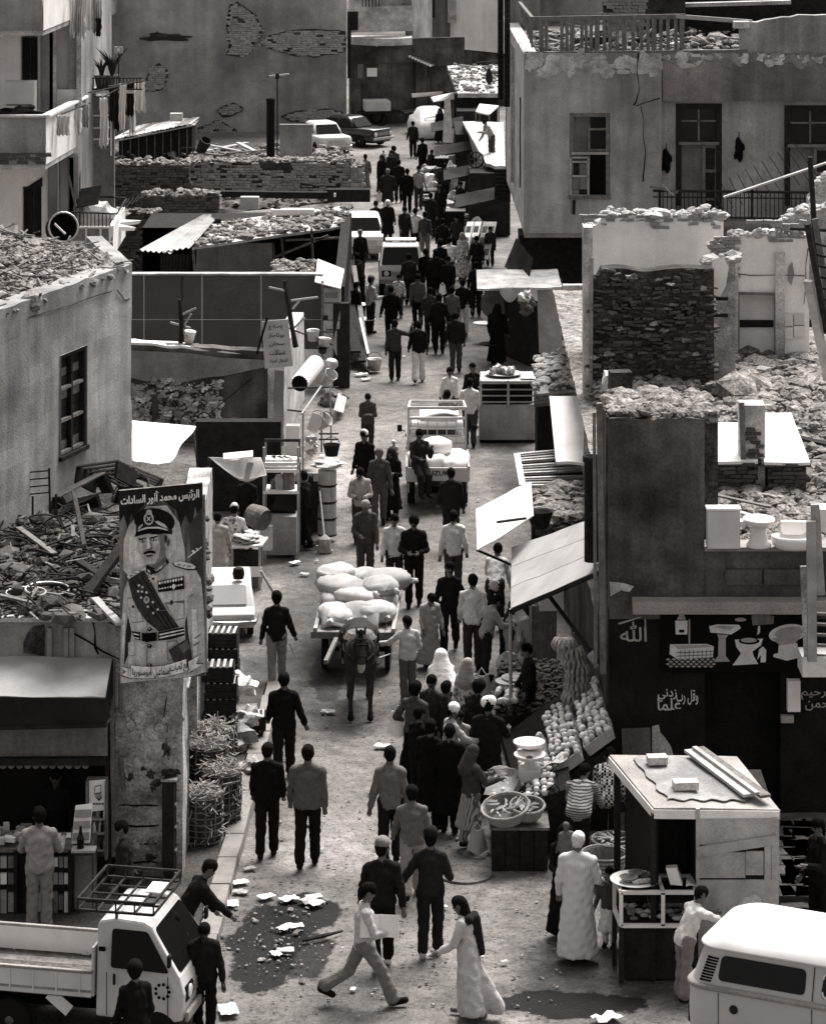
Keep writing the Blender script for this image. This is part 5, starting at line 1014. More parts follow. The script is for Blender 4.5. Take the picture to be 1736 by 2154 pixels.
ruin_wall('pier',1496,1512,520,gD-10,'lime',.5);ruin_wall('stub_wall',1488,1545,548,gA-30,'brick_pale',.3,crumble=1,step=.12,amp=.08)
flat('plaster_patch',[(1494,545),(1520,540),(1530,560),(1524,600),(1512,622),(1496,618)],M['white'],0,ru,gA-30,DY(gA-30)-.10)
for v in(625,660):MB().bar(P(1490,v,gA-20)+Vc((0,-.12,0)),P(1528,v+1,gA-20)+Vc((0,-.12,0)),.08,.07).bd('beam_stub',M['wood_dark'],ru)
ad_,bd_=ruin_wall('door_wall',1533,1700,494,gD,'white',.35,op_=((1551,1629,616,790),),tp=lambda s:ZZ(494,gD)+.1*mn.noise(Vc((s*2,9,0)))+(.0 if s<2.2 else-.1))
w=MB();wm(w,(XX(1525,1040),DY(1040)),(XX(1690,1040),DY(1040)),ZR-.3,ZZ(600,1040),.3,step=.4,amp=.02,seed=8);sub('inner_wall',ru,w,M['plaster_dark'])  # dark colour supplies the shade seen through the doorway
w=MB();w.box((XX(1590,1100),DY(1100),ZZ(590,1040)-.1),(XX(1690,1100)-XX(1520,1100),DY(1040)-DY(gD)-.6,.15));sub('inner_ceiling',ru,w,M['wood_dark'])
for u in(1540,1638):MB().box(P(u,640,gD)+Vc((0,-.05,-.35)),(.20,.10,2.9)).bd('door_jamb',M['lime'],ru)
for u in(1550,1630):MB().bar(P(u,792,gD)+Vc((0,-.02,0)),P(u,618,gD)+Vc((0,-.02,0)),.06,.12,up=(0,1,0)).bd('door_frame',M['wood'],ru)
MB().bar(P(1546,616,gD)+Vc((0,-.02,0)),P(1634,618,gD)+Vc((0,-.02,0)),.1,.05).bd('door_head',M['wood'],ru)
lay_bricks(ru,(XX(1500,gD),DY(gD)-.01),(XX(1550,gD),DY(gD)-.01),ZZ(600,gD),ZZ(500,gD),lambda c,z:mn.noise(Vc((c*2,z*2,0)))>-.1,bl=.2,bh=.08,mk='brick_pale',limit=60,seed=64)
lay_bricks(ru,(XX(1560,gD),DY(gD)-.01),(XX(1690,gD),DY(gD)-.01),ZZ(510,gD),ZZ(470,gD),lambda c,z:mn.noise(Vc((c*2,z*2,3)))>.0,bl=.2,bh=.08,mk='brick_pale',limit=60,seed=65)
for u,v in((1655,672),(1678,672),(1655,700),(1678,695)):MB().box(P(u,v,gD)+Vc((0,-.03,0)),(.21,.03,.25)).bd('wall_tile',M['carwhite'],ru)
flat('stain',[(1656,560),(1664,550),(1668,575),(1662,600),(1655,590)],M['plaster'],0,ru,gD,DY(gD)-.04)
for pts in([(1540,574),(1580,577),(1640,580),(1690,582)],[(1700,520),(1690,560),(1695,600),(1688,640)]):crack(ru,[P(u,v,gD)+Vc((0,-.03,0))for u,v in pts],M['mortar'],.012)
ruin_wall('upper_ruin',1640,1780,455,1010,'brick_pale',.6,amp=.1,tp=lambda s:ZZ(470,1010)+s*.42+.15*mn.noise(Vc((s*1.5,1,0))));ruin_wall('high_stub',1700,1790,330,985,'brick_pale',.5,amp=.1,tp=lambda s:ZZ(420,985)+s*1.1+.2*mn.noise(Vc((s*2,1,0))))
rb_l('rubble',lambda r:(lambda u,v:PZ(u,v,ZR+.10+.15*r.random()))(r.uniform(1530,1760),r.uniform(740,900)),900,.04,.26,M['rubble'],66,power=3)
for i,(u,v,lab)in enumerate(((1682,742,'square white tile slab lying on the rubble by the far doorway'),(1660,905,'flat stone by the half-buried beam'),(1600,778,'pale block in the threshold rubble of the empty doorway'))):
 tag(MB().box(PZ(u,v,ZR+.25),(.36,.30,.10),.5*i).bd('stone_slab',M['lime'],bevel=.01),lab,'stone','loose slabs in the rubble')
for i,(a,b,r_,m,lab)in enumerate((((1696,470,1500),(1738,700,1480),.06,'iron','dark iron pole leaning across the ruined room at the photo edge'),((1702,330,1450),(1716,560,1450),.05,'iron','upright iron rod rising past the balcony'),((1660,480,1300),(1745,484,1300),.04,'iron','horizontal pipe across the top of the white room'),((1520,415,900),(1750,338,900),.035,'tin','long pale pole slanting across the balcony'))):
 tag(MB().tube([P(*a),P(*b)],r_,6).bd('pole',M[m]),lab,'pole','poles about the ruin')
ld=tg('lattice_mast','dark lattice of iron bars on pale timbers leaning in at the photo edge','lattice',P(1720,760,1480))
MB().bar(P(1698,590,1490),P(1740,800,1470),.16,.08).bd('pale_timber',M['wood_pale'],ld);MB().bar(P(1712,460,1480),P(1740,640,1480),.10,.06).bd('timber',M['wood'],ld)
for k in range(8):MB().bar(P(1704+4*k,510+24*k,1485),P(1745,520+22*k,1485),.04).bd('bar',M['iron'],ld)
gO=715.0;yO=DY(gO);xO=XX(1101,gO)
oh=tg('old_house','old two-storey plastered house with tall shuttered openings, peeling top and long cracks','building',(xO,yO,0))
zOb,zOt=ZZ(490,gO),ZZ(112,gO);so=lambda u:XX(u,gO)-xO
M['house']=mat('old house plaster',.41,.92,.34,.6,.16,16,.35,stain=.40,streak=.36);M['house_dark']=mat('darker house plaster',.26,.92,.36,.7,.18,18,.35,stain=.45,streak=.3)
w=MB();wm(w,(xO,yO),(XX(1390,gO),yO),zOb,zOt,.5,op_=((so(1197),so(1281),ZZ(418,gO),ZZ(238,gO)),),step=.5,amp=.025,reveal=.28);sub('front_wall',oh,w,M['house'])
a2=(XX(1390,gO)+.002,yO+.35);s2=lambda u:XX(u,gO)-a2[0]
w=MB();wm(w,a2,(XX(1390,gO)+9,yO+.35),zOb,zOt,.5,op_=((s2(1422),s2(1519),ZZ(448,gO),ZZ(220,gO)),(s2(1651),s2(1760),ZZ(448,gO),ZZ(224,gO))),step=.5,amp=.025,reveal=.3,seed=2);sub('recessed_wall',oh,w,M['house'])
w=MB();wm(w,(XX(1392,gO),yO+.06),(XX(1392,gO)+9,yO+.06),ZZ(213,gO),zOt-.02,.3,step=.5,amp=.02,seed=3);sub('upper_band',oh,w,M['house_dark'])  # shadow on this band is put into its darker plaster colour
w=MB();wm(w,(xO-.12,yO+13),(xO-.003,yO+.2),zOb,zOt,.4,op_=((4.0,6.6,3.6,8.2),),step=.6,amp=.02,seed=4);sub('street_side_wall',oh,w,M['lime'])  # paler than the front: the light on this face is in its colour
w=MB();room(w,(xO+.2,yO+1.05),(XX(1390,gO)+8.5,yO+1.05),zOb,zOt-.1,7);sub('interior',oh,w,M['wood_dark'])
w=MB();w.hexa([(xO+.02,yO+.02,zOb-.14),(XX(1400,gO)+8,yO+.02,zOb-.14),(XX(1400,gO)+8,yO+12,zOb-.14),(xO,yO+12,zOb-.14),(xO+.02,yO+.02,zOb+.02),(XX(1400,gO)+8,yO+.02,zOb+.02),(XX(1400,gO)+8,yO+12,zOb+.02),(xO,yO+12,zOb+.02)]);sub('floor_slab',oh,w,M['house_dark'])
tag(heap('house_terrace',((xO,yO+.4),(xO+13,yO+.4),(xO+14,yO+18),(xO-.1,yO+18)),lambda a,b:zOt-.14,40,40,M['rubble'],amp=.08,seed=15),kind='structure')
w=MB();wm(w,(xO+.3,yO+2.5),(xO+10,yO+2.5),0,zOb-.15,.4,step=1);sub('shop_back_wall',oh,w,M['wood_dark'])
for k in range(60):
 u=rn.uniform(1112,1386);v=138+22*mn.noise(Vc((u*.03,0,0)))+rn.uniform(-14,12);p=P(u,v,gO);MB().blob((p.x,yO-.012,p.z),(rn.uniform(.10,.24),.03,rn.uniform(.08,.2)),k,.5).bd('peeled_flake',M['lime'],oh)
for k in range(70):
 u=rn.uniform(1395,1740);v=118+abs(rn.gauss(0,9));p=P(u,v,gO);MB().blob((p.x,yO+.045,p.z),(rn.uniform(.08,.22),.03,rn.uniform(.05,.16)),k+90,.5).bd('peeled_flake',M['lime' if k%2 else 'plaster'],oh)
crack(oh,[P(u,v,gO)+Vc((0,-.03,0))for u,v in((1340,112),(1338,150),(1342,190),(1336,215),(1332,222))],r=.022);crack(oh,[P(u,v,gO)+Vc((0,-.03,0))for u,v in((1345,222),(1352,250),(1350,290),(1356,320),(1352,380))],r=.02)
crack(oh,[P(u,v,gO)+Vc((0,-.03,0))for u,v in((1336,222),(1365,212),(1385,205))],r=.014)
aO=Vc((xO,yO,0));dO,nO=Vc((1,0,0)),Vc((0,-1,0));a2v=Vc((*a2,0))
z=lambda v:ZZ(v,gO)
wi=timber_frame(oh,so(1197),so(1281),z(418),z(238),aO,dO,nO,w=.11,dep=.16,m=M['wood'],out=.0,mull=((so(1238),z(345),z(262)),),trans=((z(322),so(1200),so(1279)),(z(272),so(1240),so(1279)),(z(316),so(1240),so(1279))),name='window')
MB().bar(aO+dO*so(1200)+Vc((0,-.03,z(322))),aO+dO*so(1279)+Vc((0,-.03,z(322))),.1,.07).bd('transom',M['wood_pale'],wi)
for u in(1199,1236):MB().bar(P(u,412,gO)+Vc((0,-.02,0)),P(u,330,gO)+Vc((0,-.02,0)),.06,.05,up=(0,1,0)).bd('casement_stile',M['wood_pale'],wi)
for v in(331,340,370,411):MB().bar(P(1199,v,gO)+Vc((0,-.02,0)),P(1236,v,gO)+Vc((0,-.02,0)),.05,.05).bd('casement_rail',M['wood_pale'],wi)
for k in range(2):
 for j in range(3):MB().box(P(1208+18*k,346+j*28,gO)+Vc((0,.03,-.15)),(.24,.03,.38)).bd('pane',M['plaster']if(j+k)%3 else M['wood_dark'],wi)
for u0,u1,v0,v1 in((1240,1276,245,270),(1240,1276,275,314),(1240,1278,326,412)):pane(wi,aO,dO,nO,so(u0),so(u1),z(v1),z(v0),back=.14)
MB().bar(aO+dO*so(1205)+Vc((0,-.06,z(450))),aO+dO*so(1206)+Vc((0,-.06,z(420))),.09,.05,up=(0,1,0)).bd('fallen_bracket',M['wood_dark'],oh)
def balcony_door(u0,u1,v0,v1,vt,nm):
 f=timber_frame(oh,s2(u0),s2(u1),z(v1),z(v0),a2v,dO,nO,w=.17,dep=.2,m=M['wood_dark'],out=.02,sill=0,trans=((z(vt),s2(u0+8),s2(u1-8)),),name=nm)
 um=(u0+u1)/2
 q=lambda u,v,o:a2v+dO*s2(u)+nO*o+Vc((0,0,z(v)))
 for ua,ub in((u0+10,um-1),(um+1,u1-10)):
  for va,vb in((v0+9,v0+36),(v0+38,vt-5)):MB().pm_([q(ua,vb,-.1),q(ub,vb,-.1),q(ub,va,-.1),q(ua,va,-.1)],(0,.01,0)).bd('pane',M['glass'],f)
 MB().bar(q(u0+8,v0+37,-.06),q(u1-8,v0+37,-.06),.06,.05).bd('glazing_bar',M['wood'],f);MB().bar(q(um,vt,-.06),q(um,v0+6,-.06),.05,.06,up=nO).bd('glazing_bar',M['wood'],f)
 MB().bar(q(u0+6,vt+1,-.02),q(u1-6,vt+1,-.02),.16,.09).bd('transom',M['wood'],f)
 leaf=MB().pm_([q(um+10,v1,-.10),q(u1-9,v1,-.04),q(u1-9,vt+6,-.04),q(um+10,vt+6,-.10)],(0,.05,0)).bd('door_leaf',M['wood_dark'],f)
 for v in(vt+8,vt+60,v1-26):MB().bar(q(um+10,v,-.08),q(u1-9,v,-.02),.03,.09).bd('rail',M['wood'],leaf)if 0 else MB().bar(q(um+10,v,-.08),q(u1-9,v,-.02),.03,.09).bd('door_rail',M['wood'],f)
 for u in(um+11,u1-11):MB().bar(q(u,v1,-.05),q(u,vt+6,-.05),.09,.03,up=nO).bd('door_stile',M['wood'],f)
 return f
balcony_door(1422,1519,220,448,303,'balcony_door');balcony_door(1651,1760,224,448,308,'balcony_door')
for u,v,lab in((1402,340,'dark gourd-shaped bundle hung on the house wall before the balcony door'),(1555,316,'dark gourd-shaped bundle hung on the house wall between the two balcony doors')):
 t=tg('hanging_bundle',lab,'bundle',P(u,v,gO),group='bundles hung on the old house wall');q=P(u,v,gO);y_=yO+.35-.12;MB().blob((q.x,y_,q.z),(.13,.11,.30),u%9,.5,2).bd('bundle',M['black'],t);MB().tube([(q.x,y_,q.z+.25),(q.x,y_+.09,q.z+.5)],.012,4).bd('cord',M['iron'],t)
br=tg('balcony_railing','iron railing of the first-floor balcony with a broken plank on it','railing',P(1520,450,gO+14));gR=gO+14
for u in range(1384,1706,9):MB().tube([P(u,462,gR),P(u,402+(u%2),gR)],.014,4).bd('baluster',M['iron'],br)
for v,r_ in((401,.04),(414,.02),(456,.025)):MB().tube([P(1372,v,gR),P(1716,v+4,gR)],r_,6).bd('rail',M['iron'],br)
for u in(1386,1580):MB().tube([P(u,464,gR),P(u,396,gR)],.04,6).bd('post',M['iron'],br)
MB().box((P(1372,464,gR)+P(1716,464,gR))/2+Vc((0,.5,-.08)),(XX(1716,gR)-XX(1372,gR),1.2,.14)).bd('balcony_slab',M['house_dark'],br)
MB().bar(P(1366,392,gR),P(1424,404,gR),.14,.07).bd('loose_board',M['wood'],br);MB().bar(P(1392,388,gR+3),P(1414,410,gR+3),.1,.04).bd('loose_board',M['wood_pale'],br)
for k in range(11):tag(MB().tube([P(1498+17*k,392-9*k,860),P(1520+20*k,445-7*k,860)],.010,4).bd('bent_rod',M['iron']),'thin bent reinforcing rods fanning along the slanting pole','rod','reinforcing rods by the balcony')
tr=tg('terrace_rail','weathered wooden rail round the roof terrace of the old house','railing',P(1300,108,gO));gT=gO-4
for i,u in enumerate((1138,1148,1180,1192,1202,1222,1232,1242,1254,1270,1282,1296,1312,1330,1348,1362,1374,1388,1404,1420,1432)):MB().bar(P(u,112,gT),P(u+(i%3)-1,38+(i%2)*3,gT),.10 if i%4 else .14,.08,up=(0,1,0)).bd('paling',M['wood'],tr)
MB().bar(P(1118,40,gT),P(1440,34,gT),.1,.14).bd('handrail',M['wood'],tr);MB().bar(P(1420,34,gT),P(1580,46,gT),.12,.12).bd('handrail',M['wood_pale'],tr);MB().bar(P(1118,40,gT),P(1092,8,gT-70),.1,.14).bd('handrail',M['wood'],tr)
MB().bar(P(1104,113,gT+2),P(1570,108,gT+2),.2,.12).bd('floor_beam',M['wood'],tr)
for k in range(8):MB().bar(P(1118-3*k,100-9*k,gT-8*k),P(1116-3*k,38-4*k,gT-8*k),.07).bd('paling',M['wood'],tr)
tp_=tg('terrace_parapet','plastered parapet wall at the end of the roof terrace, chipped along its top','wall',P(1650,108,gO));w=MB();wm(w,(XX(1556,gO),yO+.1),(XX(1556,gO)+6,yO+.1),zOt-.1,ZZ(40,gO),.4,step=.25,amp=.03,top=lambda s:ZZ(50,gO)+min(.25,s*.14)+.06*mn.noise(Vc((s*3,0,0))));sub('wall',tp_,w,M['house']);MB().box(P(1560,52,gO)+Vc((-.04,.05,0)),(.45,.5,.2)).bd('broken_cap',M['lime'],tp_)
gU=640.0
tw=tg('terrace_hut','tumbledown brick and board hut on the terrace behind the wooden rail','hut',P(1300,60,gU));w=MB();wm(w,(XX(1300,gU),DY(gU)),(XX(1440,gU),DY(gU)),zOt-.2,zOt+4,.4,op_=((.9,1.9,zOt+1.2,zOt+2.0),),step=.5);sub('brick_core',tw,w,M['mortar'])
lay_bricks(tw,(XX(1268,gU),DY(gU)-.02),(XX(1360,gU),DY(gU)-.02),zOt-.1,zOt+2.2,lambda c,z:not(1.05<c<1.7 and z>zOt+1.25),bl=.26,bh=.11,mk='brick_pale',limit=220,seed=71)
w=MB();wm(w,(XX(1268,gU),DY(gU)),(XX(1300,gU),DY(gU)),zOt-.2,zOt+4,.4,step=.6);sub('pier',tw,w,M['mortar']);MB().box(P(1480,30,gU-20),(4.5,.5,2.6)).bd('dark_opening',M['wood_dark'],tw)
MB().bar(P(1300,14,gU-5),P(1660,4,gU-5),.5,.12).bd('roof_edge',M['lime'],tw)
w=MB();wm(w,(XX(1105,560),DY(560)),(XX(1275,560),DY(560)),zOt-.2,zOt+5,.4,step=1);hw=sub('rear_wall',tw,w,M['house'])
w=MB();wm(w,(XX(1430,600),DY(600)),(XX(1760,600),DY(600)),zOt-.2,zOt+5,.4,step=1);sub('rear_wall',tw,w,M['wood_dark'])
rb_l('rubble',lambda r:Vc((r.uniform(xO+.4,xO+10),yO+r.uniform(.6,8),zOt-.1+.25*r.random())),700,.05,.22,M['rubble'],72)
for i in range(14):
 u,v=rn.uniform(1140,1520),rn.uniform(60,100);p=P(u,v,gz(v,zOt+.1));tag(MB().bar(p,p+Vc((rn.uniform(-.9,.9),rn.uniform(-.5,.5),rn.uniform(-.1,.4))),rn.uniform(.1,.25),.05).bd('plank',M[rn.choice(('wood','wood_pale','lime'))]),'broken board among the litter of the roof terrace','plank','boards on the roof terrace')
t=tg('crate','barred crate on the terrace behind the wooden rail','crate',P(1255,100,690));
for k in range(8):MB().bar(P(1238+5*k,104,690),P(1238+5*k,84,690),.05).bd('bar',M['wood_dark'],t)
MB().box(P(1255,94,684),(.9,.3,.45)).bd('body',M['black'],t)
sv=tg('tall_shutters','tall dark louvred shutters standing edge-on beside the old house','shutter',P(1058,205,600))
for u0,u1,g_,v0,v1 in((1046,1058,560,-40,210),(1060,1072,610,-40,225),(1084,1090,640,200,400),(1092,1096,690,205,395)):
 x0,x1,zb_,zt_=XX(u0,g_),XX(u1,g_),ZZ(v1,g_),ZZ(v0,g_);MB().box(((x0+x1)/2,DY(g_)+.06,(zb_+zt_)/2),(x1-x0,.06,zt_-zb_)).bd('leaf',M['wood_dark'],sv);n=int((zt_-zb_)/.16)
 if u1-u0>8:
  for k in range(min(n,30)):MB().box(((x0+x1)/2,DY(g_),zb_+(k+.5)*(zt_-zb_)/n),(x1-x0-.06,.05,.05),Matrix.Rotation(.6,3,'X')).bd('louvre',M['iron'],sv)
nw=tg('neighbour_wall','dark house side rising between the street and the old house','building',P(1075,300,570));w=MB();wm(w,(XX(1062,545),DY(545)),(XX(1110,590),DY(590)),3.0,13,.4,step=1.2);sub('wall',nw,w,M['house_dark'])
gE=262.0;yE=DY(gE)
e1=tg('corner_house','pale corner house with a curved canopy over dark shops at the street end','building',(XX(800,gE),yE,0))
w=MB();wm(w,(XX(738,gE),yE),(XX(868,gE),yE+1),ZZ(68,gE),13,.4,step=.8,amp=.02,op_=((1.2,3.2,ZZ(14,gE),ZZ(-40,gE)),));sub('upper_wall',e1,w,M['lime'])
w=MB();wm(w,(XX(868,gE)+.003,yE+1),(XX(908,240),DY(240)),ZZ(100,gE),13,.4,step=.8,amp=.02);sub('side_wall',e1,w,M['plaster'])
for k in range(6):MB().tube([P(762+7*k,14,gE)+Vc((0,-.1,0)),P(762+7*k,-30,gE)+Vc((0,-.1,0))],.03,4).bd('window_bar',M['iron'],e1)
cn=MB();cn.sheet(lambda a,b:(XX(738+128*a,gE),yE-.2-1.1*math.sin(math.pi*min(1,a*.9))*(1-b)*.9+1.2*b,ZZ(78,gE)+.0),14,2,.35);sub('curved_canopy',e1,cn,M['lime'])
w=MB();wm(w,(XX(738,gE),yE+.05),(XX(872,gE),yE+1.05),0,ZZ(84,gE),.4,step=.8,amp=.02,op_=((.5,3.4,0,3.0),(4.0,6.0,0,2.8)));sub('shop_wall',e1,w,M['plaster_dark']);w=MB();room(w,(XX(740,gE),yE+1.5),(XX(870,gE),yE+1.5),0,3.2,3);sub('interior',e1,w,M['wood_dark'])
MB().bar(P(790,96,gE+6),P(818,88,gE+6),.16,.1).bd('lamp_tube',M['tin'],e1);MB().box(P(782,152,gE+4),(.5,.05,.42)).bd('notice',M['paper'],e1)
for u0,u1,v0,v1 in((752,764,135,165),(796,812,135,160)):MB().box(P((u0+u1)/2,(v0+v1)/2,gE+2),(XX(u1,gE)-XX(u0,gE),.05,ZZ(v0,gE)-ZZ(v1,gE))).bd('door_panel',M['plaster_mid'],e1)
ss=tg('louvred_shutter','narrow dark louvred shutter on the corner of the brown end wall','shutter',P(739,165,g3-3));x0,x1=XX(730,g3),XX(753,g3)
for v0,v1,ua,ub in((24,64,730,753),(64,165,730,738)):
 MB().box(P((ua+ub)/2,(v0+v1)/2,g3-2),(XX(ub,g3)-XX(ua,g3),.06,ZZ(v0,g3)-ZZ(v1,g3))).bd('leaf',M['wood_dark'],ss)
 for k in range(int((v1-v0)/4)):MB().box(P((ua+ub)/2,v0+2+4*k,g3-1),(XX(ub,g3)-XX(ua,g3)-.05,.05,.06)).bd('louvre',M['iron'],ss)
e2=tg('balcony_block','white block with closed balconies hanging over the street','building',P(970,200,205));gF=205.0
w=MB();wm(w,(XX(895,gF),DY(gF)),(XX(1060,gF+20),DY(gF+20)),ZZ(96,gF),12,.5,step=1);sub('wall',e2,w,M['white']);w=MB();wm(w,(XX(880,gF),DY(gF)+.6),(XX(1060,gF+20),DY(gF+20)+.6),0,ZZ(92,gF),.5,step=1);sub('shop_wall',e2,w,M['plaster_dark'])
MB().box(P(925,20,gF)+Vc((0,-.9,0)),(XX(948,gF)-XX(905,gF),1.6,3.0)).bd('balcony',M['plaster_mid'],e2);MB().box(P(975,10,gF+3)+Vc((0,-.7,0)),(1.8,1.2,1.8)).bd('balcony',M['lime'],e2);MB().box(P(885,10,gF+8)+Vc((0,-.7,0)),(1.5,1.2,1.2)).bd('balcony',M['wood_dark'],e2)
for u0,u1,v0,v1,m in((928,960,100,118,'lime'),(962,1040,92,112,'plaster_mid'),(1010,1038,100,112,'wood_dark'),(905,916,90,130,'wood_dark')):MB().box(P((u0+u1)/2,(v0+v1)/2,gF+4),(XX(u1,gF)-XX(u0,gF),.2,ZZ(v0,gF)-ZZ(v1,gF))).bd('shop_board',M[m],e2)
sh3=tg('shop_awning','grey ribbed sheet awning jutting over a dark shop at the end of the street','awning',P(900,140,250));corrugated('sheet',[P(856,118,262),P(905,140,262),P(945,128,240),P(890,108,240)],8,'plaster_mid',sh3)
MB().tube([P(905,140,262),P(906,190,262)],.04,5).bd('pole',M['iron'],sh3);MB().tube([P(940,128,245),P(940,180,245)],.04,5).bd('pole',M['iron'],sh3)
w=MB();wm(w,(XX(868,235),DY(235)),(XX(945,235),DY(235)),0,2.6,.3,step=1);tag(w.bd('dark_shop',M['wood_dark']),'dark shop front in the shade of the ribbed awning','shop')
t=tg('wall_lamp','lantern hung from an iron bracket over the street','lamp',P(1028,165,420));MB().tube([P(1046,128,420),P(1000,132,420)],.025,5).bd('bracket',M['iron'],t);MB().tube([P(1046,160,420),P(1012,140,420)],.025,5).bd('stay',M['iron'],t);MB().la(P(1028,178,420),[(.05,0),(.16,.2),(.12,.5),(.03,.7)],8).bd('lantern',M['iron'],t)
M
rr=tg('stall_roofs','flat rubble-strewn roof over the stalls at the narrow end of the street','roof',P(985,170,330));q=[PZ(962,196,3.0),PZ(1046,196,3.0),PZ(1046,138,3.3),PZ(940,138,3.3)]
MB().slab(q,.2,.05,8,8).bd('roof_deck',M['lime'],rr);rb_l('rubble',lambda r:(lambda a,b:q[0].lerp(q[1],a).lerp(q[3].lerp(q[2],a),b)+Vc((0,0,.08*r.random())))(r.random(),r.random()),220,.05,.18,M['rubble'],73,parent=rr)
w=MB();g_=gz(196,3.0);wm(w,(XX(955,g_),DY(g_)+.3),(XX(1046,g_),DY(g_)+.3),0,2.95,.3,step=1);sub('front_wall',rr,w,M['wood_dark'])
for i,(q4,m,lab)in enumerate((([PZ(868,205,2.3),PZ(925,200,2.3),PZ(932,192,2.5),PZ(866,196,2.5)],'white','thin white awning board sloping out over the street, farthest one'),([PZ(912,214,2.3),PZ(962,206,2.3),PZ(960,192,2.6),PZ(906,204,2.5)],'canvas_white','pale awning board beside the farthest one'),([PZ(995,172,2.9),PZ(1040,168,2.9),PZ(1040,150,3.2),PZ(990,152,3.2)],'lime','narrow pale roof strip under the white block'))):
 tag(MB().slab(q4,.05).bd('awning_board',M[m]),lab,'awning','awning boards at the street end')
tb=tg('trestle_table','white-topped trestle table standing on a roof by the old house','table',PZ(1025,240,2.6));q=[PZ(1000,234,3.4),PZ(1028,240,3.3),PZ(1048,222,3.4),PZ(1008,218,3.5)]
MB().slab(q,.06).bd('top',M['canvas_white'],tb)
for p in q:MB().bar(p,p-Vc((0,0,.8)),.05).bd('leg',M['wood'],tb)
# === RIGHT: FRUIT STALL, AWNINGS, KIOSK
def awning(q,m,lab,thick=.02,sag=.05,nm='awning',cat='awning',grp=None):
 q=[Vc(p)for p in q]
 def fn(a,b):
  p=q[0].lerp(q[1],a).lerp(q[3].lerp(q[2],a),b);return p-Vc((0,0,sag*math.sin(math.pi*a)*math.sin(math.pi*b)+.035*mn.noise(p*1.7)+.012*mn.noise(p*6)))
 return tag(MB().sheet(fn,12,8,thick).bd(nm,M[m],sm_=0),lab,cat,grp)
aw1=tg('board_awning','broad pale board awning over the fruit stall, dipping towards the street','awning',PZ(1073,1280,2.25));W=[PZ(1073,1280,2.25),PZ(1267,1195,3.55),PZ(1250,1088,3.72),PZ(1075,1150,2.35)]
for k in range(3):MB().slab([W[0].lerp(W[3],(k+.01)/3),W[1].lerp(W[2],(k+.01)/3),W[1].lerp(W[2],(k+.985)/3),W[0].lerp(W[3],(k+.985)/3)],.03,.02,6,2).bd('board',M['canvas'],aw1)
MB().tube([W[0],W[0]-Vc((0,0,2.2))],.03,6).bd('pole',M['wood_pale'],aw1);MB().bar(W[0]+Vc((0,0,-.05)),W[1]+Vc((0,0,-.05)),.06).bd('batten',M['wood_dark'],aw1);MB().bar(W[0]+Vc((.6,.2,.25)),W[1]+Vc((0,0,-1.6)),.05).bd('strut',M['wood_dark'],aw1)
awning([PZ(1003,1157,2.45),PZ(1120,1085,3.1),PZ(1115,1012,3.2),PZ(1000,1070,2.5)],'canvas_white','bright white sheet awning tilted over the street just beyond the board awning',.02,.06)
for a,b,lab in((PZ(1003,1157,2.42),PZ(1080,1190,1.9),'dark strut under the low corner of the white sheet awning'),(PZ(1045,1098,3.0),PZ(1105,1090,3.2),'thin iron rod across the white sheet awning')):tag(MB().tube([a,b],.025,5).bd('strut',M['iron']),lab,'strut')
awning([PZ(1168,972,2.7),PZ(1263,972,2.8),PZ(1265,833,3.3),PZ(1154,830,3.3)],'canvas_white','large blank white board roof below the ruined rooms',.06,.02)
sp=tg('slatted_roof','low roof of split poles on a pale frame beneath the blank white board','roof',PZ(1160,1020,2.4));q=[PZ(1098,1022,2.3),PZ(1238,1020,2.3),PZ(1232,942,2.5),PZ(1086,956,2.5)]
for k in range(14):MB().bar(q[0].lerp(q[3],k/13),q[1].lerp(q[2],k/13),.09,.05).bd('split_pole',M[('lime','wood_pale','wood','lime','wood_dark')[k%5]],sp)
MB().bar(q[0],q[3],.12,.06).bd('edge_board',M['white'],sp);w=MB();wm(w,(q[0].x+.2,q[0].y+.2),(q[1].x,q[1].y+.2),0,2.25,.2,step=1);sub('back',sp,w,M['wood_dark'])
t=tg('vent_pipe','thick dark upright pipe by the shop corner','pipe',P(1243,1150,1640));MB().la(P(1243,1180,1640),[(.12,0),(.12,1.6),(.145,1.62),(.145,1.72),(.11,1.72),(.11,1.6),(0,1.6)],14).bd('shaft',M['iron'],t,sm_=1)
r1=tg('rubble_roof','low stall roof heaped with rubble and paper between the white awning and the shop corner','roof',PZ(1185,1080,2.6));q=[PZ(1128,1112,2.5),PZ(1252,1100,2.5),PZ(1246,1030,2.7),PZ(1120,1040,2.7)]
MB().slab(q,.15,.08,8,6).bd('roof_deck',M['dirt'],r1);rb_l('rubble',lambda r:(lambda a,b:q[0].lerp(q[1],a).lerp(q[3].lerp(q[2],a),b)+Vc((0,0,.15*r.random())))(r.random(),r.random()),260,.04,.2,M['rubble'],81,parent=r1)
bb=tg('wire_basket','dark wire basket perched at the edge of the white awning','basket',PZ(1135,1110,2.6));MB().la(PZ(1135,1110,2.6),[(.14,0),(.24,.28),(.26,.32),(.22,.3),(0,.05)],12).bd('bowl',M['iron'],bb)
r2=tg('plaster_roof','lumpy whitewashed stall roof with a crumbling layered edge','roof',PZ(1175,800,2.3));q=[PZ(1122,826,2.25),PZ(1240,816,2.3),PZ(1236,738,2.7),PZ(1128,752,2.6)]
MB().slab(q,.25,.10,12,8).bd('roof_deck',M['lime'],r2);rb_l('rubble',lambda r:(lambda a,b:q[0].lerp(q[1],a).lerp(q[3].lerp(q[2],a),b)+Vc((0,0,.03+.1*r.random())))(r.random(),r.random()),230,.04,.17,M['lime'],82,parent=r2)
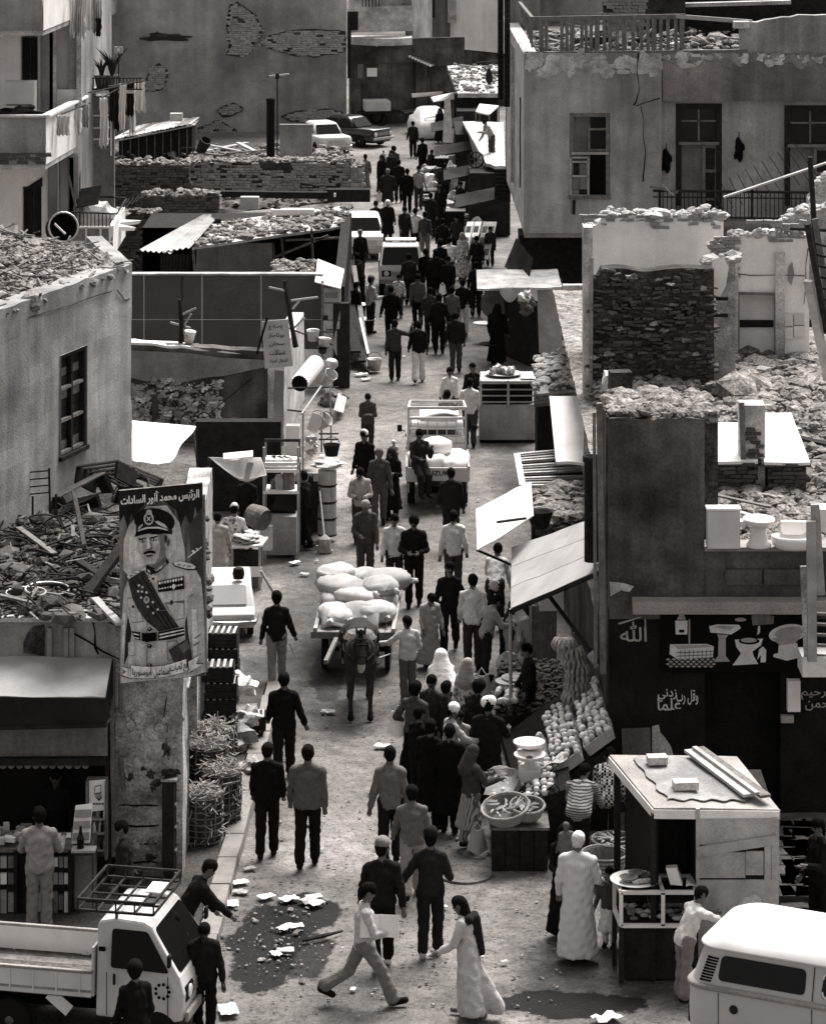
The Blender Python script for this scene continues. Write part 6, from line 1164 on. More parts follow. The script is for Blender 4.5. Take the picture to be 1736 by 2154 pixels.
for k in range(3):MB().slab([q[0]+Vc((0,-.02,-.08-.1*k)),q[1]+Vc((0,-.02,-.06-.1*k)),q[1]+Vc((0,.3,-.06-.1*k)),q[0]+Vc((0,.3,-.08-.1*k))],.05,.03,8,1).bd('layer',M['rubble' if k%2 else 'wood'],r2)
w=MB();wm(w,(q[0].x+.1,q[0].y+.5),(q[1].x,q[1].y+.5),0,2.1,.2,step=1);sub('back',r2,w,M['wood_dark'])
fs_=tg('fruit_stall','stepped fruit stall with dark sloping shelves under the board awning','stall',P(1180,1760,1740));yN=DY(1745)
def incline(x):return .42+(x-1.75)*.72
MB().hexa([(1.7,yN,0),(3.0,yN,0),(3.0,yN+4.2,0),(1.5,yN+4.2,0),(1.7,yN,incline(1.7)-.06),(3.0,yN,incline(3.0)-.06),(3.0,yN+4.2,incline(3.0)-.06),(1.5,yN+4.2,incline(1.5)-.06)]).bd('shelf',M['wood_dark'],fs_)
MB().hexa([(1.25,yN-1.05,0),(2.4,yN-1.05,0),(2.4,yN-.01,0),(1.25,yN-.01,0),(1.25,yN-1.05,.58),(2.4,yN-1.05,1.0),(2.4,yN-.01,1.0),(1.25,yN-.01,.58)]).bd('front_shelf',M['wood_dark'],fs_)
FR=[MB().blob((0,0,0),1.0,i,.06,2).mesh('orange',mat('fruit skin %d'%i,(.60,.74,.48)[i%3],.55,.15,4,.1,30,.15),sm_=1)for i in range(3)]
fc=[0]
def fruit_at(p,r,lab,grp,rnd,nm='orange',cat='fruit'):
 o=bpy.data.objects.new(nm,rnd.choice(FR));COL.objects.link(o);o.location=p;o.scale=(r,r,r*.92);o.rotation_euler=(rnd.random()*6,rnd.random()*6,0);tag(o,lab,cat,grp);fc[0]+=1
rot=Matrix.Rotation(-math.atan(.72),3,'Y');ax_,ay_,az_=rot@Vc((1,0,0)),Vc((0,1,0)),rot@Vc((0,0,1))
NAMES=('upper','middle','lower','front')
for row,(x0,ncr)in enumerate(((2.74,4),(2.26,4),(1.78,3),(1.78,2))):
 for c in range(ncr):
  o=Vc((x0+(.12 if row==3 else 0),yN-.02+.72*c-(1.0 if row==3 else 0),incline(x0)+(.12 if row==3 else .02)));rnd=random.Random(row*10+c)
  lab='%s row of the fruit slope, %s'%(NAMES[row],('crate nearest the kiosk','second crate back','third crate back','rearmost crate by the bananas')[c])
  t=tg('fruit_crate',lab,'crate',o,group='fruit crates on the sloping stall');wire=row==3;Wd,Ln=.48,.66
  def q(a,b,h):return ax_*a+ay_*b+az_*h
  if not wire:
   for b in(0,Ln):MB().slab([q(0,b-.012,0),q(Wd,b-.012,0),q(Wd,b-.012,.17),q(0,b-.012,.17)],.024).bd('end_board',M['wood_pale'],t,lc=1)
   for a in(0,Wd):
    for h in(.02,.10):MB().slab([q(a,0,h),q(a,Ln,h),q(a,Ln,h+.055),q(a,0,h+.055)],.012).bd('slat',M['wood_pale'],t,lc=1)
  else:
   mb=MB()
   for b in(0,Ln):
    for k in range(7):mb.bar(q(Wd*k/6,b,0),q(Wd*k/6,b,.24),.014)
    for h in(.0,.12,.24):mb.bar(q(0,b,h),q(Wd,b,h),.016)
   for a in(0,Wd):
    for h in(.0,.12,.24):mb.bar(q(a,0,h),q(a,Ln,h),.016)
   mb.bd('wire_sides',M['rubber'],t,lc=1)
  MB().slab([q(0,0,.01),q(Wd,0,.01),q(Wd,Ln,.01),q(0,Ln,.01)],.012).bd('floor',M['wood_dark'],t,lc=1)
  r_=.054
  for i in range(4):
   for j in range(6):
    fruit_at(o+q(.05+i*(Wd-.10)/3+rnd.uniform(-.035,.035),.05+j*(Ln-.1)/5+rnd.uniform(-.035,.035),.13+rnd.uniform(0,.10)+(.06 if wire else 0)),r_*rnd.uniform(.74,1.1),'pale round fruit heaped in the %s row of crates'%NAMES[row],'fruit in the crates',rnd)
for i in range(80):fruit_at(Vc((1.2+.58*rn.random(),yN-.95+1.2*rn.random(),.64+.16*rn.random())),.035*rn.uniform(.8,1.1),'small pale fruit in a loose heap above the baskets','loose fruit above the baskets',rn,'lime')
t=tg('price_paper','scrap of white paper with scrawled prices laid on the fruit','paper',Vc((2.2,yN-.02,1.0)));MB().sheet(lambda a,b:(2.02+.36*a,yN-.1+.3*b,1.0+.14*a+.03*math.sin(6*a+3*b)),6,4,.006).bd('sheet',M['paper'],t)
for k in range(3):MB().bar((2.08+.08*k,yN-.06,1.05+.032*k),(2.13+.08*k,yN+.06,1.065+.032*k),.012,.004).bd('scrawl',M['black'],t)
cb=tg('stall_block','dark wooden block standing at the street corner of the fruit stall','counter',P(1090,1830,1830));b0,b1=XX(1032,1830),XX(1152,1830)
for k in range(4):MB().box((b0+(b1-b0)*(k+.5)/4,DY(1830)+.02,.30),((b1-b0)/4-.015,.04,.60)).bd('plank',M['wood_dark'],cb)
MB().box(((b0+b1)/2,DY(1830)+.5,.3),(b1-b0-.04,.9,.6)).bd('core',M['wood_dark'],cb);MB().box(((b0+b1)/2,DY(1830)+.48,.62),(b1-b0+.04,1.0,.04)).bd('top',M['wood'],cb)
def wicker(p,r_,h_,lab,filler,grp='wicker baskets on the stall block',tilt=(0,0,0)):
 t=tg('wicker_basket',lab,'basket',p,group=grp);t.rotation_euler=tilt
 MB().la((0,0,0),[(r_*.7,0),(r_*.97,h_*.9),(r_*.9,h_*.9),(r_*.62,.02),(0,.02)],18).bd('bowl',M['wood'],t,lc=1)
 for k in range(5):MB().ring((0,0,h_*(.25+.17*k)),r_*(.78+.055*k),.018,n=18,m=5).bd('withe',M['straw' if k==4 else 'wood_pale'],t,lc=1)
 if filler:
  for k in range(22):a=rn.uniform(0,6.28);l=rn.uniform(.1,.2);rr=rn.uniform(0,r_*.6);MB().tube([(rr*math.cos(a),rr*math.sin(a),h_*.9),(rr*math.cos(a)+l*math.cos(a+1),rr*math.sin(a)+l*math.sin(a+1),h_*.95+.03)],[.022,.008],5).bd('root',M[filler],t,lc=1)
 return t
wicker(PZ(1066,1722,.70),.36,.24,'wide shallow basket of pale roots at the street corner of the stall','canvas',tilt=(.25,-.15,0));wicker(PZ(1108,1718,.72),.26,.22,'second shallow basket tucked behind the basket of roots','wood_pale',tilt=(.2,0,0))
scl=tg('shop_scale','market scale with two round white pans on a pale iron body','scale',PZ(1115,1640,.75));p=PZ(1113,1640,.78)
MB().box(p+Vc((0,0,.10)),(.34,.34,.2)).bd('body',M['canvas_white'],scl,bevel=.03);MB().la(p+Vc((0,0,.2)),[(.10,0),(.07,.12),(.07,.22)],12).bd('column',M['canvas_white'],scl)
for dy,dz in((-.14,.33),(.2,.42)):MB().la(p+Vc((0,dy,dz)),[(.05,0),(.2,.05),(.245,.1),(.25,.12),(.2,.07),(0,.03)],22).bd('pan',M['canvas_white'],scl,sm_=1)
MB().la(p+Vc((-.01,-.14,.375)),[(.05,0),(.05,.03),(0,.03)],10).bd('weight',M['iron'],scl)
for i,(u,v,z,lab)in enumerate(((1065,1640,.75,'crumpled sack lying left of the scale'),(1062,1672,.62,'open carton tilted against the basket of roots'))):
 if i==0:tag(MB().blob(PZ(u,v,z),(.3,.3,.16),7,.55,2).bd('sack',M['wood']),lab,'sack')
 else:t=tg('carton',lab,'box',PZ(u,v,z),-.5);MB().box((0,0,.1),(.42,.3,.22),Matrix.Rotation(.5,3,'X')).bd('body',M['wood_pale'],t,lc=1);MB().slab([(-.2,-.2,.2),(.2,-.2,.2),(.24,-.4,.12),(-.16,-.42,.1)],.01).bd('flap',M['wood_pale'],t,lc=1)
bn=tg('banana_bunch','long hanging stem of banana hands beside the shop corner','bananas',PZ(1213,1500,1.2));gb_=1640
for k,(u,v)in enumerate(((1186,1350),(1202,1368),(1206,1386),(1214,1402),(1214,1418),(1212,1436),(1214,1452),(1206,1462),(1210,1478),(1204,1492))):
 p=P(u,v,gb_);mb=MB()
 for j in range(9):a=math.pi*(j/8)*1.15-.3-1.57;d=Vc((math.sin(a),-math.cos(a),0));mb.tube([p+Vc((0,0,.07)),p+d*.15+Vc((0,0,.05)),p+d*.20+Vc((0,0,-.04)),p+d*.17+Vc((0,0,-.13))],[.014,.03,.03,.01],5)
 mb.bd('banana_hand',M['straw'],bn,sm_=1)
MB().tube([P(1206,1330,gb_),P(1212,1500,gb_)],.02,5).bd('stem',M['wood'],bn);tag(MB().bar(P(1240,1375,gb_),P(1258,1395,gb_),.16,.12).bd('paper_bags',M['canvas']),'grey paper bags hung on a nail beside the bananas','bags')
pt=tg('produce_table','low dark table of greens behind the crowd at the stall','table',PZ(1090,1470,.5));q=[PZ(1040,1505,.45),PZ(1180,1500,.5),PZ(1180,1400,.6),PZ(1050,1405,.55)]
MB().slab(q,.4,.02,6,4).bd('top',M['wood_dark'],pt);lf=MB()
for k in range(900):a,b=rn.random(),rn.random();p=q[0].lerp(q[1],a).lerp(q[3].lerp(q[2],a),b)+Vc((0,0,rn.uniform(.0,.16)));lf.blob(p,(rn.uniform(.03,.07),)*2+(.025,),k,.4,0)
tag(lf.bd('greens',mat('market greens',.05,.7,.7,9,.5,30,.3),pt),kind='stuff')
for k in range(26):p=PZ(rn.uniform(1046,1086),rn.uniform(1445,1475),.72);fruit_at(p,.055,'large pale vegetable among the dark greens','pale vegetables on the greens',rn,'turnip','vegetable')
for u,v,lab in((1072,1438,'stacked round tray on the far edge of the produce table'),(1085,1430,'topmost round tray on the produce table')):t=tg('round_tray',lab,'tray',PZ(u,v,.75));MB().la((0,0,0),[(.16,0),(.25,.04),(.26,.06),(.2,.03),(0,.02)],20).bd('dish',M['wood_pale'],t,lc=1)
t=tg('upright_cabinet','pale narrow upright crate with a white paper top by the awning pole','cabinet',G(1142,1420));p=G(1142,1430);MB().box(p+Vc((0,0,.7)),(.46,.4,1.4)).bd('case',M['wood'],t);MB().box(p+Vc((.12,-.05,1.5)),(.44,.4,.36),.1).bd('paper_box',M['canvas_white'],t);MB().bar(p+Vc((-.24,-.2,0)),p+Vc((-.24,-.2,1.6)),.05).bd('upright',M['wood_pale'],t)
tag(MB().blob(p+Vc((-.45,.1,.75)),(.26,.2,.42),5,.5,2).bd('sack',M['sack']),'pale sack leaning on the upright crate','sack');tag(MB().blob(p+Vc((-.5,-.3,.3)),(.3,.25,.3),8,.5,2).bd('sack',M['canvas']),'light cloth sack at the foot of the upright crate','sack')
ki=tg('kiosk','pale boarded kiosk with a broad flat board roof and a dark open counter','kiosk',PZ(1500,1700,2.3).xy.to_3d());K=[PZ(1374,1698,2.33),PZ(1637,1701,2.30),PZ(1548,1590,2.40),PZ(1281,1587,2.42)]
MB().slab(K,.05,.012,8,6).bd('roof',M['concrete'],ki);
for a,b in((0,1),(1,2),(2,3),(3,0)):MB().bar(K[a]+Vc((0,0,-.085)),K[b]+Vc((0,0,-.085)),.04,.12).bd('fascia',M['white']if a in(0,3)else M['wood'],ki)
MB().sheet(lambda a,b:(lambda p:(p.x,p.y,p.z+.03+.015*math.sin(9*a)*math.sin(5*b)))(K[0].lerp(K[1],.15+.62*a+.03*math.sin(20*b)).lerp(K[3].lerp(K[2],.15+.62*a),.12+.78*b+.02*math.sin(24*a))),24,16,.012).bd('torn_felt',M['plaster'],ki)
for i,(a,b,m,lab)in enumerate((((.62,.98),(.80,.12),'wood_pale','long pale plank lying across the kiosk roof'),((.70,1.0),(.92,.08),'wood','second plank along the outer side of the kiosk roof'),((.66,.98),(.86,.10),'wood_pale','narrow lath between two planks on the kiosk roof'))):
 f=lambda a_,b_:K[0].lerp(K[1],a_).lerp(K[3].lerp(K[2],a_),b_)+Vc((0,0,.09+.02*i));tag(MB().bar(f(*a),f(*b),.16 if i<2 else .07,.04).bd('plank',M[m]),lab,'plank','planks on the kiosk roof')
for a,b,sx,lab in((.3,.78,.28,'white brick lying at the back of the kiosk roof'),(.36,.30,.34,'pale brick lying near the front of the kiosk roof')):p=K[0].lerp(K[1],a).lerp(K[3].lerp(K[2],a),b);tag(MB().box(p+Vc((0,0,.10)),(sx,.2,.11),.1).bd('brick',M['lime'],bevel=.01),lab,'brick')
gk2=2062.0;yk2=DY(gk2);X=lambda u:XX(u,gk2);Zk=lambda v:ZZ(v,gk2)
def kp(nm,u0,u1,v0,v1,m,dy=0.0):MB().pm_([(X(u0),yk2-dy,Zk(v1)),(X(u1),yk2-dy,Zk(v1)),(X(u1),yk2-dy,Zk(v0)),(X(u0),yk2-dy,Zk(v0))],(0,.04,0)).bd(nm,M[m],ki)
kp('front_board',1463,1634,1722,1776,'wood_pale');kp('front_board',1470,1566,1792,1846,'wood_pale');kp('front_board',1567,1604,1790,1840,'wood_pale');kp('front_board',1463,1636,1850,2060,'wood_pale',.004);kp('stile',1462,1470,1700,1850,'wood_pale',.015);kp('stile',1606,1620,1760,1850,'wood_pale',.01);kp('stile',1621,1637,1720,1850,'wood_pale',.004)
MB().bar((X(1463),yk2-.02,Zk(1790)),(X(1634),yk2-.02,Zk(1764)),.03,.13).bd('cross_board',M['wood_pale'],ki)
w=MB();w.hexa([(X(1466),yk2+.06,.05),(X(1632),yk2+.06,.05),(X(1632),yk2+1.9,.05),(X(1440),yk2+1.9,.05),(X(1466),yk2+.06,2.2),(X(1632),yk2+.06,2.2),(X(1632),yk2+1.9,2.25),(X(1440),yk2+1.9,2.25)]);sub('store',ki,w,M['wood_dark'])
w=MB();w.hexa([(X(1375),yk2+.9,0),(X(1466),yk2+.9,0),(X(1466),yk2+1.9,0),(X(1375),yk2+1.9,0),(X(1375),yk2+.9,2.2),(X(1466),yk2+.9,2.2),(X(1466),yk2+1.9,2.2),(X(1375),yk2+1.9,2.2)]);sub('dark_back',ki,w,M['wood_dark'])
MB().bar((X(1372),yk2+.05,0),(X(1374),yk2+.05,2.25),.07).bd('post',M['wood_dark'],ki);MB().bar((K[3].x+.1,K[3].y-.1,0),(K[3].x+.1,K[3].y-.1,2.3),.09).bd('post',M['wood_dark'],ki);w=MB();wm(w,(K[3].x+.2,K[3].y-.3),(X(1377),yk2+.1),.0,2.1,.05,step=1);sub('side_panel',ki,w,M['shopfront'])
MB().box((X(1420),yk2+.5,.95),(.7,.6,.05)).bd('worktop',M['wood'],ki);MB().la((X(1447),yk2+.55,1.0),[(.12,0),(.17,.10),(.19,.13),(.14,.1),(0,.03)],14).bd('pan',M['tin'],ki)
gc_=2066.0;yc=DY(gc_);dc=tg('display_case','white framed glass display case of pastries with plates on its top','cabinet',(XX(1380,gc_),yc,0));x0,x1=XX(1305,gc_),XX(1462,gc_);zb,zt=ZZ(1946,gc_),ZZ(1876,gc_);dp_=.62;sk=-.0
c8=[Vc(p)for p in((x0,yc,zb),(x1,yc,zb),(x1,yc+dp_,zb),(x0-.05,yc+dp_,zb),(x0,yc,zt),(x1,yc,zt),(x1,yc+dp_,zt),(x0-.05,yc+dp_,zt))]
for a,b in((0,1),(1,2),(2,3),(3,0),(4,5),(5,6),(6,7),(7,4),(0,4),(1,5),(2,6),(3,7)):MB().bar(c8[a],c8[b],.05).bd('frame_bar',M['carwhite'],dc)
for t0 in(.56,):MB().bar(c8[0].lerp(c8[1],t0),c8[4].lerp(c8[5],t0),.05,up=(0,1,0)).bd('frame_bar',M['carwhite'],dc);MB().bar(c8[4].lerp(c8[5],t0),c8[7].lerp(c8[6],t0),.05).bd('frame_bar',M['carwhite'],dc)
MB().slab([c8[0]+Vc((0,.01,.02)),c8[1]+Vc((0,.01,.02)),c8[2]+Vc((0,0,.02)),c8[3]+Vc((0,0,.02))],.02).bd('floor',M['wood_dark'],dc);MB().slab([c8[4]-Vc((0,0,.01)),c8[5]-Vc((0,0,.01)),c8[6]-Vc((0,0,.01)),c8[7]-Vc((0,0,.01))],.012).bd('glass_top',M['glass'],dc)
MB().pm_([c8[3]+Vc((.03,-.04,.02)),c8[2]+Vc((-.02,-.04,.02)),c8[6]+Vc((-.02,-.04,-.02)),c8[7]+Vc((.03,-.04,-.02))],(0,.01,0)).bd('back_pane',M['wood_dark'],dc)
for k in range(34):MB().blob((rn.uniform(x0+.08,x1-.08),yc+rn.uniform(.08,.5),zb+.05+rn.uniform(0,.09)),(.06,.035,.03),k,.3).bd('pastry',M[rn.choice(('wood','wood_pale','canvas'))],dc)
for p in c8[:4]:MB().bar((p.x,p.y,0),(p.x,p.y,zb-.02),.06).bd('leg',M['wood_dark'],dc)
MB().box(((x0+x1)/2,yc+dp_/2+.05,.36),(x1-x0-.1,dp_-.1,.70)).bd('under_box',M['wood_dark'],dc)
pl=tg('plate_of_food','large white plate crowded with small bowls on the display case','plate',(x0+.12,yc+.33,zt+.03));MB().la((.1,0,0),[(.2,0),(.34,.03),(.35,.04),(.3,.02),(0,.012)],26).bd('dish',M['ceramic'],pl,lc=1)
for a,b,r_ in((0,-.06,.13),(.12,.12,.12),(.26,.06,.08)):MB().la((a,b,.02),[(r_*.5,0),(r_,.07),(r_*.9,.07),(r_*.4,.02),(0,.02)],16).bd('bowl',M['wood'],pl,lc=1)
for k in range(5):MB().blob((.1+.06*k,-.16+.02*k,.05),(.06,.04,.03),k,.4).bd('morsel',M['canvas'],pl,lc=1)
tag(MB().sheet(lambda a,b:(x0+.88+.42*a+.05*b,yc+.1+.4*b,zt+.05+.02*math.sin(9*a+4*b)),10,8,.01).bd('white_cloth',M['paper']),'white paper cloth spread over the end of the display case','cloth');tag(MB().hexa([(x0+.68,yc+.2,zt+.03),(x0+.84,yc+.16,zt+.03),(x0+.86,yc+.3,zt+.03),(x0+.70,yc+.34,zt+.03),(x0+.62,yc+.24,zt+.24),(x0+.76,yc+.2,zt+.26),(x0+.78,yc+.33,zt+.26),(x0+.64,yc+.37,zt+.24)]).bd('paper_bag',M['paper']),'small tipped paper bag between the plate and the cloth','bag')
for i,(u,v,lab)in enumerate(((1290,1770,'dark basket of bright trimmings beside the checked shirt'),(1270,1800,'round lidded wicker basket behind the man in the striped robe'))):wicker(G(u,v+55)+Vc((0,0,.1)),.34,.36,lab,'canvas' if i==0 else None,'baskets behind the display case')
tag(MB().hexa([G(u,v)+Vc((0,0,z))for z in(0,.9)for u,v in((1318,1810),(1372,1810),(1366,1760),(1312,1760))]).bd('stall_bench',M['wood_dark']),'dark bench of goods between the fruit stall and the kiosk','bench')
pvg=tag(heap('paved_steps',(G(1640,1915),G(1760,1915),G(1760,1740),G(1640,1740)),lambda a,b:.05,20,20,M['dirt_dark'],amp=.03),kind='structure')
for k in range(40):u,v=1646+22*(k%5)+rn.uniform(-4,4),1750+20*(k//5)+rn.uniform(-4,4);p=G(u,v);MB().box((p.x,p.y,.09),(.36*rn.uniform(.8,1.1),.44*rn.uniform(.8,1.1),.09),rn.uniform(-.2,.2)).bd('paving_stone',M['plaster_dark'],pvg)
gp2=930.0;yp2=DY(gp2);pc=tg('poultry_counter','grey counter with a barred poultry cage and a littered tray on top','counter',(XX(1068,gp2),yp2,0));X=lambda u:XX(u,gp2);Zk=lambda v:ZZ(v,gp2)
MB().box((X(1067),yp2+.5,Zk(888)),(X(1127)-X(1008),1.0,Zk(852)-Zk(926))).bd('front_panel',M['plaster'],pc);MB().box((X(1068),yp2+.5,.05),(X(1128)-X(1008),.96,.1)).bd('plinth',M['black'],pc)
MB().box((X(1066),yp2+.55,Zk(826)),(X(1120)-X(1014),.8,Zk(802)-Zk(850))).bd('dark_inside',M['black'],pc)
for k in range(4):MB().bar((X(1010),yp2,Zk(806+13*k)),(X(1126),yp2,Zk(806+13*k)),.03).bd('cage_rail',M['wood_pale'],pc)
for k in range(22):MB().tube([(X(1012+5.3*k),yp2+.05,Zk(850)),(X(1012+5.3*k),yp2+.05,Zk(803))],.012,4).bd('cage_bar',M['iron'],pc)
for u in(1010,1068,1125):MB().bar((X(u),yp2-.01,Zk(852)),(X(u),yp2-.01,Zk(800)),.06,.05,up=(0,1,0)).bd('cage_post',M['wood_pale'],pc)
MB().slab([(X(1008),yp2-.02,Zk(801)),(X(1126),yp2-.02,Zk(801)),(X(1124),yp2+1.3,Zk(801)),(X(1012),yp2+1.3,Zk(801))],.04).bd('top',M['lime'],pc)
t=tg('tray_of_scraps','round tray heaped with pale scraps on the poultry counter','tray',(X(1062),yp2+.7,Zk(800)));MB().la((X(1060),yp2+.7,Zk(800)),[(.25,0),(.45,.05),(.46,.07),(.38,.04),(0,.02)],20).bd('dish',M['tin'],t)
for k in range(22):a=rn.uniform(0,6.3);r_=rn.uniform(0,.34);MB().blob((X(1060)+r_*math.cos(a),yp2+.7+r_*math.sin(a),Zk(800)+.08+.1*rn.random()),rn.uniform(.05,.11),k,.5).bd('scrap',M[rn.choice(('paper','canvas','plaster'))],t)
tag(MB().sheet(lambda a,b:(X(1095)+.6*a,yp2+.1+.25*b,Zk(800)+.05+.02*math.sin(8*a)),8,3,.01).bd('white_rag',M['paper']),'white rag spread on the poultry counter edge','rag')
tag(MB().sheet(lambda a,b:P(1144+12*a,868+30*a+25*b,960),3,3,.03).bd('notice_board',M['canvas_white']),'small white board with a hole leaning beside the blank white roof','board')
gs5=775.0;y5=DY(gs5);bs=tg('street_stall','dark stall with a sheet-metal roof edge and one pale upright door panel','stall',(XX(1100,gs5),y5,0));X=lambda u:XX(u,gs5);Zk=lambda v:ZZ(v,gs5)
MB().pm_([(X(1133),y5,Zk(742)),(X(1181),y5,Zk(752)),(X(1181),y5,Zk(600)),(X(1128),y5,Zk(606))],(0,.06,0)).bd('door_panel',M['wood_pale'],bs);MB().slab([(X(1002),y5-.3,Zk(603)),(X(1180),y5-.3,Zk(600)),(X(1180),y5+2.5,Zk(594)),(X(1005),y5+2.5,Zk(596))],.06,.03,8,3).bd('roof',M['lime'],bs)
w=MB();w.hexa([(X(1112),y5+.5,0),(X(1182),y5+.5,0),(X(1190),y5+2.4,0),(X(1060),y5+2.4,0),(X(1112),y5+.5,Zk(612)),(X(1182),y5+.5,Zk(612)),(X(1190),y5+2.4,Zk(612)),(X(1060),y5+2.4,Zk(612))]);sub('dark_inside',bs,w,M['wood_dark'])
MB().sheet(lambda a,b:(X(1050)+(X(1092)-X(1050))*a,y5-.28-.1*math.sin(5*a),Zk(602)-(.15+.25*math.sin(3.1*a))*b),10,4,.01).bd('rag_valance',M['canvas'],bs);MB().pm_([(X(1090),y5-.1,Zk(624)),(X(1130),y5-.1,Zk(632)),(X(1128),y5-.1,Zk(604)),(X(1085),y5-.1,Zk(606))],(0,.03,0)).bd('fascia',M['canvas_white'],bs)
for i,(u,v,r_)in enumerate(((1105,625,.18),(1110,640,.2),(1104,650,.16))):MB().blob(P(u,v,gs5+10),r_,i,.5,2).bd('hung_goods',M['lime' if i==0 else 'plaster_dark'],bs)
MB().la(P(1040,640,gs5-30),[(.4,0),(.42,.03),(.3,.05),(0,.05)],24,axis=(0,-1,.2)).bd('round_board',M['wood'],bs)
for k in range(2):MB().la(G(1015+14*k,720+45*k)+Vc((0,0,.5)),[(.08,0),(.3,.06),(.3,.09),(0,.05)],18).bd('bowl',M['canvas_white' if k==0 else 'iron'],bs)
cbx=tg('cupboard_front','pale plastered cupboards stacked between the door panel and the ruined pier','cupboard',P(1205,720,800))
for v0,v1,m in((600,640,'lime'),(643,665,'plaster'),(668,735,'plaster_mid')):MB().pm_([P(1183,v1,800),P(1228,v1-2,800),P(1228,v0,800),P(1183,v0,800)],(0,.3,0)).bd('door',M[m],cbx)
for k in range(5):MB().box(P(1187,672+12*k,812),(.14,.08,.17)).bd('striped_post',M['black' if k%2 else 'paper'],cbx)
MB().la(P(1205,730,815),[(.16,0),(.19,.7),(.1,.72)],10).bd('reed_bundle',M['straw'],cbx)
dx=awning([PZ(1060,560,2.4),PZ(1110,595,2.2),PZ(1120,545,2.9),PZ(1085,500,3.0)],'canvas_dark','dark draped cloth hung above the butcher stall',.02,.3,'drape','cloth')
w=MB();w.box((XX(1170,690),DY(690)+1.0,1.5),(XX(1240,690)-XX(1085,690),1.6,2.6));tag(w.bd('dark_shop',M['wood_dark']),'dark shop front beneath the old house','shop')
for i,(u,lab)in enumerate(((972,'old panelled door leaning outermost beneath the old house'),(988,'second leaning panelled door beneath the old house'),(1006,'slatted shutter leaning beside two old doors'),(1020,'innermost slatted shutter leaning on the wall'))):
 g_=560+3*i;p=[P(u-8,545,g_+8),P(u+6,545,g_+8),P(u+24,466,g_-30),P(u+10,466,g_-30)];t=tg('leaning_door',lab,'door',p[0],group='old doors leaning under the house');MB().slab(p,.05).bd('panel',M['wood_pale' if i<2 else 'wood'],t);nr=Vc((-.1,-.3,.1)).normalized()*.05
 for k in range(3):c=[p[0].lerp(p[3],.08+.3*k),p[1].lerp(p[2],.08+.3*k),p[1].lerp(p[2],.30+.3*k),p[0].lerp(p[3],.30+.3*k)];m_=sum(c,Vc())/4;MB().slab([m_+(x-m_)*.7+nr for x in c],.02).bd('inset',M['wood_dark'],t)
def goods(u,v,z,r_,m,lab,nm='bundle',sh=1.0,grp='market goods up the street'):return tag(MB().blob(G(u,v)+Vc((0,0,z)),(r_,r_,r_*sh),int(u)%11,.45,2).bd(nm,M[m]),lab,nm.replace('_',' '),grp)
for a in((905,380,.5,.42,'canvas','heap of pale goods on the stand by the coat walkers','heap',.4),(900,400,.25,.36,'paper','white bales under the heap of goods'),(906,430,.3,.4,'lime','pale vegetables piled low by the street','heap',.4),(940,462,.5,.42,'canvas','light cloths heaped on a dark stand','heap',.5),(965,440,.3,.4,'sack','lumpy sack beside the dark stand','sack',1.1),(948,410,.8,.25,'sack','upright sack behind the dark stand','sack',2.0),(925,395,.3,.5,'wood_dark','dark bale next to the white bales'),(1000,500,.4,.3,'canvas','bundle at the foot of the leaning doors')):goods(*a)
for u,v,sx,h_,lab in((910,425,1.0,.5,'dark produce stand near the coat walkers'),(945,475,1.1,.6,'dark stand of cloths further down the right side'),(925,365,.9,.7,'dark stand behind the white bales'),(985,445,.8,.5,'dark box stand close under the old house')):
 t=tg('market_stand',lab,'stand',G(u,v),group='market stands up the street');MB().box((0,0,h_/2),(sx,.8,h_-.05)).bd('body',M['wood_dark'],t,lc=1);MB().box((0,0,h_),(sx+.1,.9,.04)).bd('top',M['wood'],t,lc=1)
t=tg('stone_post','square grey stone post standing among the stalls','post',G(954,392));MB().hexa([(-.25,-.2,0),(.25,-.2,0),(.25,.2,0),(-.25,.2,0),(-.22,-.18,1.3),(.22,-.18,1.3),(.22,.18,1.3),(-.22,.18,1.3)]).bd('shaft',M['plaster'],t,lc=1);MB().la((0,0,1.3),[(.28,0),(.1,.16),(0,.18)],4).bd('cap',M['lime'],t,lc=1)
tag(MB().slab([P(958,420,425),P(970,420,425),P(978,382,415),P(966,381,415)],.05).bd('leaning_board',M['plaster']),'pale board leaning beside the stone post','board')
al=tg('arched_stall','pale walled stall with a curved edge and rubble roof beside the old house','stall',P(1015,345,470));q=[PZ(1022,345,2.6),PZ(1062,352,2.6),PZ(1058,256,3.0),PZ(972,256,3.0)]
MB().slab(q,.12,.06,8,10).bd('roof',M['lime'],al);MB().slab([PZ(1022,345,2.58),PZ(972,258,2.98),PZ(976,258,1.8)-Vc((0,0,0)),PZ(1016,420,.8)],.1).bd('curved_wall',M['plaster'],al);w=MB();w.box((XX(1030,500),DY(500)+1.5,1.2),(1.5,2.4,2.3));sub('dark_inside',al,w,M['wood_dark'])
for k in range(9):MB().box(P(1056,358+8*k,560),(.5,.05,.08),Matrix.Rotation(.6,3,'X')).bd('louvre',M['iron'],al)
MB().box(P(1056,392,556),(.56,.06,1.1)).bd('louvred_door',M['wood_dark'],al)
t=tg('hand_wheel','dark spoked wheel mounted on the curved stall wall','wheel',P(1002,345,480));c=P(1000,336,485);MB().ring(c,.30,.035,(-.4,-1,.1),22).bd('rim',M['iron'],t)
for k in range(4):a=math.pi*k/4;d=Vc((math.cos(a)*.93,-math.cos(a)*.37,math.sin(a)))*.3;MB().bar(c-d,c+d,.035).bd('spoke',M['iron'],t)
for k in range(5):w_=MB();g_=330+55*k;w_.box((XX(1000,g_)-.2+.0*k,DY(g_),1.2),(1.4,5.5,2.3));tag(w_.bd('stall_row',M['wood_dark']),('farthest','second farthest','middle','second nearest','nearest')[k]+' dark shuttered stall on the right of the narrow street','stall','dark stalls up the street')if k<2 else None
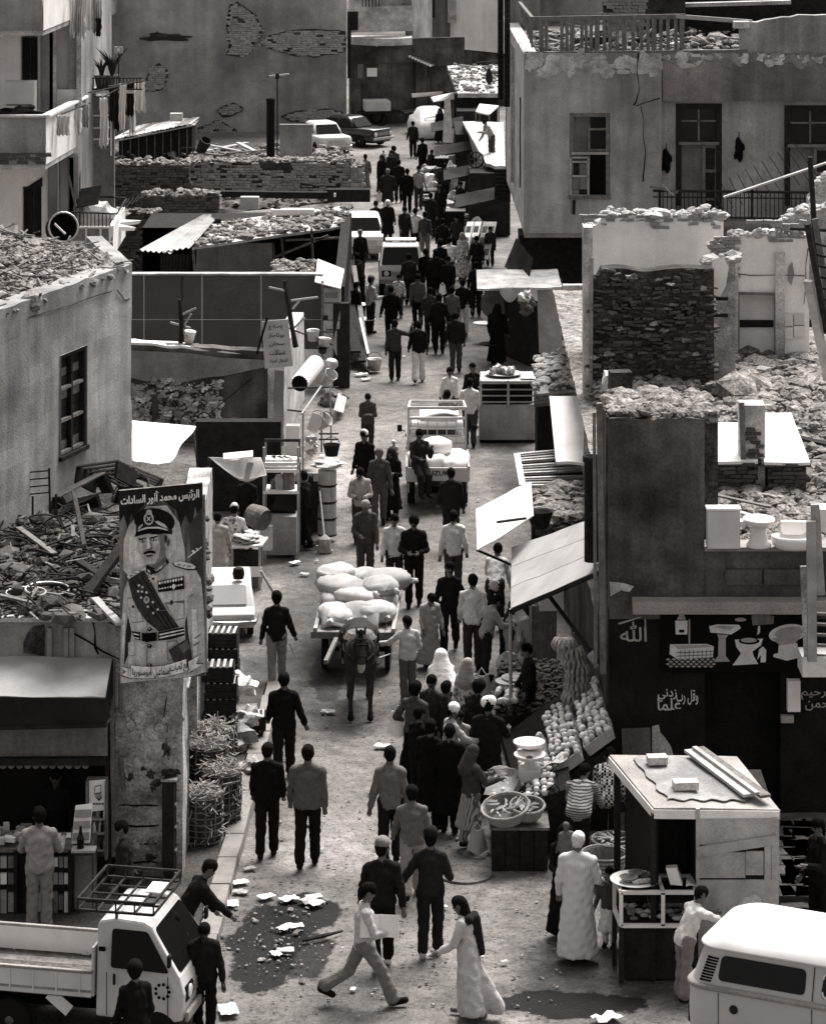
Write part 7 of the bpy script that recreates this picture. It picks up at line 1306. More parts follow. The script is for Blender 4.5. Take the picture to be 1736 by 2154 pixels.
for i,(u,v,z,w_,d_,lab)in enumerate(((955,318,2.1,1.6,1.6,'dark cloth awning over the stand behind the white bales'),(975,368,2.2,1.5,1.6,'dark cloth awning beside the stone post'),(1000,425,2.2,1.4,1.8,'dark tarpaulin stretched beside the curved stall'),(940,268,2.2,1.4,1.8,'dark cloth awning nearest the covered car'))):
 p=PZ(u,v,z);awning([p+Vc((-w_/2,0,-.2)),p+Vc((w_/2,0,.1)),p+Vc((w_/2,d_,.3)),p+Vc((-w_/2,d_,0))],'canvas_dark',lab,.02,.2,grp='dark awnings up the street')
for i,(u,v,m,lab)in enumerate(((930,345,'lime','pale crate by the white bales'),(985,470,'wood_pale','pale crate near the leaning doors'),(915,445,'wood_pale','pale crate at the feet of the black coat'),(898,392,'wood','brown crate set out in the street'),(1040,620,'wood','brown crate beside the stall roof'),(1000,640,'canvas','light crate before the butcher stall'))):slat_crate(G(u,v),.6,.5,.35,.3*i,lab,'crates up the street',m,4,3)
tag(MB().slab([P(930,300,400),P(952,300,400),P(946,205,390),P(934,210,390)],.04).bd('hanging_mat',M['wood']),'brown mat hung from the awning boards','mat')
# === LEFT: BOOTH, BREAD TABLE, TINWARE
g7=1172.0;y7=DY(g7);X=lambda u:XX(u,g7);Zk=lambda v:ZZ(v,g7)
bo=tg('vending_booth','tall booth with a white frame, shelf of jars and plain grey lower panel','booth',(X(592),y7,0))
MB().box((X(591),y7+.3,(Zk(1087)+Zk(1167))/2),(X(624)-X(560),.6,Zk(1087)-Zk(1167))).bd('lower_panel',M['plaster'],bo);MB().box((X(591),y7+.45,(Zk(1040)+Zk(1085))/2),(X(622)-X(562),.3,Zk(1040)-Zk(1085))).bd('dark_pane',M['glass'],bo)
for u in(555,627):
 for dy in(0,.7):MB().bar((X(u),y7+dy,0),(X(u),y7+dy,Zk(940)),.05).bd('upright',M['wood_pale' if dy==0 else 'wood'],bo)
for v,dy in((940,.7),(975,0),(990,0),(1035,0)):MB().bar((X(553),y7+dy-.01,Zk(v)),(X(629),y7+dy-.01,Zk(v)),.05,.06).bd('rail',M['canvas_white']if v!=940 else M['iron'],bo)
MB().box((X(591),y7+.35,Zk(1036)),(X(624)-X(558),.7,.04)).bd('shelf',M['canvas_white'],bo);MB().slab([(X(556),y7+.05,Zk(982)),(X(627),y7+.05,Zk(982)),(X(627),y7+.72,Zk(975)),(X(556),y7+.72,Zk(975))],.05).bd('top_tray',M['paper'],bo)
for u,r_,h_ in((587,.12,.3),(605,.14,.42),(575,.08,.2)):MB().la((X(u),y7+.3,Zk(1034)),[(r_,0),(r_,h_*.7),(r_*.6,h_)],12).bd('jar',M['wood' if u!=587 else 'canvas'],bo)
for k in range(4):MB().box((X(568+14*k),y7+.3,Zk(978)+.06),(.2,.4,.08),.3*k).bd('tray_goods',M['paper'],bo)
ct=awning([PZ(505,1010,1.9),PZ(560,1000,2.1),PZ(548,962,2.3),PZ(440,962,2.3)],'canvas','crumpled light canvas canopy sagging beside the booth',.015,.25,'canopy','canopy');tag(MB().sheet(lambda a,b:PZ(470+62*a,958-6*a+12*b,2.42+.05*math.sin(8*a)),10,4,.05).bd('folded_cloth',M['canvas_white']),'folded white cloth thrown on top of the canvas canopy','cloth')
tag(MB().tube([PZ(440,962,2.3),G(440,1165)],.03,5).bd('canopy_pole',M['iron']),'thin pole at the corner of the canvas canopy','pole');tag(MB().slab([PZ(512,1008,1.95),PZ(524,1008,1.95),PZ(534,972,2.3),PZ(520,972,2.3)],.04).bd('canopy_board',M['wood_pale']),'short board laid on the canvas canopy','board')
w=MB();w.box((XX(500,1080),DY(1080)+.5,1.0),(1.9,.4,2.0));tag(w.bd('booth_screen',M['wood_dark']),'dark screen closing the back of the canopy','screen')
tag(MB().la(PZ(548,1090,1.0),[(.05,-.3),(.22,-.28),(.26,0),(.22,.12),(.2,.06),(0,.0)],18,axis=(.8,-.6,-.2)).bd('wicker_drum',M['wood']),'dark round wicker drum hung on its side by the booth','drum');tag(MB().box(PZ(560,1130,.5),(.26,.2,.5)).bd('painted_panel',M['lime']),'small stained panel under the wicker drum','panel')
bt=tg('bread_table','narrow table with a dark front carrying a tray of flat loaves','table',G(516,1240));gt_=1240;yt=DY(gt_);X2=lambda u:XX(u,gt_);Z2=lambda v:ZZ(v,gt_)
MB().slab([(X2(484),yt,Z2(1150)),(X2(550),yt,Z2(1146)),(X2(560),yt+.7,Z2(1146)),(X2(478),yt+.7,Z2(1150))],.04).bd('top',M['canvas_white'],bt);MB().box((X2(516),yt+.12,Z2(1176)),(X2(545)-X2(488),.1,.32)).bd('dark_box',M['wood_dark'],bt)
for u in(488,546):MB().bar((X2(u),yt+.05,0),(X2(u),yt+.05,Z2(1150)),.05).bd('leg',M['wood_pale'],bt);MB().bar((X2(u),yt+.65,0),(X2(u),yt+.65,Z2(1150)),.05).bd('leg',M['wood'],bt)
MB().pm_([(X2(498),yt-.02,Z2(1214)),(X2(552),yt-.02,Z2(1212)),(X2(551),yt-.02,Z2(1192)),(X2(500),yt-.02,Z2(1190))],(0,.02,0)).bd('ragged_paper',M['paper'],bt);MB().box((X2(522),yt+.3,Z2(1230)),(.5,.3,.5)).bd('plank_front',M['wood'],bt)
for k in range(22):a=k*2.4;p=Vc((X2(517)+.22*math.cos(a)*(.3+.7*(k%3)/2),yt+.35+.22*math.sin(a),Z2(1148)+.03+.022*(k//3)));o=MB().la(p,[(.11,0),(.13,.012),(.11,.025),(0,.03)],14,axis=(rn.uniform(-.2,.2),rn.uniform(-.2,.2),1)).bd('flatbread',M['canvas']);tag(o,'round flat loaf on the pile at the bread table','bread','flat loaves on the bread table')
tag(MB().tube([P(548,1200,1330),P(585,1262,1330)],.035,6).bd('cart_handle',M['wood_pale']),'pale handle pole slanting down from the bread table','pole')
ts2=tg('tin_stack','upright stack of bright tin cans tied with dark bands','stack',G(688,1132));p=G(688,1135)
for k in range(4):MB().la(p+Vc((0,0,.36*k+.1)),[(.2,0),(.2,.32),(.19,.34)],16).bd('can',M['tin'],ts2,sm_=0);MB().ring(p+Vc((0,0,.36*k+.12)),.2,.018,n=18).bd('band',M['rubber'],ts2)
tag(MB().blob(p+Vc((0,0,1.65)),(.34,.3,.09),4,.4,2).bd('flat_bundle',M['sack']),'flattened sacking on top of the tin stack','bundle');tag(MB().blob(p+Vc((-.35,-.1,.75)),(.13,.12,.6),6,.5,2).bd('draped_cloth',M['canvas_dark']),'dark cloth draped in front of the tin stack','cloth');t=tg('broom','pale handled broom standing before the tin stack','broom',G(680,1140));MB().tube([G(682,1160)+Vc((0,0,.3)),G(672,1150)+Vc((0,0,1.2))],.018,5).bd('handle',M['paper'],t);MB().la(G(683,1160),[(.16,0),(.13,.28),(.03,.36)],8).bd('bristles',M['straw'],t)
w=MB();w.box(G(652,1120)+Vc((0,.5,.55)),(.7,.8,1.1));tag(w.bd('dark_stall',M['wood_dark']),'dark recess of goods between the booth and the tin stack','stall')
gw2=930.0;tw2=tg('tinware_frame','spindly frame of pipes and poles hung with tin and wicker ware','frame',G(665,960))
for a,b,m in(((694,808,1000),(696,935,1000),'wood_pale'),((637,868,1060),(637,1010,1060),'wood_pale'),((605,816,960),(712,814,960),'iron'),((634,870,1050),(675,812,990),'wood_pale'),((605,862,980),(640,866,1000),'iron'),((676,870,980),(676,950,1000),'iron'),((655,696,880),(700,698,880),'iron'),((606,690,900),(700,725,900),'iron'),((670,912,1000),(712,912,1000),'iron'),((670,924,1000),(712,924,1000),'iron')):MB().tube([P(*a),P(*b)],.022,5).bd('pole',M[m],tw2)
rl=tg('ribbed_roll','pale ribbed metal roller lying across the tinware frame','roller',P(645,787,950));a,b=P(630,806,955),P(664,764,930);ax=(b-a).normalized();L_=(b-a).length
MB().la(a,[(.20,0),(.20,L_)],20,axis=ax).bd('core',M['canvas_white'],rl)
for k in range(20):
 t_=2*math.pi*k/20;e1_=ax.orthogonal().normalized();e2_=ax.cross(e1_);o=(e1_*math.cos(t_)+e2_*math.sin(t_))*.2;MB().bar(a+o,b+o,.03).bd('rib',M['canvas_white'],rl)
MB().la(a-ax*.02,[(.20,0),(.20,.03),(0,.03)],18,axis=ax).bd('dark_end',M['black'],rl)
for u,v,g_,r_,h_,rot,lab,m in((658,716,900,.17,.26,(.1,0,0),'tin bucket hung highest beside the tin sign','tin'),(681,728,900,.17,.20,(0,.1,0),'wide tin bucket hanging below the highest one','tin'),(678,742,900,.13,.14,(.2,0,0),'small dark tin pot under the wide bucket','iron'),(683,805,950,.17,.34,(.5,.6,0),'tilted tin bucket with its mouth turned to the street','tin'),(697,958,1010,.20,.26,(0,0,0),'dark bucket hanging low from the front pole','rubber'),(787,779,782,.22,.32,(0,0,.2),'bucket standing on the street at the foot of the leaning planks','tin'),(655,905,1020,.17,.36,(-.5,.5,0),'pale plastic basket hanging mouth outward','canvas_white'),(668,895,1015,.18,.30,(.3,.9,0),'pale mesh basket hanging behind the plastic one','canvas')):
 bucket(P(u,v,g_),r_,h_,rot,lab,m,r_>.15)
tp2=tg('kettle','bright round kettle hung above the tilted bucket','kettle',P(696,770,920));MB().la(P(696,776,920),[(.1,0),(.18,.08),(.17,.2),(.09,.26),(.07,.24),(0,.22)],16).bd('body',M['tin'],tp2,sm_=1);MB().tube([P(694,772,920)+Vc((-.12,0,.05)),P(686,768,920)],[.03,.015],6).bd('spout',M['tin'],tp2)
cpb=tg('plank_cupboard','tall weathered plank cupboard with drawers at the street side of the panel wall','cupboard',P(698,700,810));gq2=815
for u0,u1,v0,v1,m in((680,716,606,636,'wood_pale'),(680,715,638,672,'wood_pale'),(682,714,674,692,'lime'),(684,708,695,748,'wood_pale')):MB().pm_([P(u0,v1,gq2),P(u1,v1,gq2),P(u1,v0,gq2),P(u0,v0,gq2)],(0,.5,0)).bd('board',M[m],cpb)
MB().box(P(697,620,gq2+3),(.34,.04,.16)).bd('drawer',M['wood'],cpb);MB().bar(P(678,590,gq2),P(678,760,gq2),.06).bd('upright',M['wood'],cpb);MB().box(P(684,668,gq2+8),(.14,.1,.14)).bd('tin_box',M['iron'],cpb)
w=MB();wm(w,(XX(724,800),DY(800)),(XX(738,620),DY(620)),0,2.6,.3,step=1);tag(w.bd('stall_wall',M['wood_dark']),'dark wall of stalls along the bend of the street','wall');w=MB();wm(w,(XX(700,815),DY(815)),(XX(735,815),DY(815)),0,2.3,.3,step=1);tag(w.bd('stall_end',M['wood_dark']),'dark end of the stalls behind the tinware','wall')
for i,(a,b,w_,m,lab)in enumerate((((726,545,640),(748,740,775),.28,'wood_dark','thick dark plank leaning against the stalls'),((737,548,640),(762,760,780),.22,'wood_dark','long dark plank next to the thick one'),((744,560,660),(776,778,785),.14,'wood','outermost long plank leaning to the bucket'),((757,670,740),(774,745,770),.07,'paper','slim white batten lying on the leaning planks'))):tag(MB().bar(P(*a),P(*b),w_,.06).bd('leaning_plank',M[m]),lab,'plank','planks leaning on the stalls')
for u,v,r_,m,lab in((728,760,.3,'straw','pile of chippings at the foot of the planks'),(735,700,.25,'lime','pale goods on the ground beside the dark stalls'),(712,790,.28,'wood_dark','dark bundle behind the tinware'),(700,850,.35,'wood','slatted bundle beneath the tilted bucket')):goods(u,v,.15,r_,m,lab,'heap',.7,'heaps by the tinware')
bp=tg('perforated_sheet','pale perforated metal sheet leaning by the tinware','sheet',G(714,868));MB().slab([P(702,862,890),P(722,868,880),P(730,832,850),P(712,826,850)],.02).bd('sheet',M['corrug'],bp)
tag(MB().box(P(616,925,960),(.34,.3,.75)).bd('white_case',M['canvas_white'],bevel=.02),'upright white case beside the end pier','case')
for k in range(5):goods(648+6*(k%3),985+8*(k//3),.3+.12*k,.13,('paper','canvas','tin')[k%3],('first','second','third','fourth','topmost')[k]+' crumpled parcel in the pile under the pipes','parcel',.8,'parcels under the pipes')
for u,v,m,lab in((752,668,'canvas_white','white basin on a dark tub beside the man with the cap'),(766,700,'canvas_white','low white box on the street by the stalls')):t=tg('basin',lab,'basin',G(u,v));MB().la((0,0,0),[(.22,0),(.25,.35),(.3,.36),(.3,.40),(.2,.38),(0,.36)],16).bd('tub',M['rubber'],t,lc=1);MB().la((0,0,.37),[(.22,0),(.34,.06),(.3,.05),(0,.02)],18).bd('bowl',M[m],t,lc=1)
# === VEHICLES
def slices(levels,n=6,cx=0.0):
 mb=MB();vs=[];k=4*(n+1)
 for z,L,W_,r,s in levels:
  for q,(sx,sy)in enumerate(((1,1),(-1,1),(-1,-1),(1,-1))):
   for i in range(n+1):
    a=math.pi/2*(q+i/n);vs.append((s+sx*(L-r)+r*math.cos(a),sy*(W_-r)+r*math.sin(a),z))
 fs=[(j*k+i,j*k+(i+1)%k,(j+1)*k+(i+1)%k,(j+1)*k+i)for j in range(len(levels)-1)for i in range(k)]
 fs+=[tuple(reversed(range(k))),tuple((len(levels)-1)*k+i for i in range(k))]
 return mb.add(vs,fs)
def profile_body(prof,hw):
 mb=MB();n=len(prof);L=[(x,hw(x,z),z)for x,z in prof];Rr=[(x,-y,z)for x,y,z in L]
 return mb.add(L+Rr,[tuple(reversed(range(n))),tuple(range(n,2*n))]+[(i,(i+1)%n,n+(i+1)%n,n+i)for i in range(n)])
def wheel(par,x,y,r,w=.17):
 t=MB();t.la((x,y-w/2,r),[(r*.72,0),(r*.95,0),(r,.03),(r,w-.03),(r*.95,w),(r*.72,w)],24,axis=(0,1,0));o=t.bd('wheel',M['rubber'],par,lc=1,sm_=0)
 s=-1 if y<0 else 1;MB().la((x,y+s*(w/2-.05),r),[(r*.70,0),(r*.66,s*.03),(r*.25,s*.01),(r*.22,s*.05),(0,s*.05)],18,axis=(0,1,0)).bd('rim',M['chrome'],o,lc=1)
def rrect(pts,r=.05,n=4):
 out=[];pts=[Vc(p)for p in pts];k=len(pts)
 for i in range(k):
  p,a,b=pts[i],pts[i-1],pts[(i+1)%k];u,v=(a-p).normalized()*r,(b-p).normalized()*r
  out+=[p+u*(1-t)**2+v*t**2 for t in(j/n for j in range(n+1))]
 return out
def glass(par,pts,nrm,nm='window',m=None,r=.05,th=.012):
 n=Vc(nrm).normalized()*th;return MB().pm_([p+n*.5 for p in rrect(pts,r)],n*-1).bd(nm,m or M['glass'],par,lc=1)
A_,B_=PZ(1443,2066,1.27),PZ(1736,2118,1.27);hx=(B_-A_).xy.normalized();lx=Vc((-hx.y,hx.x));c=A_.xy+hx*2.14+lx*.84
M['vanbody']=mat('dull grey van paint',.42,.45,.05,2,.04,60,0,coords='O',spec=.3)
va=tg('camper_van','two-tone camper van with a bright white roof cropped by the photo edge','van',(c.x,c.y,0),math.atan2(hx.y,hx.x))
slices([(.28,2.0,.76,.2,0),(.36,2.14,.84,.24,0),(.9,2.18,.865,.26,0),(1.22,2.17,.86,.27,0),(1.30,2.14,.84,.27,0),(1.69,2.02,.735,.28,0),(1.72,2.02,.735,.28,0)]).bd('body',M['vanbody'],va,lc=1,sm_=1)
slices([(1.722,2.07,.775,.30,0),(1.74,2.06,.765,.30,0),(1.80,2.0,.71,.30,0),(1.87,1.88,.60,.30,0),(1.92,1.65,.42,.28,0),(1.94,1.3,.2,.18,0)]).bd('roof',M['carwhite'],va,lc=1,sm_=1)
slices([(1.235,2.185,.878,.28,0),(1.25,2.20,.895,.28,0),(1.285,2.20,.893,.28,0),(1.30,2.17,.87,.27,0)]).bd('belt_moulding',M['concrete'],va,lc=1,sm_=1)
yw_=lambda z:-(.84-(z-1.30)/.39*.105)-.006
for x0,x1 in((-1.74,-.62),(-.42,.55),(.68,1.55)):
 glass(va,[(x0,yw_(1.36),1.36),(x1,yw_(1.36),1.36),(x1,yw_(1.65),1.65),(x0+.03,yw_(1.65),1.65)],(0,-1,.27),r=.07)
 if x0>-.8:MB().tube([p+Vc((0,-.006,0))for p in rrect([(x0+.02,yw_(1.37),1.37),(x1-.02,yw_(1.37),1.37),(x1-.02,yw_(1.64),1.64),(x0+.02,yw_(1.64),1.64)],.07)],.012,5).bd('window_trim',M['carwhite'],va,lc=1)
for k in range(9):z=1.34+.033*k;MB().box((-1.90+.010*k,yw_(z)+.018,z),(.15,.04,.017),-.12).bd('vent_slot',M['black'],va,lc=1)
MB().la((-1.52,-.864,1.05),[(.055,0),(.055,.012),(0,.014)],14,axis=(0,-1,0)).bd('fuel_cap',M['iron'],va,lc=1)
for x in(-1.72,-.52,.62):MB().bar((x,-.868,.4),(x,-.868,1.22),.008,.006,up=(0,1,0)).bd('seam',M['iron'],va,lc=1)
MB().bar((-.52,-.846,1.31),(-.52,-.742,1.69),.01,.008,up=(0,1,0)).bd('seam',M['iron'],va,lc=1)
for x in(-1.3,1.2):
 for s in(-1,1):wheel(va,x,s*.78,.33)
MB().box((-2.17,0,.5),(.12,1.6,.16)).bd('bumper',M['concrete'],va,lc=1,bevel=.03);glass(va,[(-2.09,.5,1.38),(-2.09,-.5,1.38),(-2.02,-.46,1.64),(-2.02,.46,1.64)],(-1,0,.2))
for s in(-1,1):MB().box((-2.14,s*.68,.85),(.06,.10,.22)).bd('tail_light',M['iron'],va,lc=1,bevel=.02)
def pickup(lb_,loc,rz,rack,front=1,grp=None):
 t=tg('pickup_truck',lb_,'truck',loc,rz,grp);hw=lambda x,z:.70-max(0,(z-1.0)/.64)*.11-(.02 if z<.5 else 0)
 pr=[(0,.42),(1.06,.38),(1.34,.44),(1.37,.78),(1.30,1.0),(.84,1.58),(.72,1.635),(.30,1.66),(.05,1.62),(0,1.55)]
 profile_body(pr,hw).bd('cab',M['carwhite'],t,lc=1,bevel=.035)
 n=Vc((.58,0,.46)).normalized();f=lambda x,y,z:(x,y,z)
 glass(t,[f(1.285,-.62,1.03),f(1.285,.62,1.03),f(.875,.55,1.545),f(.875,-.55,1.545)],n,'windscreen',r=.07,th=.02)
 for s in(-1,1):
  y=lambda z:s*(hw(0,z)+.004)
  w_=[(.24,y(1.06),1.06),(1.14,y(1.04),1.04),(.78,y(1.52),1.52),(.24,y(1.53),1.53)]
  glass(t,w_ if s<0 else w_[::-1],(0,s,.15),'side_window',r=.05)
  MB().box((.12,s*.72,1.30),(.10,.03,.05)).bd('vent',M['black'],t,lc=1);MB().box((.30,s*.71,.92),(.04,.03,.14)).bd('door_handle',M['iron'],t,lc=1,bevel=.008)
  for x in(.18,1.12):MB().bar((x,s*.704,.46),(x,s*.704,1.0),.01,.012,up=(0,1,0)).bd('door_seam',M['iron'],t,lc=1)
  wheel(t,.82,s*.62,.27);wheel(t,-1.15,s*.60,.27)
  MB().bar((1.15,s*.74,1.2),(1.2,s*.86,1.25),.02).bd('mirror_arm',M['iron'],t,lc=1);MB().box((1.2,s*.87,1.27),(.05,.11,.16)).bd('mirror',M['rubber'],t,lc=1,bevel=.02)
  MB().box((-.98,s*.695,.82),(1.86,.035,.32)).bd('bed_side',M['carwhite'],t,lc=1,bevel=.01);MB().box((-.98,s*.70,.985),(1.90,.06,.04)).bd('rail',M['concrete'],t,lc=1,bevel=.012)
  for k in range(6):MB().box((-1.75+.31*k,s*.72,.82),(.02,.012,.30)).bd('rib',M['carwhite'],t,lc=1)
  MB().box((-.98,s*.715,.74),(1.86,.012,.03)).bd('rib',M['concrete'],t,lc=1)
  MB().bar((-.35,s*.66,.45),(-.62,s*.66,.66),.16,.02,up=(0,1,0)).bd('mud_guard',M['carwhite'],t,lc=1);MB().bar((-1.62,s*.66,.36),(-1.5,s*.66,.66),.12,.02,up=(0,1,0)).bd('mud_guard',M['carwhite'],t,lc=1)
  if front:
   MB().box((1.365,s*.46,.76),(.03,.30,.19)).bd('lamp_panel',M['black'],t,lc=1);MB().la((1.375,s*.46,.76),[(.085,0),(.085,.02),(.05,.03),(0,.03)],18,axis=(1,0,0)).bd('headlight',M['ceramic'],t,lc=1)
  MB().la((-1.93,s*.58,.56),[(.06,0),(.06,.04),(0,.045)],14,axis=(-1,0,0)).bd('tail_light',M['rubber'],t,lc=1)
 for k in range(7):MB().box((-.98,-.585+.195*k,.655),(1.84,.185,.03)).bd('bed_plank',M['wood' if k%2 else 'dirt'],t,lc=1)
 MB().box((-1.91,0,.82),(.035,1.40,.32)).bd('tailgate',M['carwhite'],t,lc=1,bevel=.01);MB().box((-.035,0,.98),(.03,1.36,.62)).bd('headboard',M['carwhite'],t,lc=1)
 glass(t,[(-.012,.5,1.1),(-.012,-.5,1.1),(-.012,-.45,1.5),(-.012,.45,1.5)],(-1,0,0),'rear_window')
 MB().box((1.40,0,.50),(.06,1.36,.13)).bd('bumper',M['concrete'],t,lc=1,bevel=.02);MB().box((-.5,0,.48),(2.6,.7,.2)).bd('chassis',M['black'],t,lc=1)
 if front:
  for k in range(4):MB().box((1.372,0,.68+.045*k),(.02,.58,.022)).bd('grille_bar',M['concrete'],t,lc=1)
 if rack:
  r_=MB()if 0 else None;ra=tg('roof_rack',None,None);ra.parent=t;del ORG[ra.name];x0,x1,y0,z0,z1=rack
  for s in(-1,1):
   MB().bar((x0,s*y0,z0),(x1,s*y0,z0),.03).bd('side_tube',M['iron'],ra,lc=1);MB().bar((x0,s*y0,z1),(x1,s*y0,z1),.03).bd('side_tube',M['iron'],ra,lc=1)
   for k in range(5):MB().bar((x0+(x1-x0)*k/4,s*y0,z0),(x0+(x1-x0)*k/4,s*y0,z1),.02).bd('stay',M['iron'],ra,lc=1)
   MB().bar((.25,s*y0*.9,1.6),(.25,s*y0*.95,z0),.03).bd('foot',M['iron'],ra,lc=1)
  for k in range(5):MB().bar((x0+(x1-x0)*k/4,-y0,z0),(x0+(x1-x0)*k/4,y0,z0),.025).bd('bar',M['iron'],ra,lc=1)
  for k in range(1,4):MB().bar((x0,-y0+2*y0*k/4,z0),(x1,-y0+2*y0*k/4,z0),.025).bd('bar',M['iron'],ra,lc=1)
  for x in(x0,x1):MB().bar((x,-y0,z1),(x,y0,z1),.03).bd('bar',M['iron'],ra,lc=1)
 for o in t.children:
  if o.name.split('.')[0]in('cab','windscreen','side_window','vent','door_handle','door_seam','mirror_arm','mirror','lamp_panel','headlight','bumper','grille_bar'):o.scale.x=.86
 return t
a_,b_=PZ(0,2026,1.0),PZ(200,2042,1.0);hx=(b_-a_).xy.normalized();lx=Vc((-hx.y,hx.x));c=b_.xy+lx*.70
pu=pickup('white pickup with a barred roof rack parked at the corner kiosk',(c.x,c.y,0),math.atan2(hx.y,hx.x),(-.25,.75,.62,1.74,1.88))
for k in range(9):a=k*.7;MB().la((.9+.09*math.cos(a),-.725,.82+.09*math.sin(a)),[(.022,0),(.022,.006)],8,axis=(0,-1,0)).bd('painted_dot',M['black'],pu,lc=1)
tag(MB().sheet(lambda a,b:Vc((c.x,c.y,1.77))+Vc((hx.x,hx.y,0))*(.42+.25*a)+Vc((lx.x,lx.y,0))*(.1+.38*b),4,4,.02).bd('folded_paper',M['paper']),'folded white paper lying on the pickup roof rack','paper')
gq=1075.0;p=P(920,1075,gq);lt=pickup('pickup loaded with pale sacks driving away up the street',(p.x,DY(gq)+1.93,0),R(90),None)
lettering('lettering','SUZUKI',(-1.933,0,.86),.55,M['black'],lt,xdir=(0,-1,0),up=(0,0,1),lc=1,height=.11,bold=.02);MB().box((-1.94,0,.62),(.02,.36,.12)).bd('number_plate',M['iron'],lt,lc=1)
fr=tg('load_rack',None,None);fr.parent=lt;del ORG[fr.name]
for s in(-1,1):MB().bar((-.06,s*.66,.9),(-.06,s*.66,1.98),.05).bd('upright',M['canvas'],fr,lc=1);MB().bar((-.06,s*.66,1.96),(.95,s*.62,1.92),.05).bd('top_rail',M['canvas'],fr,lc=1)
for z in(1.15,1.32,1.48,1.72,1.96):MB().bar((-.06,-.66,z),(-.06,.66,z),.035 if z<1.7 else .06).bd('rail',M['canvas'],fr,lc=1)
for k in range(1,6):MB().bar((-.06,-.66+.22*k,1.1),(-.06,-.66+.22*k,1.72),.022).bd('bar',M['canvas'],fr,lc=1)
MB().bar((.95,-.62,1.92),(.95,.62,1.92),.05).bd('top_rail',M['canvas'],fr,lc=1);MB().sheet(lambda a,b:(.1+.75*a,-.5+.9*b,1.76+.06*math.sin(5*a+4*b)),8,8,.03).bd('tarpaulin',M['canvas_white'],fr,lc=1)
def sack(p,size,rz,lab,grp,m='sack',tilt=0.0,tie=1,seed=0):
 t=tg('sack',lab,'sack',p,rz,grp);t.rotation_euler=(tilt,0,rz);rnd=random.Random(seed);L,W_,H_=size
 def fn(a,b):
  u,v=(a-.5)*math.pi,b*2*math.pi;cu=abs(math.cos(u))**.72;x=L/2*(1 if u>0 else-1)*abs(math.sin(u))**.75
  w_=cu*(1+.10*mn.noise(Vc((x*3,math.cos(v)*2,seed))));wr=.035*mn.noise(Vc((x*8,math.sin(v)*4,seed+3)))+.018*mn.noise(Vc((x*20,math.sin(v)*11,seed)))
  return(x,W_/2*w_*(1 if math.cos(v)>0 else-1)*abs(math.cos(v))**.7,H_/2+(H_/2*w_+wr)*(1 if math.sin(v)>0 else-1)*abs(math.sin(v))**.75)
 MB().sheet(fn,18,22).bd('body',M[m],t,sm_=1,lc=1)
 if tie:
  for s in(-1,1):MB().blob((L/2+.02,s*W_*.30,H_*.45),(.09,.06,.05),seed,.6).bd('ear',M[m],t,lc=1,sm_=1)
 return t
SG='sacks on the loaded pickup'
for i,(x,y,z,s,rz,lab)in enumerate(((-1.35,.15,.68,(.8,.62,.50),.3,'big pale sack at the tail of the loaded pickup'),(-1.4,-.42,.68,(.75,.55,.46),1.2,'pale round sack at the outer tail corner of the loaded pickup'),(-.7,.3,.68,(.8,.6,.48),.2,'pale sack behind the cab of the loaded pickup'),(-.75,-.35,.7,(.8,.6,.45),-.2,'second pale sack behind the cab of the loaded pickup'),(-1.0,.05,1.05,(.8,.6,.42),.8,'topmost pale sack on the loaded pickup'))):
 q=lt.matrix_basis@Vc((x,y,z));sack(q,s,rz,lab,SG,'canvas_white',0,0,i)
pv=tg('x',None,None);bpy.data.objects.remove(pv)
vq=P(842,627,627);fv=pickup('white pickup coming down the street with passengers standing in its bed',(vq.x,vq.y+1.42,0),R(-90),None)
MB().box((.10,0,1.72),(.5,1.0,.05)).bd('roof_board',M['paper'],fv,lc=1)
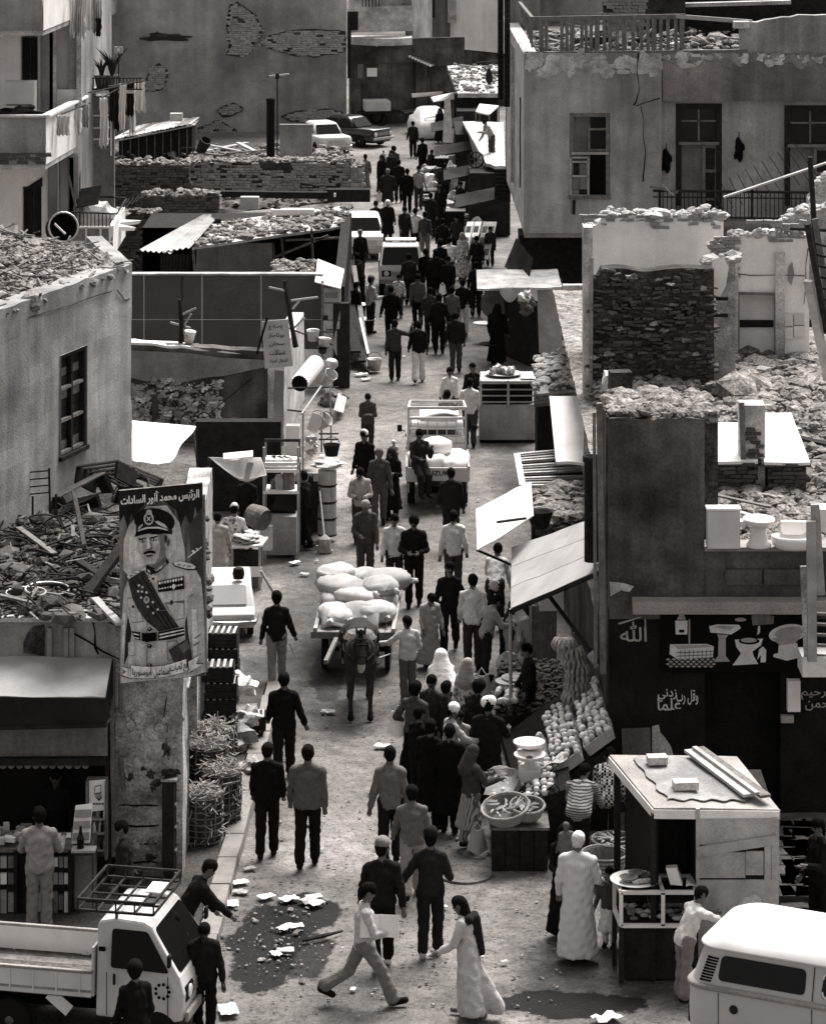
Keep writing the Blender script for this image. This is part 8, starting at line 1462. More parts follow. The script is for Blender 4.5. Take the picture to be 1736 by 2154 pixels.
def saloon(lb_,loc,rz,paint,grp=None):
 t=tg('parked_car',lb_,'car',loc,rz,grp);P_=M[paint]
 slices([(.22,1.95,.70,.16,0),(.34,2.02,.77,.2,0),(.60,2.04,.79,.22,0),(.80,2.02,.77,.22,0),(.86,1.97,.72,.22,0)],5).bd('body',P_,t,lc=1,sm_=1)
 slices([(.84,1.06,.70,.16,-.15),(1.10,.86,.64,.16,-.17),(1.32,.66,.56,.16,-.20),(1.37,.55,.48,.14,-.20)],5).bd('cabin',P_,t,lc=1,sm_=1)
 glass(t,[(.90,-.58,.90),(.90,.58,.90),(.52,.50,1.29),(.52,-.50,1.29)],(.8,0,.6),'windscreen',M['glass']if paint=='carblack' else M['glass'],.06,.03)
 glass(t,[(-1.20,.56,.92),(-1.20,-.56,.92),(-.90,-.50,1.28),(-.90,.50,1.28)],(-.8,0,.6),'rear_window',None,.06,.03)
 for s in(-1,1):
  for x0,x1 in((-.95,-.18),(-.10,.68)):
   y=lambda z:s*(.70-(z-.84)/.48*.14+.012);q=[(x0,y(.92),.92),(x1,y(.92),.92),(x1-(.28 if x1>.5 else 0),y(1.27),1.27),(x0+(.2 if x0<-.5 else 0),y(1.27),1.27)];glass(t,q if s<0 else q[::-1],(0,s,.2),'side_window',None,.04)
  wheel(t,1.25,s*.72,.30);wheel(t,-1.2,s*.72,.30)
  MB().la((2.0,s*.55,.62),[(.10,0),(.10,.05),(.06,.06),(0,.06)],16,axis=(1,0,0)).bd('headlight',M['ceramic'],t,lc=1);MB().box((-2.03,s*.55,.62),(.03,.26,.11)).bd('tail_light',M['iron'],t,lc=1)
  for x in(-.14,.80,-.98):MB().bar((x,s*.795,.36),(x,s*.78,.84),.008,.01,up=(0,1,0)).bd('door_seam',M['iron'],t,lc=1)
 for x in(2.06,-2.06):MB().box((x,0,.42),(.08,1.5,.12)).bd('bumper',M['chrome'],t,lc=1,bevel=.03)
 for k in range(4):MB().box((2.03,0,.56+.04*k),(.03,.8,.018)).bd('grille_bar',M['chrome'],t,lc=1)
 return t
q=G(752,306);saloon('black saloon car parked beneath the brown end wall',(q.x-.4,q.y+.6,0),R(-38),'carblack');
q=G(474,1346);t=tg('motor_cart','low white motor cart with a sloping front nosing out beside the portrait','cart',(q.x,q.y+.85,0),R(-86));profile_body([(-.85,.2),(.78,.2),(.86,.48),(.62,.57),(.25,.92),(-.85,.98)],lambda x,z:.50 if z<.6 else .44).bd('body',M['carwhite'],t,lc=1,bevel=.04)
glass(t,[(.605,-.36,.61),(.605,.36,.61),(.285,.34,.90),(.285,-.34,.90)],(.7,0,.7),'windscreen',M['chrome'],.05,.02);MB().tube([(.4,-.56,.35),(.85,-.5,.33),(.93,0,.33),(.85,.5,.33),(.4,.56,.35)],.045,8).bd('bumper',M['chrome'],t,lc=1,sm_=1);MB().la((.1,.2,.98),[(.1,0),(.12,.1),(.1,.2),(0,.2)],12).bd('dark_cap',M['rubber'],t,lc=1)
for s in(-1,1):wheel(t,.45,s*.42,.22,.12);wheel(t,-.55,s*.42,.22,.12)
q=G(762,548);saloon('white car parked tight against the stalls below the box sign',(q.x,q.y+2.1,0),R(-87),'carwhite');q=G(676,326);saloon('white car half hidden by the ruined wall beside the black saloon',(q.x,q.y+1.6,0),R(-70),'carwhite')
q=G(905,292);t=tg('covered_car','car shrouded in a white sheet at the narrow end of the street','car',(q.x,q.y+1.5,0),R(-80));slices([(.05,1.9,.85,.3,0),(.5,1.95,.85,.3,0),(.85,1.8,.75,.3,0),(.95,1.2,.68,.3,-.1),(1.3,.8,.55,.3,-.1),(1.38,.5,.4,.2,-.1)],6).bd('sheet',M['canvas_white'],t,lc=1,sm_=1)
for k in range(5):MB().tube([(-1.6+.8*k,-.86,.1),(-1.5+.75*k,-.5,1.0),(-1.4+.7*k,.2,1.1)],.03,4).bd('fold',M['canvas'],t,lc=1)
def cart_wheel(par,x,y,r):
 o=MB().ring((x,y,r),r*.92,.05,(1,0,0),24,6).bd('wheel',M['rubber'],par,lc=1);MB().la((x-.06,y,r),[(.1,0),(.1,.12)],10,axis=(1,0,0)).bd('hub',M['iron'],o,lc=1)
 for k in range(6):a=math.pi*k/6;MB().bar((x,y-math.cos(a)*r*.9,r-math.sin(a)*r*.9),(x,y+math.cos(a)*r*.9,r+math.sin(a)*r*.9),.035).bd('spoke',M['wood'],o,lc=1)
q=G(800,262);t=tg('handcart','flat handcart loaded with a white box at the end of the street','cart',(q.x,q.y,0),.2,None)
MB().box((0,0,.62),(2.2,1.0,.08)).bd('deck',M['wood_dark'],t,lc=1);MB().box((-.2,0,.95),(1.3,.8,.5)).bd('white_box',M['carwhite'],t,lc=1,bevel=.04);MB().box((-.25,0,1.24),(1.2,.7,.07)).bd('lid',M['canvas_white'],t,lc=1)
for s in(-1,1):MB().ring((-.1,s*.52,.34),.3,.06,(0,1,0),22).bd('wheel',M['rubber'],t,lc=1);MB().bar((1.1,s*.4,.62),(2.0,s*.35,.7),.05).bd('shaft',M['wood'],t,lc=1)
cL,cR=PZ(660,1322,.85),PZ(830,1338,.85);CW,CLn=cR.x-cL.x,3.5;ca_=tg('sack_cart','flat wooden cart heaped with grain sacks drawn by a dark horse','cart',((cL.x+cR.x)/2,(cL.y+cR.y)/2,0),-.04)
for k in range(8):MB().box((-CW/2+CW*(k+.5)/8,CLn/2,.82),(CW/8-.012,CLn,.05)).bd('deck_plank',M['wood_pale'],ca_,lc=1)
for s in(-1,1):MB().box((s*(CW/2-.03),CLn/2,.88),(.07,CLn,.09)).bd('side_rail',M['wood_pale'],ca_,lc=1);MB().bar((s*.32,.2,.72),(s*.36,-2.3,.95),.07).bd('shaft',M['wood'],ca_,lc=1)
for y in(.02,CLn-.02):MB().box((0,y,.80),(CW+.1,.08,.12)).bd('end_beam',M['wood'],ca_,lc=1)
for y in(.7,CLn-.7):
 for s in(-1,1):cart_wheel(ca_,s*(CW/2-.16),y,.36)
 MB().bar((-CW/2+.1,y,.36),(CW/2-.1,y,.36),.07).bd('axle',M['iron'],ca_,lc=1)
SG='grain sacks on the horse cart'
for i,(x,y,z,s,rz,m,lab,tl)in enumerate(((-.38,.75,.86,(1.0,.62,.28),-1.4,'sack','long sack along the front left rail of the horse cart',0),(.37,.72,.86,(.70,.72,.36),-1.57,'sack','plump tied sack at the front corner of the cart near the boy',0),(-.42,1.6,.86,(.9,.6,.36),-1.5,'sack','flat sack under the big tilted one on the cart',0),(.4,1.5,.86,(.8,.66,.40),-1.57,'sack','gathered sack in the middle of the cart beside the rail',0),(-.34,1.75,1.10,(1.05,.72,.32),-.9,'sack','big tilted sack on top of the load at the rear of the cart',.1),(.02,2.6,.86,(.9,.6,.50),1.4,'sack','upright sack at the back centre of the cart',0),(.45,2.2,1.1,(1.0,.62,.34),.6,'sack','high sack leaning out over the rear corner of the cart',.2),(-.45,2.75,.9,(.95,.6,.42),.4,'sack','sack at the rear left corner of the cart',0),(-.02,1.25,1.05,(.9,.56,.28),-.5,'sack','half-empty sack draped across the middle of the cart',0),(.42,2.9,.86,(.9,.6,.4),-1.4,'sack','sack lying flat at the far corner of the cart bed',0),(.40,1.55,1.16,(.85,.66,.30),-1.3,'sack','flattened sack riding on the gathered one',.08),(-.5,2.3,1.2,(.8,.6,.3),.9,'sack','slumped sack against the big tilted one',.1))):
 q=ca_.matrix_basis@Vc((x,y,z));sack(q,s,rz,lab,SG,m,tl,1,i+10)
tag(MB().sheet(lambda a,b:ca_.matrix_basis@Vc((-.62+1.05*a,.18+.95*b,1.02+.16*math.sin(math.pi*b)+.07*math.sin(7*a+5*b)-.16*(1-b)**3)),20,18,.015).bd('loose_sacking',M['sack'],sm_=1),'loose sacking spread in folds over the front of the cart load','cloth')
# === PEOPLE AND ANIMALS: bodies grown as one smooth surface
def cloth_mat(g):
 return mat('cloth %d'%int(g*1000+.5),g,.95,.12,5,.16,13,.75,coords='O',spec=.04 if g<.1 else .1)
def skin_mat(g):return mat('skin %d'%int(g*1000+.5),g,.6,.08,12,.05,60,.05,coords='O',spec=.2)
def pattern(name,kind,g1,g2,sc_):
 if name in MATS:return MATS[name]
 m=mat(name,g1,.95,.1,5,.1,60,.1,coords='O',spec=.05);nt=m.node_tree;N,L=nt.nodes,nt.links;b=N['Principled BSDF']
 tc=N.new('ShaderNodeTexCoord')
 if kind=='stripe':t=N.new('ShaderNodeTexWave');t.inputs['Scale'].default_value=sc_;t.inputs['Distortion'].default_value=1.5;o=t.outputs['Fac']
 elif kind=='check':t=N.new('ShaderNodeTexChecker');t.inputs['Scale'].default_value=sc_;o=t.outputs['Fac']
 elif kind=='band':t=N.new('ShaderNodeTexWave');t.bands_direction='Z';t.inputs['Scale'].default_value=sc_;t.inputs['Distortion'].default_value=2.5;o=t.outputs['Fac']
 else:t=N.new('ShaderNodeTexVoronoi');t.inputs['Scale'].default_value=sc_;o=t.outputs['Distance']
 L.new(tc.outputs['Object'],t.inputs['Vector']);r=N.new('ShaderNodeValToRGB');r.color_ramp.elements[0].color=tint(g1);r.color_ramp.elements[1].color=tint(g2);r.color_ramp.elements[0].position=.3;r.color_ramp.elements[1].position=.6
 L.new(o,r.inputs[0]);L.new(r.outputs[0],b.inputs['Base Color']);return m
V3=lambda*a:np.array(a,float)
EDG=[(0,1),(2,3),(4,5),(6,7),(0,2),(1,3),(4,6),(5,7),(0,4),(1,5),(2,6),(3,7)]
def grow(prims,h,wrinkle=None,seed=0):
 lo=np.min([np.minimum(p[0],p[1])-max(p[2],p[3])*max(1,p[6])for p in prims],0)-3*h;hi=np.max([np.maximum(p[0],p[1])+max(p[2],p[3])*max(1,p[6])for p in prims],0)+3*h
 n=np.ceil((hi-lo)/h).astype(int)+1;ax=[lo[i]+h*np.arange(n[i])for i in range(3)]
 f=np.full(n,1.0);best=np.full(n,9.0);lab=np.zeros(n,np.int8)
 for a,b,ra,rb,lb,k,sx,cut in prims:
  m=max(ra,rb)*max(1,sx)+.10;i0=np.clip(((np.minimum(a,b)-m-lo)/h).astype(int),0,n-1);i1=np.clip(((np.maximum(a,b)+m-lo)/h).astype(int)+2,1,n);sl=tuple(slice(p,q)for p,q in zip(i0,i1))
  x=(ax[0][i0[0]:i1[0]]-a[0])[:,None,None]/sx;y=(ax[1][i0[1]:i1[1]]-a[1])[None,:,None];z=(ax[2][i0[2]:i1[2]]-a[2])[None,None,:];d=np.array(b-a);d[0]/=sx
  t=np.clip((x*d[0]+y*d[1]+z*d[2])/max(d@d,1e-9),0,1);D=np.sqrt((x-t*d[0])**2+(y-t*d[1])**2+(z-t*d[2])**2)-(ra+t*(rb-ra))
  if cut is not None:D=np.maximum(D,cut-(z+a[2]))
  F=f[sl];e=np.clip(.5+.5*(F-D)/k,0,1);f[sl]=F+(D-F)*e-k*e*(1-e)
  B=best[sl];w=D<B;lab[sl]=np.where(w,lb,lab[sl]);best[sl]=np.where(w,D,B)
 if wrinkle:
  X,Y,Z=ax[0][:,None,None],ax[1][None,:,None],ax[2][None,None,:];s=seed*1.7
  wv=np.sin(X*23+Z*13+s)*np.sin(Y*21-Z*25+s*2)+.8*np.sin(X*37-Z*44+Y*20+s*3)*np.sin(X*15+Z*9+s)+.5*np.sin(X*60+Z*12+s);f+=wrinkle*wv*np.isin(lab,(2,3))
 ins=f<0;c=[ins[i:n[0]-1+i,j:n[1]-1+j,k:n[2]-1+k]for k in(0,1)for j in(0,1)for i in(0,1)]
 tot=sum(q.astype(np.int8)for q in c);I=np.argwhere((tot>0)&(tot<8));off=np.array([(i,j,k)for k in(0,1)for j in(0,1)for i in(0,1)])
 cv=np.stack([f[I[:,0]+o[0],I[:,1]+o[1],I[:,2]+o[2]]for o in off],1);acc=np.zeros((len(I),3));cnt=np.zeros(len(I))
 for a,b in EDG:
  fa,fb=cv[:,a],cv[:,b];m=(fa<0)!=(fb<0);t=np.where(m,fa/np.where(m,fa-fb,1),0)[:,None];acc+=np.where(m[:,None],off[a]+t*(off[b]-off[a]),0);cnt+=m
 V=(I+acc/cnt[:,None])*h+lo;idx=np.full(n,-1);idx[I[:,0],I[:,1],I[:,2]]=np.arange(len(I));Q=[]
 for d in range(3):
  u,v=(d+1)%3,(d+2)%3;s0=[slice(1,-1)]*3;s0[d]=slice(0,-1);s1=list(s0);s1[d]=slice(1,None);A,B=ins[tuple(s0)],ins[tuple(s1)];E=np.argwhere(A!=B);E[:,[u,v]]+=1
  fl=ins[E[:,0],E[:,1],E[:,2]]
  def at(du,dv):q=E.copy();q[:,u]-=du;q[:,v]-=dv;return idx[q[:,0],q[:,1],q[:,2]]
  q=np.stack([at(1,1),at(0,1),at(0,0),at(1,0)],1);q[~fl]=q[~fl][:,::-1];Q.append(q)
 Q=np.concatenate(Q);Q=Q[(Q>=0).all(1)];r=np.rint((V-lo)/h).astype(int);r=np.clip(r,0,n-1);return V,Q,lab[r[:,0],r[:,1],r[:,2]]
def np_mesh(name,V,F,mats,mi=None):
 me=bpy.data.meshes.new(name);me.vertices.add(len(V));me.vertices.foreach_set('co',np.asarray(V,np.float32).ravel());nf=len(F);k=F.shape[1]
 me.loops.add(nf*k);me.loops.foreach_set('vertex_index',F.ravel().astype(np.int32));me.polygons.add(nf);me.polygons.foreach_set('loop_start',np.arange(0,nf*k,k,dtype=np.int32))
 for m in mats:me.materials.append(m)
 if mi is not None:me.polygons.foreach_set('material_index',mi.astype(np.int32))
 me.polygons.foreach_set('use_smooth',np.ones(nf,bool));me.update(calc_edges=1);me.validate();return me
def normals(V,Q):
 N=np.zeros_like(V);c=np.cross(V[Q[:,2]]-V[Q[:,0]],V[Q[:,3]]-V[Q[:,1]])
 for i in range(4):np.add.at(N,Q[:,i],c)
 return N/np.maximum(np.linalg.norm(N,axis=1,keepdims=1),1e-9)
def garments(root,V,Q,L,parts,thick=.007):
 N=normals(V,Q);fl=L[Q[:,0]]
 sx=V[Q].mean(1)[:,0]>0
 for lb,nm,m in parts:
  q=Q[(fl==lb)if nm!='shoe' else(fl==6)&(sx==(lb==7))]
  if len(q)<4:continue
  use,inv=np.unique(q,return_inverse=1);q2=inv.reshape(q.shape);v=V[use]+N[use]*thick
  e=np.concatenate([q2[:,[i,(i+1)%4]]for i in range(4)]);key=np.sort(e,1);_,ix,ct=np.unique(key[:,0]*len(use)+key[:,1],return_index=1,return_counts=1);ed=e[ix[ct==1]]
  rim=np.stack([ed[:,1],ed[:,0],ed[:,0]+len(use),ed[:,1]+len(use)],1)
  o=bpy.data.objects.new(nm,np_mesh(nm,np.concatenate([v,V[use]-N[use]*.004]),np.concatenate([q2,rim]),[m]));COL.objects.link(o);o.parent=root
NP=[0]
def pn_(lb_,u,v,h=0,H=1.70,top=.03,bot=.02,skin=.10,hair=.006,stride=0.,lean=0,nod=0,turn=0,aL=None,aR=None,kind='trousers',hat=None,hatg=.5,flare=.25,sit=0,z=0.,shoe=.012,wide=1.,afro=0,hem=.52,short=0,at=None,tail=None,mous=0,grp='people in the market street',hairlen=0):
 NP[0]+=1;loc=G(u,v)if at is None else Vc(at);loc.z+=z;D=loc.y;vox=min(.027,max(.0145,1.15/(FPX*.4752/D)));A=lambda d:math.radians(d)
 pr=[];add=lambda a,b,ra,rb,lb,k=.02,sx=1.,cut=None:pr.append((np.array(a,float),np.array(b,float),ra,rb,lb,k*1.,sx,cut))
 legs=[];PR=random.Random(NP[0]);turn=turn or PR.uniform(-16,16);nod=nod or PR.uniform(-3,10);wide=wide*PR.uniform(.93,1.06);stride=stride+(PR.uniform(-.12,.15)if not sit else 0)
 for s in(-1,1):
  if sit:a,b=sit,sit-4*s
  else:a=(26*stride if s>0 else-22*stride);b=6+(abs(stride)*(4 if a>0 else 22)if stride else 0)
  hip=V3(s*.052*H,0,0);kn=hip+V3(s*.012,math.sin(A(a)),-math.cos(A(a)))*.245*H;an=kn+V3(0,math.sin(A(a-b)),-math.cos(A(a-b)))*.235*H;legs.append((hip,kn,an,a-b))
 low=min(l[2][2]for l in legs);P_=V3(0,0,(.042*H-low)if not sit else .0)
 T=V3(0,math.sin(A(lean)),math.cos(A(lean)));F=V3(0,math.cos(A(lean*.6+nod)),-math.sin(A(lean*.6+nod)));HU=V3(0,math.sin(A(lean*.6+nod)),math.cos(A(lean*.6+nod)))
 if turn:c_,s_=math.cos(A(turn)),math.sin(A(turn));F=V3(-s_*F[1],c_*F[1],F[2])
 sd_=np.cross(F,HU)
 R_=kind=='robe';SK=kind in('skirt','robe','coat');TB=2;BT=2 if R_ else 3
 add(P_+T*.02*H,P_+T*.12*H,.070*H,.065*H,TB,.04,1.26*wide);add(P_+T*.13*H,P_+T*.215*H,.068*H,.070*H,TB,.05,1.36*wide)
 sh=[P_+T*.262*H+V3(s*.094*H*wide,0,0)for s in(-1,1)];[add(P_+T*.29*H+V3(s*.02*H,0,0),sh[(s+1)//2],.036*H,.034*H,TB,.03)for s in(-1,1)]
 nk=P_+T*.30*H;hc=nk+HU*.098*H+F*.012*H;add(nk-T*.02*H,hc,.031*H,.029*H,1,.015)
 add(hc-HU*.014*H-F*.004*H,hc+HU*.026*H-F*.006*H,.041*H,.044*H,1,.02);add(hc-HU*.040*H+F*.014*H,hc-HU*.02*H+F*.012*H,.026*H,.034*H,1,.02)
 add(hc-HU*.014*H+F*.050*H,hc+HU*.004*H+F*.044*H,.009*H,.006*H,1,.008)
 for s in(-1,1):add(hc+sd_*s*.046*H-HU*.012*H,hc+sd_*s*.047*H+HU*.006*H,.009*H,.010*H,1,.005)
 if hat=='scarf':
  add(hc-F*.008*H,hc+HU*.018*H-F*.012*H,.055*H,.056*H,5,.02);add(hc-F*.03*H-HU*.03*H,nk-F*.05*H-T*.07*H,.055*H,.075*H,5,.03,1.3)
 elif hat=='veil':
  add(hc-F*.008*H,hc+HU*.018*H-F*.012*H,.056*H,.058*H,5,.02);add(hc-F*.02*H,P_+T*.10*H-F*.03*H,.056*H,.155*H,5,.04,1.15,P_[2]+.06*H)
 else:
  r_=.0495+.008*afro;add(hc+HU*.024*H-F*.014*H,hc+HU*.032*H+F*.004*H,r_*H,(r_-.003)*H,4,.008);add(hc-HU*.005*H-F*.022*H,hc+HU*.02*H-F*.018*H,(.040+.006*afro)*H,.046*H,4,.01)
  if hairlen:add(hc-F*.03*H,hc-F*.06*H-HU*hairlen,.045*H,.03*H,4,.02)
  if hat=='cap':add(hc+HU*.050*H-F*.006*H,hc+HU*.052*H+F*.006*H,.054*H,.052*H,5,.006,1.,None);add(hc+HU*.036*H+F*.045*H-sd_*.02*H,hc+HU*.036*H+F*.045*H+sd_*.02*H,.016*H,.016*H,5,.01)
  if hat=='skullcap':add(hc+HU*.040*H-F*.006*H,hc+HU*.046*H-F*.004*H,.052*H,.046*H,5,.006)
  if hat=='turban':add(hc+HU*.034*H-sd_*.018*H-F*.006*H,hc+HU*.044*H+sd_*.018*H-F*.004*H,.054*H,.052*H,5,.01)
 for i,(s,q)in enumerate(((-1,aL),(1,aR))):
  if q is None:q=((-1 if s>0 else 1)*24*stride+4+PR.uniform(-8,10),9+PR.uniform(-2,6),14+PR.uniform(-6,26),6)
  p,ab,bd,iw=q;d1=V3(s*math.sin(A(ab)),math.sin(A(p))*math.cos(A(ab)),-math.cos(A(p))*math.cos(A(ab)));el=sh[i]+d1*.168*H
  d2=V3(s*math.sin(A(ab-iw)),math.sin(A(p+bd))*math.cos(A(ab-iw)),-math.cos(A(p+bd))*math.cos(A(ab-iw)));d2/=np.linalg.norm(d2);wr=el+d2*.145*H
  add(sh[i],el,.036*H,.030*H,TB,.025)
  if short:add(el,wr,.026*H,.021*H,1,.015)
  else:add(el,el+d2*.125*H,.030*H,.025*H,TB,.02)
  add(el+d2*.10*H,wr,.021*H,.018*H,1,.008);pm=wr+d2*.045*H;add(wr,pm,.018*H,.021*H,1,.01)
  hands.append((s,pm,d2))
 fts=[]
 for hip,kn,an,ap in legs:
  hip,kn,an=hip+P_,kn+P_,an+P_;fw=V3(0,math.cos(A(max(ap*.5,-35)if not sit else 0)),math.sin(A(max(ap*.5,-35)if not sit else 0)))
  if not R_:
   add(hip+V3(0,0,.01),kn,.056*H,.043*H,3,.03);add(kn,an+(kn-an)*.12,.042*H,(.034+.018*flare)*H,3,.02)
   if flare>.6:add(an+(kn-an)*.5,an+(kn-an)*.10,.036*H,.05*H*flare,3,.02)
  else:add(an+(kn-an)*.4,an,.026*H,.022*H,1,.01)
  add(an+V3(0,-.012*H,-.018*H),an+fw*.095*H+V3(0,0,-.020*H),.024*H,.021*H,6 if shoe else 1,.01)
 if not R_:add(P_+V3(-.03*H,0,-.0),P_+V3(.03*H,0,-.0),.068*H,.068*H,3,.03)
 add(P_+T*.0,P_+T*.06*H,.076*H,.072*H,TB,.02,1.32*wide,P_[2]-.035*H if lean<30 else None)
 mid=(legs[0][2]+legs[1][2])/2+P_
 if kind=='skirt':add(P_+T*.06*H,mid*V3(1,1,0)+V3(0,0,H*hem*.5),.062*H,.118*H,3,.03,1.25,H*hem*.5)
 if R_:add(P_+T*.10*H,mid*V3(1,1,0)+V3(0,0,.07*H),.075*H,.125*H,2,.04,1.3,.055*H)
 if kind=='coat':add(P_+T*.12*H,mid*V3(1,1,0)+V3(0,0,H*hem*.5),.076*H,.112*H,2,.03,1.3,H*hem*.5)
 if tail:
  for q in tail:add(*q)
 Vv,Q,L=grow(pr,vox,.0062,NP[0]);sk=skin_mat(skin);tm=top if not isinstance(top,float)else cloth_mat(top);bm=bot if not isinstance(bot,float)else cloth_mat(bot);hm=cloth_mat(hair)
 ex=MB()
 for s,pm,d2 in hands[-2:]:
  dd=Vc(d2);lat=dd.orthogonal().normalized();lat=(Vc((s,0,0))-dd*dd.x*s);lat=lat.normalized()if lat.length>.3 else dd.cross(Vc((0,0,1))).normalized();curl=dd.cross(lat)*s
  if curl.y<0:curl=-curl
  for k in range(4):b0=Vc(pm)+lat*((k-1.5)*.0105*H)+dd*.004;l=(.040,.047,.044,.034)[k]*H;ex.tube([b0,b0+dd*l*.55+curl*.004,b0+dd*l*.9+curl*l*.38],[.0062*H,.0056*H,.004*H],5)
  b0=Vc(pm)-dd*.022*H-lat*s*.0+curl*.008*H;ex.tube([b0,b0+curl*.02*H+dd*.012*H,b0+curl*.028*H+dd*.034*H],[.0075*H,.0065*H,.0045*H],5)
 nskin=len(ex.f)
 if D<82 and hat!='veil':
  w=lambda a,b,c:Vc(hc+sd_*a*H+HU*b*H+F*c*H)
  for s in(-1,1):ex.blob(w(s*.017,.004,.0405),(.006*H,.004*H,.0035*H),1,0,0);ex.bar(w(s*.008,.014,.0435),w(s*.027,.013,.038),.004*H,.004*H)
  ex.bar(w(-.013,-.032,.046),w(.013,-.032,.046),.004*H,.003*H)
  if mous:ex.bar(w(-.019,-.026,.047),w(.019,-.026,.047),.008*H,.010*H)
 F3=[f if len(f)==4 else(f+f[-1:])[:4]if len(f)==3 else None for f in ex.f];nv=len(Vv)
 mi=np.where(L[Q[:,0]]==1,0,np.where(L[Q[:,0]]==2,1,np.where(L[Q[:,0]]==3,2,3)))
 if len(ex.v):
  tri=[];tm_=[]
  for i,f in enumerate(ex.f):
   for k in range(1,len(f)-1):tri.append((f[0],f[k],f[k+1]));tm_.append(0 if i<nskin else 3)
  QQ=np.concatenate([Q[:,[0,1,2]],Q[:,[0,2,3]],np.array(tri)+nv]);mi=np.concatenate([mi,mi,np.array(tm_)]);VV=np.concatenate([Vv,np.array(ex.v)])
 else:QQ,VV=Q,Vv
 root=bpy.data.objects.new('person',np_mesh('person',VV,QQ,[sk,tm,bm,hm],mi));COL.objects.link(root);root.location=loc;root.rotation_euler=(0,0,R(h));tag(root,lb_,'person',grp)
 garments(root,Vv,Q,L,[(2,'robe' if R_ else 'coat' if kind=='coat' else 'shirt',tm),(3,'skirt' if kind=='skirt' else 'trousers',bm),(4,'hair',hm),(5,{'scarf':'headscarf','veil':'veil','cap':'cap','skullcap':'skullcap','turban':'turban'}.get(hat,'hat'),cloth_mat(hatg)),(6,'shoe',cloth_mat(shoe or .01)),(7,'shoe',cloth_mat(shoe or .01))])
 return root
hands=[]
HOLD=dict(aL=(6,14,78,48),aR=(6,14,78,48));POCK=dict(aL=(-8,20,40,25),aR=(-8,20,40,25))
STR=pattern('striped robe cloth','stripe',.48,.66,14);CHK=pattern('checked cloth','check',.02,.5,26);PAT=pattern('patterned knit','band',.06,.30,9);DOT=pattern('dotted cloth','spot',.12,.55,14);SKS=pattern('striped skirt cloth','stripe',.10,.34,9)
p_=pn_
p_('man striding across with an open white paper, pale jumper and flared grey trousers',766,2112,-82,1.72,.52,.16,stride=1.15,flare=.9,aR=(22,8,70,10),aL=(30,8,62,5),nod=12,turn=-10)
p_('long-haired girl hurrying in a pale billowing dress with a dark scarf on her back',985,2138,75,1.60,.46,.40,kind='robe',stride=.5,lean=9,hairlen=.38,aL=(20,12,40,10),aR=(-18,15,30,5),shoe=.0,hatg=.015,tail=[(V3(0,0,.80),V3(.04,-.36,.15),.09,.11,2,.06,.7,.07),(V3(-.09,-.02,1.30),V3(.10,-.05,1.30),.055,.055,5,.02,1.,None),(V3(.04,-.08,1.28),V3(.05,-.16,.85),.06,.045,5,.02,1.,None)])
p_('man in a flat cap, dark jacket and white shoes walking away',802,2034,4,1.76,.012,.010,stride=.55,hat='cap',hatg=.16,turn=-35,shoe=.6,wide=1.12)
p_('man in a dark beret and dark uniform walking away with one arm out',905,2008,-4,1.74,.020,.014,stride=.35,hat='cap',hatg=.012,aL=(8,32,12,2),aR=(5,20,75,30),shoe=.4)
p_('young man in grey jumper and light trousers walking away',866,1886,2,1.64,.13,.22,stride=.5,flare=.7,afro=.5,aR=(5,14,60,30))
p_('man in mid grey sweater seen from behind between the young man and the stall crowd',820,1815,3,1.76,.12,.014,stride=.4,aL=(-5,16,12,5),aR=(0,12,12,5))
p_('man in a grey cardigan with white collar walking alone up the street',647,1820,-3,1.82,.10,.010,stride=.5,wide=1.18)
p_('man all in black walking close to the kerb beside the grey cardigan',562,1800,0,1.72,.008,.010,stride=.4,wide=1.05,turn=-20)
p_('tall man in a black jumper with swinging arm near the crates',597,1640,2,1.78,.008,.012,stride=.5,aR=(4,18,20,0),wide=1.1)
p_('man in black top and light trousers carrying a stick near the portrait',582,1440,4,1.70,.010,.20,stride=.5,afro=.7,aR=(6,18,22,0),aL=(4,14,14,4))
p_('moustached man in dark jacket strolling towards us with hands clasped',870,1274,178,1.82,.012,.010,afro=.8,mous=1,stride=.3,**HOLD)
p_('young man in white jumper and grey vest beside the cart load',829,1252,182,1.66,.55,.02,afro=.5,stride=.2)
p_('man in a tailored jacket looking down behind the cart',768,1228,185,1.76,.055,.05,nod=18,hair=.2,aR=(6,14,70,40))
p_('man in light patterned shirt and knitted vest looking at his hands',757,1140,180,1.66,.30,.04,nod=25,**HOLD)
p_('balding tall man in an open suit jacket coming down the street',797,1106,182,1.76,.060,.07,hair=.14,stride=.3,nod=12)
p_('woman in long black dress carrying a small child',823,1092,170,1.62,.012,.010,kind='skirt',hem=.30,hat='scarf',hatg=.03,aL=(12,10,95,35),aR=(10,10,80,30))
p_('small child in a white bonnet on the arm of the woman in black',828,1085,170,.70,.35,.3,kind='robe',hat='turban',hatg=.6,z=1.0,grp='children in the market street')
p_('man in white skullcap and black gown at the edge of the pale dust',767,1062,150,1.72,.010,.012,kind='robe',hat='skullcap',hatg=.65,wide=1.1)
p_('boy standing with folded arms before the tinware',773,952,182,1.50,.05,.03,nod=22,aL=(12,8,92,62),aR=(12,8,92,62))
p_('man in dark brown jacket walking away behind the loaded pickup',948,1152,0,1.72,.020,.020,stride=.2,wide=1.08)
p_('man in crumpled white shirt walking away, partly hidden by the black shirted man',953,1254,2,1.74,.60,.05,stride=.3,aL=(-4,12,10,4))
p_('man in open-necked black shirt walking towards us, arm swinging out',945,1374,176,1.76,.010,.010,stride=.6,mous=1,aL=(12,22,20,5),aR=(-8,16,16,5))
p_('man in white jumper and striped dark trousers walking away',994,1408,-2,1.76,.62,.035,stride=.25)
